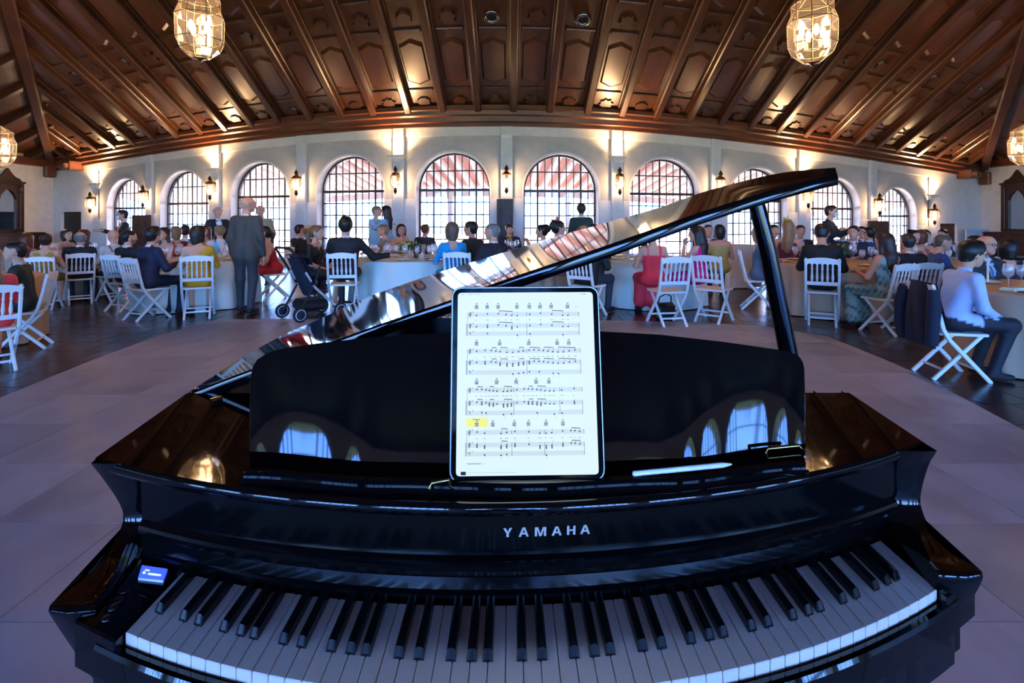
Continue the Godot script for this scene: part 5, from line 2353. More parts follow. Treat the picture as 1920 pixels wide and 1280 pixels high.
	if s.has("hat"):
		var hm2 := MB.new()
		var rng := RandomNumberGenerator.new()
		rng.seed = 3
		for q in 26:
			var dir := Vector3(rng.randfn(), absf(rng.randfn()) + 0.2, rng.randfn()).normalized()
			var c0 := Vector3(0.03, 0.10, -0.02)
			var tip := c0 + dir * rng.randf_range(0.05, 0.13)
			var sidev := dir.cross(Vector3(0.3, 1, 0.2)).normalized() * 0.03
			hm2.quad(c0, c0.lerp(tip, 0.6) + sidev, tip, c0.lerp(tip, 0.6) - sidev)
		part(o, "headpiece", hm2.mesh(), mat("headpiece_%s" % s.hat.to_html(false), s.hat, 0.7), hx)
	return o

# ---------------------------------------------------------------- chairs and tables
var chair_proto: Node3D
var chair_used := false

func make_chair() -> Node3D:
	var paint := mat("white_chair_paint", rgb(222, 222, 216), 0.45)
	var o := Node3D.new()
	var post_line := [Vector3(0, 0.91, -0.275), Vector3(0, 0.70, -0.235), Vector3(0, 0.50, -0.185), Vector3(0, 0.40, -0.13), Vector3(0, 0.0, 0.23)]
	for s in [-1, 1]:
		var m := MB.new()
		var sx: float = s * 0.2
		for i in post_line.size() - 1:
			var a: Vector3 = post_line[i] + Vector3(sx, 0, 0)
			var b: Vector3 = post_line[i + 1] + Vector3(sx, 0, 0)
			var ext := (b - a).normalized() * 0.008
			m.bar(a - ext, b + ext, 0.034, 0.038, Vector3(0, 0.4, 1), 0.007)
		m.ball(Vector3(sx, 0.92, -0.277), Vector3(0.02, 0.022, 0.02), 8, 6)
		part(o, "post", m.mesh(), paint)
		m = MB.new()
		m.bar(Vector3(s * 0.162, 0.455, 0.19), Vector3(s * 0.162, 0.0, -0.255), 0.03, 0.036, Vector3(0, 1, 0), 0.006)
		part(o, "leg", m.mesh(), paint)
	var m := MB.new()
	var seat := PackedVector2Array([Vector2(-0.185, -0.2), Vector2(0.185, -0.2), Vector2(0.215, 0.22), Vector2(-0.215, 0.22)])
	m.prism(rounded(seat, 0.03, 3), 0.44, 0.468, Transform3D(Basis(Vector3.RIGHT, Vector3.BACK, Vector3.UP), Vector3.ZERO), 0.006)
	part(o, "seat", m.mesh(), paint)
	# crest rail with a shallow arch
	m = MB.new()
	var crest := PackedVector2Array()
	for k in 13:
		var x := lerpf(-0.225, 0.225, k / 12.0)
		crest.append(Vector2(x, 0.915 + 0.032 * cos(x / 0.225 * PI * 0.5) - (0.012 if k in [0, 12] else 0.0)))
	var low := PackedVector2Array()
	for k in 21:
		var x := lerpf(0.185, -0.185, k / 20.0)
		low.append(Vector2(x, 0.842 + 0.024 * absf(sin((x + 0.185) / 0.37 * PI * 6.0))))
	crest.append_array(low)
	m.prism(crest, -0.29, -0.264, Transform3D.IDENTITY, 0.0)
	part(o, "top_rail", m.mesh(), paint)
	m = MB.new()
	m.bar(Vector3(-0.2, 0.585, -0.207), Vector3(0.2, 0.585, -0.207), 0.024, 0.05, Vector3.UP, 0.005)
	part(o, "lower_rail", m.mesh(), paint)
	var sp := MB.new()
	sp.lathe([Vector2(0.008, 0.0), Vector2(0.012, 0.02), Vector2(0.019, 0.07), Vector2(0.013, 0.13), Vector2(0.010, 0.17), Vector2(0.015, 0.19), Vector2(0.011, 0.21), Vector2(0.012, 0.262)], 8)
	var spm := sp.mesh(paint)
	for k in 5:
		var x := lerpf(-0.124, 0.124, k / 4.0)
		var a := Vector3(x, 0.6, -0.21)
		var b := Vector3(x, 0.862, -0.268)
		var y := (b - a).normalized()
		var bs := Basis(Vector3.RIGHT, y, Vector3.RIGHT.cross(y))
		part(o, "spindle", spm, paint, Transform3D(bs, a))
	for q in [[0.12, 0.125], [0.10, -0.155]]:
		m = MB.new()
		var xx := 0.2 if q[1] > 0 else 0.162
		m.bar(Vector3(-xx, q[0], q[1]), Vector3(xx, q[0], q[1]), 0.018, 0.024, Vector3.UP, 0.004)
		part(o, "stretcher", m.mesh(), paint)
	return o

func place_chair(x: float, d: float, yaw: float, label: String, back := 0.0) -> Node3D:
	if chair_proto == null:
		chair_proto = make_chair()
	var r: Node3D = chair_proto.duplicate()
	r.name = numbered("folding_chair")
	add_child(r)
	var p := spot(x, d)
	r.rotation.y = seen_yaw(x, yaw)
	r.position = p - r.basis.z * back
	r.scale = Vector3.ONE * spot_size(x)
	tag(r, label, "chair", "white folding banquet chairs")
	return r

func place_table(x: float, d: float, radius: float, cloth: Material, label: String, seed_: int) -> Node3D:
	var p := spot(x, d)
	var t := thing("banquet_table", label, "table", p, 0.0, "round banquet tables")
	var rng := RandomNumberGenerator.new()
	rng.seed = seed_
	var folds := 17
	var ph := []
	for k in 4:
		ph.append(rng.randf() * TAU)
	var rows := []
	var top := 0.765
	var n := 144
	for q in [[0.0, top], [0.5, top], [0.93, top], [0.985, top - 0.002], [1.0, top - 0.012], [1.006, top - 0.05], [1.01, 0.6], [1.02, 0.42], [1.03, 0.22], [1.035, 0.012]]:
		var a := PackedVector3Array()
		var drop := clampf((top - q[1]) / top, 0, 1)
		for k in n:
			var t2 := TAU * k / n
			var wave: float = sin(t2 * folds + ph[0] + 0.6 * sin(t2 * 3 + ph[1])) * 0.5 + sin(t2 * (folds + 6) + ph[2]) * 0.3
			var r: float = radius * q[0] + wave * 0.055 * pow(drop, 0.7) * (1.0 if drop > 0.02 else 0.0)
			a.append(Vector3(r * cos(t2), q[1], r * sin(t2)))
		rows.append(a)
	var m := MB.new()
	m.grid(rows, true)
	part(t, "tablecloth", m.mesh(), cloth)
	m = MB.new()
	m.lathe([Vector2(0.0, 0.735), Vector2(radius * 0.97, 0.735), Vector2(radius * 0.97, 0.758), Vector2(0.0, 0.758)], 40, Transform3D.IDENTITY, true)
	part(t, "table_top", m.mesh(), mat("table_board", rgb(150, 120, 88), 0.7))
	m = MB.new()
	m.lathe([Vector2(0.0, 0.0), Vector2(0.3, 0.0), Vector2(0.28, 0.04), Vector2(0.05, 0.08), Vector2(0.05, 0.735)], 16)
	part(t, "pedestal", m.mesh(), mat("soft_black", rgb(14, 13, 14), 0.7))
	return t

var glass_m: StandardMaterial3D
var ware := {}

func ware_mesh(kind: String) -> Mesh:
	if ware.has(kind):
		return ware[kind]
	var m := MB.new()
	match kind:
		"wine_glass":
			m.lathe([Vector2(0.0, 0.0), Vector2(0.036, 0.0), Vector2(0.034, 0.003), Vector2(0.006, 0.008), Vector2(0.004, 0.02), Vector2(0.004, 0.085), Vector2(0.012, 0.095), Vector2(0.036, 0.12), Vector2(0.043, 0.15), Vector2(0.040, 0.18), Vector2(0.034, 0.215), Vector2(0.033, 0.215), Vector2(0.039, 0.18), Vector2(0.0415, 0.15), Vector2(0.034, 0.122), Vector2(0.0, 0.098)], 20)
		"tumbler":
			m.lathe([Vector2(0.0, 0.0), Vector2(0.03, 0.0), Vector2(0.036, 0.1), Vector2(0.035, 0.1), Vector2(0.029, 0.006), Vector2(0.0, 0.006)], 18)
		"plate":
			m.lathe([Vector2(0.0, 0.0), Vector2(0.08, 0.0), Vector2(0.135, 0.018), Vector2(0.137, 0.021), Vector2(0.133, 0.021), Vector2(0.08, 0.005), Vector2(0.0, 0.005)], 28)
		"bottle":
			m.lathe([Vector2(0.0, 0.0), Vector2(0.036, 0.0), Vector2(0.038, 0.01), Vector2(0.038, 0.17), Vector2(0.03, 0.2), Vector2(0.015, 0.23), Vector2(0.014, 0.29), Vector2(0.016, 0.292), Vector2(0.016, 0.305), Vector2(0.0, 0.305)], 18)
		"vase":
			m.lathe([Vector2(0.0, 0.0), Vector2(0.04, 0.0), Vector2(0.055, 0.05), Vector2(0.05, 0.1), Vector2(0.035, 0.13), Vector2(0.042, 0.145), Vector2(0.036, 0.145), Vector2(0.03, 0.13), Vector2(0.0, 0.12)], 18)
	ware[kind] = m.mesh()
	return ware[kind]

func table_glass() -> StandardMaterial3D:
	if glass_m == null:
		glass_m = mat("clear_glass", Color(1, 1, 1, 0.10), 0.01)
		glass_m.transparency = BaseMaterial3D.TRANSPARENCY_ALPHA
	return glass_m

func put_ware(kind: String, table: Node3D, ang: float, r: float, m: Material, label: String, category: String, group: String, size := 1.0) -> MeshInstance3D:
	var p := table.position + Vector3(cos(ang) * r, 0.7665, sin(ang) * r)
	return single(kind, ware_mesh(kind), m, label, category, Transform3D(Basis.from_scale(Vector3.ONE * size), p), group)

func centrepiece(table: Node3D, label: String, petal: Color, seed_: int) -> void:
	var t := thing("flower_vase", label, "flowers", table.position + Vector3(0, 0.7665, 0), 0.0, "flower centrepieces")
	part(t, "vase", ware_mesh("vase"), table_glass())
	var rng := RandomNumberGenerator.new()
	rng.seed = seed_
	var green := MB.new()
	for k in 46:
		var dir := Vector3(rng.randfn() * 0.8, absf(rng.randfn()) + 0.4, rng.randfn() * 0.8).normalized()
		var a := Vector3(0, 0.1, 0)
		var b := a + dir * rng.randf_range(0.12, 0.26)
		var sd := dir.cross(Vector3(rng.randfn(), rng.randfn(), rng.randfn())).normalized() * 0.022
		green.quad(a.lerp(b, 0.3), a.lerp(b, 0.7) + sd, b, a.lerp(b, 0.7) - sd)
	part(t, "leaves", green.mesh(), mat("leaf_dark", rgb(70, 96, 52), 0.7))
	for k in 9:
		var dir := Vector3(rng.randfn() * 0.7, absf(rng.randfn()) + 0.7, rng.randfn() * 0.7).normalized()
		var c := Vector3(0, 0.1, 0) + dir * rng.randf_range(0.14, 0.24)
		var fm := MB.new()
		for q in 7:
			var a := TAU * q / 7
			var e := Basis.looking_at(dir, Vector3(0.3, 1, 0.1)) * Vector3(cos(a), sin(a), -0.4).normalized()
			var w := dir.cross(e).normalized() * 0.013
			fm.quad(c, c + e * 0.018 + w, c + e * 0.033, c + e * 0.018 - w)
		fm.ball(c, Vector3.ONE * 0.011, 8, 5)
		part(t, "blossom", fm.mesh(), mat("petal_%s" % petal.to_html(false), petal, 0.6))

# ---------------------------------------------------------------- who sits and stands where
func build_guests() -> void:
	var black := rgb(20, 21, 26)
	var navy := rgb(24, 32, 58)
	var grey := rgb(58, 60, 64)
	var brown := rgb(58, 40, 30)
	var dark := rgb(28, 22, 20)
	var silver := rgb(150, 148, 146)
	var blond := rgb(170, 134, 92)
	var auburn := rgb(120, 60, 36)
	var tan := rgb(214, 160, 130)
	var white := rgb(226, 226, 230)
	var list := [
		# ---- tables beside the dark doorway
		{"x": -18, "d": 6.15, "yaw": 188, "wear": "dress", "female": true, "main": rgb(226, 62, 70), "neckline": 0.95, "sleeves": "short", "style": "long", "hair": blond, "lean": 0.02, "label": "woman in a coral red dress seated with her back turned", "chair": "white folding chair under the woman in coral red", "cyaw": 188},
		{"x": 40, "d": 7.0, "yaw": -105, "wear": "suit", "main": rgb(30, 40, 38), "second": rgb(22, 26, 28), "shirt": rgb(150, 190, 226), "style": "cropped", "hair": dark, "lean": 0.12, "label": "man in a dark green suit and blue shirt leaning over his plate", "chair": "white folding chair under the man in dark green suit", "feet": -0.1},
		{"x": 50, "d": 10.6, "yaw": 150, "wear": "dress", "female": true, "main": rgb(150, 50, 40), "neckline": 0.95, "sleeves": "long", "style": "long", "hair": auburn, "label": "red-haired woman in rust dress beside the carved mirror"},
		{"x": 84, "d": 9.9, "yaw": 165, "wear": "dress", "female": true, "main": rgb(150, 124, 44), "neckline": 0.9, "style": "updo", "hair": brown, "lean": 0.16, "label": "woman in an olive dress with pinned-up brown hair", "chair": "bare-legged white folding chair under the woman in olive"},
		{"x": 150, "d": 10.3, "yaw": 182, "wear": "suit", "main": black, "style": "fringe", "hair": silver, "label": "grey-haired man in black jacket, back turned, facing the dark doorway", "chair": "white folding chair under the grey-haired man in black jacket"},
		{"x": 124, "d": 12.6, "yaw": 40, "wear": "dress", "female": true, "main": rgb(92, 60, 50), "style": "bob", "hair": brown, "label": "woman with short brown hair before the dark doorway"},
		{"x": 172, "d": 12.4, "yaw": -70, "wear": "suit", "female": true, "main": rgb(72, 76, 74), "style": "bob", "hair": auburn, "lean": 0.3, "label": "red-haired woman in a grey jacket bending forward", "shirt": rgb(70, 70, 70)},
		{"x": 213, "d": 10.4, "yaw": 205, "wear": "shirt", "main": rgb(196, 190, 186), "second": rgb(40, 36, 34), "braces": true, "style": "bald", "label": "bald man in pale shirt with dark braces, back turned", "chair": "white folding chair under the bald man with braces"},
		{"x": 234, "d": 12.8, "yaw": -80, "kind": "stand", "wear": "suit", "main": black, "style": "short", "hair": dark, "mask": true, "label": "waiter in black suit and mask standing before the first arched window", "pose": "serve"},
		{"x": 240, "d": 9.25, "yaw": 128, "wear": "suit", "main": rgb(18, 20, 24), "style": "cropped", "hair": dark, "beard": true, "turn": -20, "label": "bearded man in black suit seated beside the navy suit", "chair": "white folding chair under the bearded man in black"},
		{"x": 278, "d": 8.3, "yaw": 122, "wear": "suit", "main": navy, "second": rgb(20, 26, 46), "style": "full", "hair": dark, "turn": 10, "pose": "table", "lean": 0.14, "label": "man in a navy suit with full dark hair seated at cloth", "chair": "white folding chair under the man in navy suit", "size": 1.04},
		{"x": 372, "d": 8.15, "yaw": 176, "wear": "dress", "female": true, "main": rgb(196, 148, 30), "neckline": 0.72, "one_shoulder": -2.2, "style": "bob", "hair": brown, "turn": -40, "short": true, "lean": 0.1, "label": "woman in a mustard one-shoulder dress, back turned", "chair": "white folding chair under the woman in mustard", "size": 1.03},
		{"x": 461, "d": 8.25, "yaw": 150, "kind": "stand", "wear": "suit", "main": rgb(66, 62, 56), "second": rgb(50, 54, 58), "style": "bald", "turn": -50, "stride": 0.1, "size": 1.03, "label": "tall bald man in charcoal suit standing beside the mustard dress", "pose": "side"},
		{"x": 309, "d": 10.35, "yaw": -60, "wear": "dress", "female": true, "main": rgb(170, 96, 70), "style": "long", "hair": brown, "turn": 20, "label": "brown-haired woman in terracotta dress across the mustard dress table"},
		{"x": 330, "d": 11.2, "yaw": 200, "wear": "dress", "female": true, "main": rgb(142, 34, 40), "neckline": 0.95, "sleeves": "short", "style": "bob", "hair": blond, "label": "blond woman in a wine red dress before the second arch"},
		{"x": 347, "d": 12.0, "yaw": 170, "wear": "shirt", "main": white, "second": rgb(30, 30, 34), "braces": true, "style": "full", "hair": brown, "label": "young man in white shirt with black braces before the second arch"},
		{"x": 412, "d": 10.7, "yaw": 195, "wear": "shirt", "main": rgb(216, 212, 210), "second": rgb(24, 24, 28), "braces": true, "style": "short", "hair": blond, "label": "fair-haired man in white shirt with black braces beside tall bald man"},
		{"x": 386, "d": 11.4, "yaw": -30, "wear": "dress", "female": true, "main": rgb(172, 90, 92), "style": "long", "hair": auburn, "label": "auburn-haired woman in dusty pink dress behind the mustard dress"},
		{"x": 408, "d": 12.0, "yaw": 15, "kind": "stand", "wear": "suit", "main": rgb(26, 30, 42), "style": "fringe", "hair": silver, "label": "white-haired man in dark suit standing below an uplight", "pose": "front"},
		{"x": 512, "d": 9.6, "yaw": -75, "wear": "dress", "female": true, "main": rgb(186, 26, 34), "neckline": 0.7, "sleeves": "none", "style": "ponytail", "hair": brown, "lean": 0.3, "turn": -10, "maxi": true, "label": "woman in a bright red dress leaning over beside the pushchair", "chair": "white folding chair under the woman in bright red"},
		{"x": 490, "d": 11.6, "yaw": -20, "kind": "stand", "wear": "suit", "main": rgb(150, 134, 112), "second": rgb(110, 98, 84), "style": "bald", "label": "bald man in a tan jacket standing before the third arch", "pose": "front"},
		# ---- middle tables
		{"x": 561, "d": 11.0, "yaw": 120, "wear": "suit", "main": black, "style": "cropped", "hair": brown, "label": "short-haired man in black suit beside the wall between arches"},
		{"x": 577, "d": 10.4, "yaw": 150, "wear": "suit", "main": rgb(24, 24, 28), "style": "fringe", "hair": blond, "label": "fair balding man in black suit behind the pushchair"},
		{"x": 592, "d": 8.9, "yaw": 62, "wear": "dress", "female": true, "main": rgb(18, 17, 20), "neckline": 0.88, "sleeves": "short", "style": "ponytail", "hair": rgb(140, 104, 70), "turn": 8, "pose": "lap", "label": "fair-haired woman in a short-sleeved black dress beside the pushchair"},
		{"x": 648, "d": 8.35, "yaw": 172, "wear": "suit", "main": rgb(16, 18, 22), "style": "full", "hair": rgb(22, 20, 20), "pose": "reach_right", "size": 1.1, "label": "broad dark-haired man in black suit, back turned, reaching onto the table", "chair": "white folding chair under the broad dark-haired man", "chair_back": 0.16},
		{"x": 703, "d": 12.3, "yaw": 60, "kind": "stand", "wear": "shirt", "main": rgb(150, 196, 216), "second": rgb(150, 196, 216), "style": "short", "hair": blond, "pose": "hug", "label": "fair person in light blue embracing a friend before the fourth arch"},
		{"x": 727, "d": 12.1, "yaw": -120, "kind": "stand", "wear": "dress", "female": true, "main": rgb(130, 176, 206), "sleeves": "short", "neckline": 0.95, "style": "long", "hair": dark, "pose": "hug", "label": "long-haired woman in light blue dress embracing a friend"},
		{"x": 720, "d": 10.4, "yaw": -85, "wear": "dress", "female": true, "main": rgb(126, 116, 96), "neckline": 0.95, "sleeves": "long", "style": "short", "hair": rgb(180, 140, 110), "label": "older short-haired woman in taupe dress seen in profile"},
		{"x": 752, "d": 11.0, "yaw": 10, "wear": "dress", "female": true, "main": rgb(196, 164, 60), "neckline": 0.85, "style": "bob", "hair": dark, "pose": "chin", "label": "dark-haired woman in yellow top lifting a hand to her face"},
		{"x": 797, "d": 11.6, "yaw": 150, "wear": "suit", "main": rgb(44, 40, 46), "style": "cropped", "hair": auburn, "skin": rgb(196, 128, 104), "label": "ruddy man in dark jacket before the fifth arch"},
		{"x": 848, "d": 8.4, "yaw": 196, "wear": "dress", "female": true, "main": rgb(0, 142, 196), "neckline": 0.98, "back": 0.96, "sleeves": "short", "style": "bob", "hair": rgb(120, 98, 82), "label": "woman in a turquoise dress with bobbed hair, back turned", "chair": "white folding chair half hidden beside the turquoise dress", "cx": 866, "cyaw": 165, "size": 1.04},
		{"x": 884, "d": 9.1, "yaw": 220, "wear": "suit", "female": true, "main": rgb(32, 40, 36), "shirt": rgb(60, 60, 60), "style": "short", "hair": dark, "turn": 30, "label": "short dark-haired woman in dark jacket beside the turquoise dress", "size": 1.05},
		{"x": 924, "d": 8.1, "yaw": 215, "wear": "suit", "main": rgb(22, 26, 34), "style": "cropped", "hair": silver, "turn": 35, "label": "grey-haired man in dark suit beyond the tablet", "size": 1.03},
		{"x": 955, "d": 12.0, "yaw": 5, "wear": "suit", "main": rgb(30, 36, 58), "shirt": rgb(214, 150, 40), "tie": rgb(60, 64, 84), "style": "short", "hair": brown, "nod": 18, "label": "man in navy suit with golden waistcoat below the dark board"},
		{"x": 1018, "d": 9.85, "yaw": -100, "wear": "dress", "female": true, "main": rgb(176, 120, 116), "neckline": 0.75, "style": "updo", "hair": dark, "pose": "clasp", "label": "woman in blush dress clasping hands before her face"},
		{"x": 1046, "d": 9.3, "yaw": 130, "wear": "dress", "female": true, "main": rgb(188, 132, 120), "neckline": 0.75, "style": "updo", "hair": dark, "hat": rgb(196, 90, 96), "turn": -25, "label": "woman in a pink headpiece with pinned-up dark hair", "size": 1.05},
		{"x": 1090, "d": 11.6, "yaw": 178, "kind": "stand", "wear": "suit", "main": rgb(26, 50, 40), "second": black, "style": "full", "hair": brown, "label": "waiter in dark green jacket standing before the sixth arch", "size": 1.02},
		{"x": 1093, "d": 10.0, "yaw": 30, "wear": "suit", "main": rgb(40, 40, 48), "style": "fringe", "hair": brown, "label": "balding man in grey suit in front of the green-jacketed waiter"},
		{"x": 1114, "d": 9.0, "yaw": 185, "wear": "suit", "main": rgb(30, 30, 36), "style": "full", "hair": dark, "label": "dark-haired man in black suit, his head just above the piano lid"},
		{"x": 1102, "d": 8.0, "yaw": 150, "wear": "suit", "main": rgb(18, 19, 22), "second": rgb(44, 54, 66), "style": "short", "hair": dark, "lean": 0.2, "label": "man in black jacket and slate trousers seated under the piano lid", "chair": "white folding chair seen below the raised piano lid", "knees": 0.05},
		# ---- tables beyond the lid prop
		{"x": 1224, "d": 8.0, "yaw": 196, "wear": "dress", "female": true, "main": rgb(232, 48, 66), "neckline": 0.80, "back": 0.70, "straps": true, "style": "updo", "hair": brown, "maxi": true, "label": "woman in a strappy scarlet dress, back turned, below the lid", "chair": "white folding chair half covered by the scarlet dress", "cx": 1250, "cd": 7.4, "cyaw": 205},
		{"x": 1308, "d": 8.25, "yaw": -110, "wear": "dress", "female": true, "main": rgb(214, 20, 130), "neckline": 0.9, "style": "long", "hair": rgb(40, 26, 22), "turn": 12, "pose": "chin", "label": "woman in a magenta dress with very long dark hair", "chair": "white folding chair behind the magenta dress", "cx": 1338, "cd": 7.6, "cyaw": 160},
		{"x": 1327, "d": 10.6, "yaw": 20, "wear": "suit", "main": rgb(34, 42, 66), "style": "cropped", "hair": brown, "label": "man in blue suit beside the cloth-covered serving table"},
		{"x": 1349, "d": 9.9, "yaw": 190, "wear": "dress", "female": true, "main": rgb(170, 160, 96), "neckline": 0.8, "style": "bob", "hair": dark, "label": "dark-haired woman in pale green dress beside the serving table"},
		{"x": 1424, "d": 8.6, "yaw": 95, "wear": "dress", "female": true, "main": rgb(96, 108, 124), "neckline": 0.95, "sleeves": "long", "style": "bob", "hair": rgb(196, 150, 100), "hat": rgb(90, 130, 84), "label": "fair woman in slate dress half hidden by the lid prop", "chair": "white folding chair beside the lid prop"},
		{"x": 1449, "d": 10.2, "yaw": 30, "wear": "suit", "main": rgb(36, 34, 40), "style": "short", "hair": dark, "label": "dark-haired man in dark suit just past the lid prop"},
		{"x": 1478, "d": 9.5, "yaw": 170, "wear": "dress", "female": true, "main": rgb(92, 24, 48), "neckline": 0.85, "style": "long", "hair": blond, "hat": rgb(214, 178, 90), "label": "blond woman in burgundy dress with a straw-coloured headpiece", "size": 1.06},
		{"x": 1500, "d": 10.7, "yaw": 15, "wear": "suit", "main": rgb(34, 38, 52), "style": "short", "hair": brown, "label": "man in dark suit facing the burgundy dress"},
		{"x": 1541, "d": 7.65, "yaw": 181, "wear": "suit", "main": rgb(14, 14, 18), "second": rgb(20, 22, 34), "style": "short", "hair": dark, "lean": 0.24, "nod": 20, "label": "man in black suit, back turned, at the champagne cloth", "chair": "white folding chair under the man at the champagne cloth", "size": 1.06, "chair_back": 0.05},
		{"x": 1548, "d": 10.4, "yaw": 75, "kind": "stand", "wear": "shirt", "main": rgb(28, 32, 44), "second": rgb(20, 22, 26), "style": "short", "hair": brown, "mask": true, "pose": "serve", "lean": 0.14, "label": "waiter in dark shirt and pale mask serving the table"},
		{"x": 1601, "d": 9.9, "yaw": -15, "wear": "suit", "main": rgb(28, 34, 62), "tie": rgb(60, 80, 170), "style": "short", "hair": brown, "label": "man in navy suit and blue tie facing the champagne cloth", "size": 1.03},
		{"x": 1580, "d": 11.0, "yaw": 5, "wear": "suit", "main": rgb(40, 50, 70), "style": "bald", "label": "bald man in grey-blue suit behind the waiter's arm"},
		{"x": 1629, "d": 10.9, "yaw": -150, "wear": "suit", "main": rgb(34, 54, 110), "style": "short", "hair": dark, "turn": 30, "label": "man in royal blue suit beside the brown board"},
		{"x": 1615, "d": 12.0, "yaw": 20, "wear": "suit", "main": rgb(50, 50, 56), "style": "short", "hair": dark, "label": "dark-haired man in grey suit behind the royal blue suit"},
		{"x": 1660, "d": 7.35, "yaw": -128, "wear": "dress", "female": true, "main": rgb(136, 160, 148), "print": rgb(70, 104, 96), "neckline": 0.9, "style": "long", "hair": rgb(66, 42, 34), "maxi": true, "label": "long-haired woman in a green patterned dress, back turned", "chair": "white folding chair under the green patterned dress", "skin": rgb(196, 128, 96)},
		{"x": 1708, "d": 7.8, "yaw": -140, "wear": "suit", "main": rgb(14, 14, 17), "style": "cropped", "hair": rgb(60, 52, 48), "lean": 0.14, "turn": -10, "label": "man in black suit beside the green patterned dress", "chair": "white folding chair under the man beside green patterned dress"},
		{"x": 1712, "d": 10.2, "yaw": 40, "wear": "dress", "female": true, "main": rgb(150, 70, 70), "style": "updo", "hair": dark, "label": "dark-haired woman in dusty red dress under the last arch"},
		{"x": 1727, "d": 10.6, "yaw": 170, "wear": "dress", "female": true, "main": rgb(176, 84, 56), "neckline": 0.85, "style": "bob", "hair": auburn, "label": "auburn-haired woman in burnt orange dress by the brown door leaf"},
		{"x": 1735, "d": 11.2, "yaw": 0, "wear": "suit", "main": rgb(60, 60, 64), "style": "short", "hair": dark, "label": "man in grey suit below the end wall lantern"},
		{"x": 1753, "d": 8.3, "yaw": 110, "wear": "suit", "main": rgb(44, 76, 138), "style": "cropped", "hair": rgb(110, 96, 86), "turn": 0, "nod": 12, "lean": 0.2, "label": "man in bright blue suit bending over his plate", "chair": "white folding chair under the man in bright blue suit"},
		{"x": 1769, "d": 12.3, "yaw": -30, "wear": "suit", "main": rgb(26, 28, 40), "style": "short", "hair": dark, "label": "man in dark suit before the brown door leaf"},
		{"x": 1786, "d": 5.55, "yaw": 122, "wear": "shirt", "main": rgb(176, 190, 226), "second": rgb(22, 24, 36), "style": "full", "hair": rgb(26, 22, 22), "glasses": true, "nod": 10, "lean": 0.32, "pose": "lap", "feet": -0.12, "label": "young man with glasses in pale blue shirt seated beside the tan cloth", "chair": "white folding chair with a navy jacket over its back", "size": 1.03},
		{"x": 1846, "d": 7.25, "yaw": 50, "wear": "suit", "main": rgb(46, 54, 62), "shirt": rgb(190, 206, 230), "tie": rgb(70, 104, 150), "style": "fringe", "hair": silver, "glasses": true, "label": "bald man with glasses in grey suit behind the tan cloth", "size": 1.04},
		{"x": 1890, "d": 7.7, "yaw": -150, "wear": "dress", "female": true, "main": rgb(24, 28, 52), "neckline": 0.98, "sleeves": "long", "style": "bob", "hair": dark, "label": "dark-haired woman in midnight blue before the sideboard"},
		{"x": 1830, "d": 8.6, "yaw": -60, "wear": "suit", "main": rgb(20, 22, 28), "style": "short", "hair": dark, "label": "dark-haired man in black suit below the lattice screen"},
	]
	for s in list:
		person(s)
		if s.has("chair"):
			place_chair(s.get("cx", s.x), s.get("cd", s.d), s.get("cyaw", s.yaw), s.chair, s.get("chair_back", 0.02))

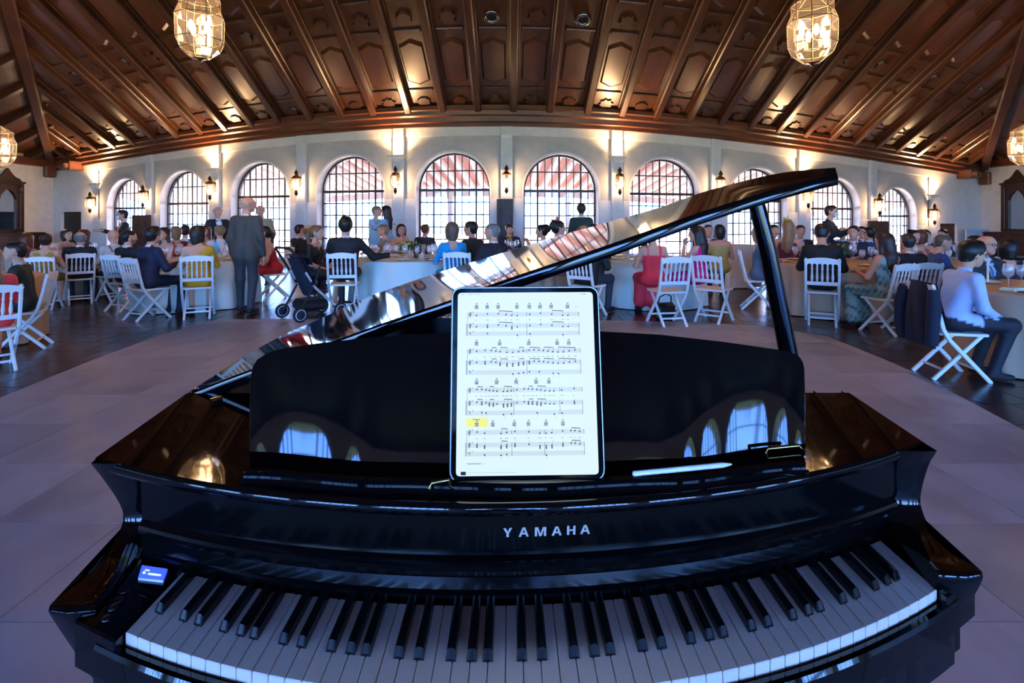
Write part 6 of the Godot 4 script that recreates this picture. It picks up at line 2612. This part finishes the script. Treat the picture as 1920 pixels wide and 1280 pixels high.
func build_tables() -> void:
	var mint := grain(mat("mint_white_cloth", rgb(206, 216, 206), 0.75), ntex("weave", 0.2, 3, 2, [Color(0.95, 0.95, 0.95), Color(1, 1, 1)]), Vector3(2, 2, 2))
	var tan := grain(mat("champagne_cloth", rgb(190, 160, 132), 0.75), ntex("weave", 0.2, 3, 2, []), Vector3(2, 2, 2))
	var a := place_table(372, 9.35, 0.92, mint, "round table in mint white cloth before the mustard dress", 11)
	var b := place_table(768, 9.45, 0.98, mint, "round table in mint white cloth crowded with glasses", 12)
	var c := place_table(1216, 9.3, 0.92, mint, "round table in white cloth beside the scarlet dress", 13)
	var d := place_table(1572, 8.75, 0.98, tan, "round table in champagne cloth beyond the lid prop", 14)
	var e := place_table(2020, 6.2, 0.95, tan, "large table in tan cloth beside the man with glasses", 15)
	var g := place_table(112, 11.4, 0.85, tan, "round table in tan cloth before the dark doorway", 16)
	var h := place_table(-110, 7.4, 0.9, tan, "round table in tan cloth before the dark green suit", 17)
	var k := place_table(985, 10.9, 0.85, tan, "round table beside the man in golden waistcoat", 18)
	var r := place_table(1800, 9.7, 0.8, tan, "round table in tan cloth before the bright blue suit", 19)
	var glass := table_glass()
	var china := mat("white_china", rgb(232, 232, 228), 0.2)
	var amber := mat("amber_drink", Color(0.95, 0.55, 0.10, 0.55), 0.05)
	amber.transparency = BaseMaterial3D.TRANSPARENCY_ALPHA
	var green := mat("green_bottle", rgb(30, 48, 30), 0.1)
	var sets := [[a, "on the table by the mustard dress", 9], [b, "on the crowded mint white table", 14], [c, "on the white table by the scarlet dress", 8], [d, "on the champagne cloth table", 10], [e, "on the tan cloth by the man with glasses", 10], [k, "on the table by the golden waistcoat", 6], [r, "on the table by the bright blue suit", 5], [g, "on the tan table before the doorway", 5]]
	var rng := RandomNumberGenerator.new()
	rng.seed = 90
	for q in sets:
		var t: Node3D = q[0]
		for n in q[2]:
			var ang: float = TAU * n / q[2] + rng.randf() * 0.3
			put_ware("wine_glass", t, ang, rng.randf_range(0.38, 0.62), glass, "clear wine glass " + q[1], "glass", "wine glasses " + q[1], rng.randf_range(0.95, 1.15))
		for n in 5:
			var ang := TAU * n / 5 + 0.3
			put_ware("plate", t, ang, 0.68, china, "white dinner plate " + q[1], "plate", "plates " + q[1], 0.95)
		for n in 3:
			put_ware("tumbler", t, TAU * n / 3 + 0.9, 0.45, glass, "clear water tumbler " + q[1], "glass", "tumblers " + q[1])
	var names := ["by the mustard dress", "on the crowded mint white table", "by the scarlet dress", "on the champagne cloth", "on the tan cloth by the man with glasses"]
	var cols := [rgb(226, 214, 190), rgb(230, 210, 120), rgb(220, 170, 170), rgb(214, 170, 80), rgb(226, 220, 200)]
	var n := 0
	for t in [a, b, c, d, e]:
		centrepiece(t, "glass vase of small flowers and leaves " + names[n], cols[n], 40 + n)
		n += 1
	# a stemmed glass of amber drink near the broad dark-haired man, and a tray of glasses
	var o := put_ware("wine_glass", b, 2.35, 0.72, glass, "wine glass of amber drink beside the broad dark-haired man", "glass", "", 1.25)
	var liq := MB.new()
	liq.lathe([Vector2(0.0, 0.1), Vector2(0.034, 0.124), Vector2(0.041, 0.15), Vector2(0.0395, 0.165), Vector2(0.0, 0.165)], 18)
	part(o, "drink", liq.mesh(), amber)
	var tr := MB.new()
	tr.lathe([Vector2(0.0, 0.0), Vector2(0.19, 0.0), Vector2(0.205, 0.016), Vector2(0.2, 0.016), Vector2(0.185, 0.005), Vector2(0.0, 0.005)], 30)
	var tray_p := b.position + Vector3(0.55, 0.7665, 0.58)
	single("serving_tray", tr.mesh(), mat("polished_steel", rgb(190, 190, 190), 0.15, 0.5, 1.0), "round steel tray of empty glasses beside the turquoise dress", "tray", Transform3D(Basis.IDENTITY, tray_p))
	for i in 7:
		var ang := TAU * i / 7
		single("wine_glass", ware_mesh("wine_glass"), glass, "empty wine glass standing on the steel tray", "glass", Transform3D(Basis.from_scale(Vector3.ONE * 1.1), tray_p + Vector3(cos(ang) * 0.11, 0.006, sin(ang) * 0.11)), "glasses on the steel tray")
	for i in 2:
		put_ware("bottle", [b, d][i], 0.8 + i, 0.2, green, ["dark green bottle on the crowded mint white table", "dark green bottle on the champagne cloth"][i], "bottle", "")
	# menu card, napkin and candle on the tan cloth at the edge of the dance floor
	var nap := MB.new()
	nap.prism(PackedVector2Array([Vector2(-0.11, -0.06), Vector2(0.11, -0.06), Vector2(0.11, 0.06), Vector2(-0.11, 0.06)]), 0.0, 0.035, Transform3D(Basis(Vector3.RIGHT, Vector3.FORWARD, Vector3.UP), Vector3.ZERO), 0.012)
	single("napkin", nap.mesh(), mat("pale_green_linen", rgb(196, 204, 184), 0.9), "folded pale green napkin at the edge of the tan cloth", "napkin", Transform3D(Basis(Vector3.UP, 0.3), Vector3(e.position.x - 0.72, 0.767, e.position.z + 0.12)))
	var ca := MB.new()
	ca.lathe([Vector2(0.03, 0.0), Vector2(0.03, 0.01), Vector2(0.011, 0.02), Vector2(0.010, 0.26), Vector2(0.004, 0.265), Vector2(0.0, 0.27)], 12)
	single("taper_candle", ca.mesh(), mat("candle_wax", rgb(226, 222, 206), 0.5), "tall white taper candle on the tan cloth", "candle", Transform3D(Basis.IDENTITY, Vector3(e.position.x - 0.42, 0.767, e.position.z - 0.5)))
	put_ware("wine_glass", e, 2.5, 0.62, glass, "large wine glass beside the taper candle", "glass", "", 1.5)
	var card := MB.new()
	card.box(Vector3(0, 0.045, 0), Vector3(0.07, 0.09, 0.003))
	single("menu_card", card.mesh(), mat("card_paper", rgb(226, 226, 222), 0.8), "small white card standing on the tan cloth", "card", Transform3D(Basis(Vector3.UP, 0.5), Vector3(e.position.x - 0.55, 0.767, e.position.z + 0.2)))

# ---------------------------------------------------------------- things along the walls and on the floor
func carved_mirror(where: Vector3, turn: float, label: String) -> void:
	var wood := grain(mat("carved_walnut", rgb(66, 40, 24), 0.4), ntex("wood", 0.012, 9, 4, []), Vector3(1, 0.6, 1))
	var t := thing("carved_mirror", label, "mirror", where, turn, "carved mirrors on the side walls")
	# frame outline with a stepped, pointed crest; the opening is an ogee arch
	var out := PackedVector2Array([Vector2(-0.62, 0.0), Vector2(0.62, 0.0), Vector2(0.62, 1.85), Vector2(0.55, 1.86), Vector2(0.45, 1.98), Vector2(0.3, 2.02), Vector2(0.18, 2.12), Vector2(0.1, 2.22), Vector2(0.0, 2.34), Vector2(-0.1, 2.22), Vector2(-0.18, 2.12), Vector2(-0.3, 2.02), Vector2(-0.45, 1.98), Vector2(-0.55, 1.86), Vector2(-0.62, 1.85)])
	var hole := PackedVector2Array([Vector2(-0.32, 0.12), Vector2(0.32, 0.12), Vector2(0.32, 1.2), Vector2(0.28, 1.34), Vector2(0.2, 1.44), Vector2(0.1, 1.54), Vector2(0.0, 1.58), Vector2(-0.1, 1.54), Vector2(-0.2, 1.44), Vector2(-0.28, 1.34), Vector2(-0.32, 1.2)])
	# left and right halves, so that the outline stays simple
	for s in [-1, 1]:
		var o1 := PackedVector2Array()
		var poly := PackedVector2Array()
		poly.append(Vector2(0, 0))
		for k in range(1, 9):
			poly.append(Vector2(out[k].x * s, out[k].y))
		for k in range(6, 0, -1):
			poly.append(Vector2(hole[k].x * s, hole[k].y))
		poly.append(Vector2(0, 0.12))
		var m := MB.new()
		m.prism(poly, 0.0, 0.09)
		part(t, "frame_half", m.mesh(), wood)
		m = MB.new()
		m.bar(Vector3(s * 0.47, 0.1, 0.1), Vector3(s * 0.47, 1.5, 0.1), 0.1, 0.08, Vector3.BACK, 0.02)
		m.lathe([Vector2(0.05, 1.5), Vector2(0.075, 1.56), Vector2(0.04, 1.62), Vector2(0.06, 1.7), Vector2(0.0, 1.78)], 12, Transform3D(Basis.IDENTITY, Vector3(s * 0.47, 0, 0.1)))
		part(t, "column", m.mesh(), wood)
	var m := MB.new()
	m.bar(Vector3(-0.66, 1.84, 0.08), Vector3(0.66, 1.84, 0.08), 0.14, 0.07, Vector3.UP, 0.02)
	part(t, "cornice", m.mesh(), wood)
	m = MB.new()
	m.box(Vector3(0, 0.86, 0.03), Vector3(0.7, 1.5, 0.01))
	part(t, "looking_glass", m.mesh(), mat("silvered_glass", rgb(200, 204, 206), 0.03, 0.5, 1.0))

func sideboard(where: Vector3, turn: float, label: String) -> void:
	var wood := grain(mat("carved_walnut", rgb(66, 40, 24), 0.4), ntex("wood", 0.012, 9, 4, []), Vector3(1, 0.6, 1))
	var t := thing("sideboard", label, "sideboard", where, turn, "")
	var m := MB.new()
	m.box(Vector3(0, 0.5, 0.3), Vector3(1.9, 0.8, 0.5), 0.01)
	part(t, "body", m.mesh(), wood)
	m = MB.new()
	m.box(Vector3(0, 0.92, 0.3), Vector3(2.0, 0.05, 0.56), 0.012)
	part(t, "top", m.mesh(), wood)
	for k in 4:
		m = MB.new()
		m.box(Vector3(-0.7 + k * 0.467, 0.5, 0.56), Vector3(0.43, 0.68, 0.03), 0.012)
		var dd := part(t, "door", m.mesh(), wood)
		m = MB.new()
		m.ball(Vector3(-0.7 + k * 0.467 + (0.16 if k % 2 == 0 else -0.16), 0.55, 0.59), Vector3.ONE * 0.018, 8, 6)
		part(dd, "knob", m.mesh(), mat("aged_brass", rgb(146, 120, 88), 0.35, 0.5, 1.0))
	for x in [-0.85, 0.85]:
		for z in [0.1, 0.5]:
			m = MB.new()
			m.lathe([Vector2(0.03, 0.0), Vector2(0.045, 0.04), Vector2(0.035, 0.11)], 10, Transform3D(Basis.IDENTITY, Vector3(x, 0, z)))
			part(t, "leg", m.mesh(), wood)

func build_props() -> void:
	var wood := grain(mat("carved_walnut", rgb(66, 40, 24), 0.4), ntex("wood", 0.012, 9, 4, []), Vector3(1, 0.6, 1))
	var lc := wall_plan(WALL_X0)
	var rc := wall_plan(WALL_X1)
	# mirrors and sideboards on the two side walls
	carved_mirror(Vector3(lc.x + 0.005, 0.95, -19.35), PI / 2, "tall carved walnut mirror on the wall near the dark doorway")
	sideboard(Vector3(lc.x, 0, -19.35), PI / 2, "carved walnut sideboard under the mirror near the dark doorway")
	carved_mirror(Vector3(rc.x - 0.005, 0.95, -20.05), -PI / 2, "tall carved walnut mirror on the wall near the lattice screen")
	sideboard(Vector3(rc.x, 0, -20.0), -PI / 2, "carved walnut sideboard under the mirror near the lattice screen")
	# dark doorway and the brown door
	var dm := mat("door_green_black", rgb(24, 30, 24), 0.6)
	var doors := [[DOORWAY, dm, "dark green door set deep in the cream wall", 0.14, 0.0], [DOORWAY_B, grain(mat("door_brown", rgb(96, 58, 38), 0.5), ntex("wood", 0.012, 9, 4, []), Vector3(1, 0.5, 1)), "brown wooden door beside the lattice screen", 0.12, 0.0]]
	for k in 2:
		var q: Array = doors[k]
		var w: Array = q[0]
		var o := Node3D.new()
		o.name = "door_%d" % (k + 1)
		add_child(o)
		tag(o, q[2], "door", "", "structure")
		var h := head_h(w, 0)
		var a := on_wall(w[0], 0, q[3])
		var b := on_wall(w[1], 0, q[3])
		var m := MB.new()
		m.bar(a + Vector3(0, h * 0.5, 0), b + Vector3(0, h * 0.5, 0), 0.05, h, Vector3.UP, 0.0)
		part(o, "leaf", m.mesh(), q[1])
		for j in 2:
			var pa := a.lerp(b, 0.15) + Vector3(0, h * (0.27 + 0.45 * j), 0)
			var pb := a.lerp(b, 0.85) + Vector3(0, h * (0.27 + 0.45 * j), 0)
			m = MB.new()
			m.bar(pa, pb, 0.075, h * 0.36, Vector3.UP, 0.012)
			part(o, "panel", m.mesh(), q[1])
		m = MB.new()
		var hp := a.lerp(b, 0.9) + Vector3(0, 1.0, 0.06)
		m.tube([hp, hp + Vector3(-0.12, 0, 0.02)], [0.012], 6)
		part(o, "handle", m.mesh(), mat("aged_brass", rgb(146, 120, 88), 0.35, 0.5, 1.0))
	# dark lintel over the brown door
	# lattice screen of pale slats
	var sa := on_wall(1792, 0, -0.35)
	var sb := on_wall(1827, 0, -0.45)
	var sh := wall_h(1810, 430)
	var pale := mat("pale_blue_paint", rgb(176, 196, 214), 0.5)
	var t := thing("lattice_screen", "pale blue lattice screen standing before the end wall", "screen", sa.lerp(sb, 0.5))
	var org := t.position
	var fm := MB.new()
	var nv := (sb - sa).normalized().cross(Vector3.UP)
	for e in [[sa, sa + Vector3(0, sh, 0)], [sb, sb + Vector3(0, sh, 0)]]:
		fm.bar(e[0] - org, e[1] - org, 0.07, 0.05, nv, 0.006)
	for hh in [0.1, sh - 0.03]:
		fm.bar(sa + Vector3(0, hh, 0) - org, sb + Vector3(0, hh, 0) - org, 0.05, 0.07, Vector3.UP, 0.006)
	part(t, "frame", fm.mesh(), pale)
	var ww := sa.distance_to(sb)
	var ux := (sb - sa) / ww
	for dirs in [1, -1]:
		var c := -sh
		while c < sh + ww:
			# slat y = dirs * x + c clipped to the frame
			var x0 := 0.0
			var x1 := ww
			var y0 := c if dirs == 1 else c
			var pts := []
			for x in [x0, x1]:
				pts.append(Vector2(x, c + dirs * x if dirs == 1 else c - x + 0.0))
			var p: Vector2 = pts[0]
			var q: Vector2 = pts[1]
			# clip in height
			for it in 2:
				var lo: float = 0.1
				var hi: float = sh - 0.03
				if p.y < lo and q.y > lo:
					p = p.lerp(q, (lo - p.y) / (q.y - p.y))
				if q.y < lo and p.y > lo:
					q = q.lerp(p, (lo - q.y) / (p.y - q.y))
				if p.y > hi and q.y < hi:
					p = p.lerp(q, (p.y - hi) / (p.y - q.y))
				if q.y > hi and p.y < hi:
					q = q.lerp(p, (q.y - hi) / (q.y - p.y))
			if p.y >= 0.099 and q.y >= 0.099 and p.y <= sh - 0.029 and q.y <= sh - 0.029 and p.distance_to(q) > 0.05:
				var m := MB.new()
				m.bar(sa + ux * p.x + Vector3(0, p.y, 0) - org + nv * 0.008 * dirs, sa + ux * q.x + Vector3(0, q.y, 0) - org + nv * 0.008 * dirs, 0.035, 0.014, nv, 0.0)
				part(t, "slat", m.mesh(), pale)
			c += 0.13
	# timber boards leaning on the pilasters
	var boards := [[947, 30, 373, 0.75, "dark grey wooden board on the wall between the middle arches", rgb(70, 60, 58)], [273, 34, 403, 1.0, "dark brown board beside the first arched window", rgb(74, 46, 38)], [1639, 37, 414, 1.0, "dark brown board beside the last arched window", rgb(82, 52, 42)]]
	for q in boards:
		var x: float = q[0]
		var h := wall_h(x, q[2])
		var a := on_wall(x - q[1] * 0.5, 0, -0.14)
		var b := on_wall(x + q[1] * 0.5, 0, -0.14)
		var cen := (a + b) * 0.5
		var tt := thing("wooden_board", q[4], "board", cen, 0.0, "wooden boards against the window wall")
		var bm := grain(mat("board_%s" % q[5].to_html(false), q[5], 0.55), ntex("wood", 0.012, 9, 4, []), Vector3(1, 0.4, 1))
		var m := MB.new()
		m.bar(a - cen + Vector3(0, h * 0.5, 0), b - cen + Vector3(0, h * 0.5, 0), 0.05, h, Vector3.UP, 0.006)
		part(tt, "leaf", m.mesh(), bm)
		for hh in [h * 0.3, h * 0.72]:
			m = MB.new()
			m.bar((a - cen) * 0.75 + Vector3(0, hh, 0), (b - cen) * 0.75 + Vector3(0, hh, 0), 0.07, h * 0.3, Vector3.UP, 0.012)
			part(tt, "raised_panel", m.mesh(), bm)
	# small emergency light above the middle pilaster
	var ex := on_wall(950, wall_h(950, 257), -0.07)
	var em := MB.new()
	em.box(Vector3(0, 0, 0.03), Vector3(0.3, 0.13, 0.06), 0.01)
	single("emergency_light", em.mesh(), mat("white_plastic", rgb(232, 232, 236), 0.3), "small white emergency light high between the middle arches", "light", Transform3D(Basis.IDENTITY, ex))
	# cloth-covered serving table
	var sp := at(1384, 410, 11.4)
	sp.y = 0
	var st := thing("serving_table", "tall serving table covered by a white cloth before the seventh arch", "table", sp, 0.3)
	var m2 := MB.new()
	var rows := []
	for q in [[0.0, 0.9], [0.95, 0.9], [1.0, 0.88], [1.02, 0.5], [1.06, 0.02]]:
		var ring := PackedVector3Array()
		for k in 48:
			var ang := TAU * k / 48
			var cx := cos(ang)
			var cz := sin(ang)
			var f := 1.0 / pow(pow(absf(cx), 8) + pow(absf(cz), 8), 1.0 / 8.0)
			var wv := 1.0 + 0.02 * sin(ang * 14) * (1.0 if q[1] < 0.8 else 0.0)
			ring.append(Vector3(cx * f * 0.36 * q[0] * wv, q[1], -cz * f * 0.3 * q[0] * wv))
		rows.append(ring)
	rows.reverse()
	m2.grid(rows, true)
	part(st, "cloth", m2.mesh(), mat("white_linen", rgb(216, 212, 206), 0.8))
	build_pushchair()
	build_jacket()
	build_pianist()
	# black handbag under the chair beside the scarlet dress
	var bp := at(1246, 410, 7.7)
	bp.y = 0
	var bag := thing("handbag", "black leather handbag on the floor under the scarlet dress chair", "bag", bp, 0.4)
	m2 = MB.new()
	m2.cbox(Transform3D(Basis.IDENTITY, Vector3(0, 0.12, 0)), Vector3(0.34, 0.24, 0.16), 0.05)
	part(bag, "pouch", m2.mesh(), mat("black_leather", rgb(18, 17, 18), 0.4))
	m2 = MB.new()
	m2.tube([Vector3(-0.12, 0.22, 0), Vector3(-0.1, 0.33, 0.02), Vector3(0, 0.37, 0.03), Vector3(0.1, 0.33, 0.02), Vector3(0.12, 0.22, 0)], [0.01], 6)
	part(bag, "strap", m2.mesh(), mat("black_leather", rgb(18, 17, 18), 0.4))
	# wrought-iron garden lantern on the terrace and blue masks hanging about
	for q in [[405, 8.55, 0.98, "pale blue face mask dangling beside the mustard dress"], [546, 9.3, 0.72, "pale blue face mask hanging from the bright red dress chair"]]:
		var p := at(q[0], 410, q[1])
		p.y = q[2]
		if q[0] == 546:
			for c in get_children():
				if c.get_meta("label", "") == "white folding chair under the woman in bright red":
					p = c.transform * Vector3(0.215, 0.68, -0.262)
		m2 = MB.new()
		for k in 4:
			m2.quad(Vector3(-0.045, -0.09 + k * 0.045, 0.004 * (k % 2)), Vector3(0.045, -0.09 + k * 0.045, 0.004 * (k % 2)), Vector3(0.045, -0.045 + k * 0.045, 0.004 * ((k + 1) % 2)), Vector3(-0.045, -0.045 + k * 0.045, 0.004 * ((k + 1) % 2)))
		var mk := thing("face_mask", q[3], "mask", p, 0.2)
		part(mk, "cloth", m2.mesh(), mat("blue_mask_cloth", rgb(110, 190, 226), 0.8))
		m2 = MB.new()
		m2.tube([Vector3(-0.04, 0.09, 0), Vector3(-0.02, 0.2, 0), Vector3(0.0, 0.24, 0), Vector3(0.02, 0.2, 0), Vector3(0.04, 0.09, 0)], [0.002], 5)
		part(mk, "ear_loop", m2.mesh(), mat("white_linen", rgb(216, 212, 206), 0.8))

func build_pushchair() -> void:
	var p := floor_at(588, 594)
	var t := thing("pushchair", "folded-back navy and black pushchair with white tubes and ringed wheels", "pushchair", p, seen_yaw(588, 118))
	var navy := mat("pushchair_fabric", rgb(20, 28, 46), 0.7)
	var black := mat("soft_black", rgb(14, 13, 14), 0.7)
	var alu := mat("white_tube", rgb(206, 210, 216), 0.35, 0.5, 0.4)
	var m := MB.new()
	for s in [-1, 1]:
		var x: float = s * 0.24
		m = MB.new()
		m.tube([Vector3(x, 0.12, 0.28), Vector3(x, 0.42, -0.06), Vector3(x, 0.5, -0.14)], [0.018], 8)
		part(t, "front_tube", m.mesh(), alu)
		m = MB.new()
		m.tube([Vector3(x, 0.12, -0.34), Vector3(x, 0.5, -0.12), Vector3(x, 0.8, -0.02)], [0.016], 8)
		part(t, "rear_tube", m.mesh(), black)
		m = MB.new()
		m.tube([Vector3(x, 0.5, -0.14), Vector3(x, 0.78, -0.3), Vector3(x, 1.0, -0.44)], [0.02, 0.018, 0.018], 8)
		part(t, "handle_tube", m.mesh(), black)
		m = MB.new()
		m.bar(Vector3(x, 0.55, -0.165), Vector3(x, 0.7, -0.255), 0.03, 0.05, Vector3.RIGHT, 0.01)
		part(t, "white_clip", m.mesh(), alu)
		for z in [0.28, -0.34]:
			var wm := MB.new()
			var turn := Transform3D(Basis(Vector3.FORWARD, PI / 2), Vector3(x + s * 0.03, 0.105, z))
			wm.lathe([Vector2(0.075, -0.02), Vector2(0.1, -0.022), Vector2(0.105, 0.0), Vector2(0.1, 0.022), Vector2(0.075, 0.02)], 24, turn)
			var wo := part(t, "wheel", wm.mesh(), black)
			wm = MB.new()
			wm.lathe([Vector2(0.066, -0.018), Vector2(0.078, -0.021), Vector2(0.078, 0.021), Vector2(0.066, 0.018)], 24, turn)
			part(wo, "rim", wm.mesh(), alu)
			wm = MB.new()
			wm.lathe([Vector2(0.0, -0.012), Vector2(0.066, -0.010), Vector2(0.066, 0.010), Vector2(0.0, 0.012)], 20, turn)
			part(wo, "hub", wm.mesh(), navy)
	m = MB.new()
	m.tube([Vector3(-0.24, 1.0, -0.44), Vector3(-0.2, 1.04, -0.47), Vector3(0.2, 1.04, -0.47), Vector3(0.24, 1.0, -0.44)], [0.02], 8)
	part(t, "handle_bar", m.mesh(), black)
	m = MB.new()
	var a := PackedVector3Array()
	var rows := []
	for k in 9:
		var f := k / 8.0
		var c := Vector3(0, 0.40, 0.12).lerp(Vector3(0, 0.36, -0.1), minf(f * 2, 1.0)).lerp(Vector3(0, 0.92, -0.34), maxf(0, f * 2 - 1))
		var row := PackedVector3Array()
		for q in 7:
			var u := q / 6.0 * 2 - 1
			row.append(c + Vector3(u * 0.21, 0.05 * u * u, 0.05 * u * u))
		rows.append(row)
	m.grid(rows)
	var rb := []
	for r in rows:
		var row := PackedVector3Array()
		for q in r:
			row.append(q + Vector3(0, -0.03, -0.03))
		rb.append(row)
	rb.reverse()
	m.grid(rb)
	part(t, "seat", m.mesh(), navy)
	m = MB.new()
	rows = []
	for k in 7:
		var f := k / 6.0
		var ang := lerpf(-0.5, 1.5, f)
		var row := PackedVector3Array()
		for q in 9:
			var u := q / 8.0 * 2 - 1
			row.append(Vector3(u * 0.23, 0.78 + 0.17 * cos(ang) * sqrt(1.0 - 0.35 * u * u), -0.30 + 0.17 * sin(ang)))
		rows.append(row)
	m.grid(rows)
	part(t, "hood", m.mesh(), navy)
	m = MB.new()
	m.cbox(Transform3D(Basis.IDENTITY, Vector3(0, 0.2, -0.05)), Vector3(0.4, 0.16, 0.4), 0.05)
	part(t, "basket", m.mesh(), black)

func build_jacket() -> void:
	# a navy jacket slung over the chair of the young man with glasses
	var t := thing("suit_jacket", "navy suit jacket draped over the back of a white chair", "jacket", spot(1786, 5.55), seen_yaw(1786, 122))
	t.scale = Vector3.ONE * spot_size(1768)
	var rows := []
	for k in 12:
		var f := k / 11.0
		var row := PackedVector3Array()
		for q in 15:
			var u := q / 14.0 * 2 - 1
			var y := lerpf(0.955, 0.34, f) - 0.02 * u * u
			var z := -0.33 - 0.05 * sin(f * PI * 0.6) + 0.02 * sin(u * 9.0 + f * 3.0) * f
			row.append(Vector3(u * lerpf(0.21, 0.27, f), y, z + 0.06 * u * u))
		rows.append(row)
	var front := []
	for k in 5:
		var f := k / 4.0
		var row := PackedVector3Array()
		for q in 15:
			var u := q / 14.0 * 2 - 1
			row.append(Vector3(u * 0.215, lerpf(0.955, 0.62, f) - 0.02 * u * u, lerpf(-0.33, -0.19, f) + 0.06 * u * u * (1 - f)))
		front.append(row)
	var m := MB.new()
	rows.reverse()
	m.grid(rows)
	front.reverse()
	var fr := []
	for r in front:
		var rr: PackedVector3Array = r.duplicate()
		rr.reverse()
		fr.append(rr)
	m.grid(fr)
	var cloth := mat("navy_wool", rgb(20, 26, 46), 0.85)
	part(t, "back_panel", m.mesh(), cloth)
	for s in [-1, 1]:
		m = MB.new()
		m.tube([Vector3(s * 0.23, 0.88, -0.31), Vector3(s * 0.27, 0.7, -0.33), Vector3(s * 0.26, 0.5, -0.34), Vector3(s * 0.24, 0.36, -0.33)], [0.05, 0.06, 0.055, 0.05], 10)
		part(t, "sleeve", m.mesh(), cloth)

# the pianist sits on his bench behind the lens; only the lacquer mirrors him
func build_pianist() -> void:
	var b := thing("piano_bench", "black padded piano bench behind the keyboard", "bench", Vector3(0.06, 0, 0.36))
	var m := MB.new()
	m.cbox(Transform3D(Basis.IDENTITY, Vector3(0, 0.42, 0)), Vector3(0.6, 0.08, 0.34), 0.03)
	part(b, "cushion", m.mesh(), mat("black_leather", rgb(18, 17, 18), 0.4))
	for x in [-0.26, 0.26]:
		for z in [-0.13, 0.13]:
			m = MB.new()
			m.bar(Vector3(x, 0.38, z), Vector3(x, 0.0, z), 0.045, 0.045, Vector3.RIGHT, 0.006)
			part(b, "leg", m.mesh(), mat("black_satin", rgb(12, 12, 13), 0.35))
	person({"x": 960, "d": -0.36, "yaw": 180, "wear": "suit", "main": rgb(20, 20, 24), "second": rgb(18, 18, 22), "shirt": rgb(40, 40, 46), "tie": rgb(40, 40, 46), "style": "short", "hair": rgb(40, 30, 24), "pose": "lap", "size": 0.97, "label": "pianist in black suit seated on the bench behind the keyboard", "group": "pianist"})

func build_rest() -> void:
	build_piano()
	build_tablet()
	build_tables()
	build_guests()
	build_props()

func _ready() -> void:
	# ---- camera: level, lens shifted down so that upright lines stay upright
	var cam := Camera3D.new()
	cam.name = "camera"
	cam.projection = Camera3D.PROJECTION_FRUSTUM
	cam.near = 0.05
	cam.far = 200.0
	cam.size = 2.0 * 0.05 * 640.0 / FOCAL
	cam.frustum_offset = Vector2(0.0, -(640.0 - HORIZON) / FOCAL * 0.05)
	add_child(cam)
	cam.position = Vector3(0, EYE, 0)
	cam.current = true
	# ---- sky and sun
	var we := WorldEnvironment.new()
	we.name = "environment"
	var env := Environment.new()
	env.background_mode = Environment.BG_SKY
	var sky := Sky.new()
	var sm := ProceduralSkyMaterial.new()
	sm.sky_top_color = Color(0.24, 0.46, 0.95)
	sm.sky_horizon_color = Color(0.50, 0.72, 1.0)
	sm.ground_bottom_color = Color(0.35, 0.37, 0.36)
	sm.ground_horizon_color = Color(0.52, 0.68, 0.86)
	sm.sky_energy_multiplier = 2.2
	sm.ground_energy_multiplier = 2.2
	sky.sky_material = sm
	env.sky = sky
	env.tonemap_mode = Environment.TONE_MAPPER_LINEAR
	env.tonemap_exposure = 5.8
	env.sdfgi_enabled = true
	env.ssao_enabled = true
	env.ssil_enabled = true
	we.environment = env
	add_child(we)
	var sun := DirectionalLight3D.new()
	sun.name = "sun"
	sun.light_color = Color(1.0, 0.95, 0.86)
	sun.light_energy = 9.0
	sun.light_angular_distance = 0.5
	sun.shadow_enabled = true
	sun.sky_mode = DirectionalLight3D.SKY_MODE_LIGHT_ONLY
	add_child(sun)
	sun.look_at_from_position(Vector3(-12, 40, -30), Vector3(0, 0, -20))
	# ---- the hall
	build_far_wall()
	build_windows()
	build_ceiling()
	build_cornice()
	build_floor()
	build_outside()
	build_lamps()
	build_rest()
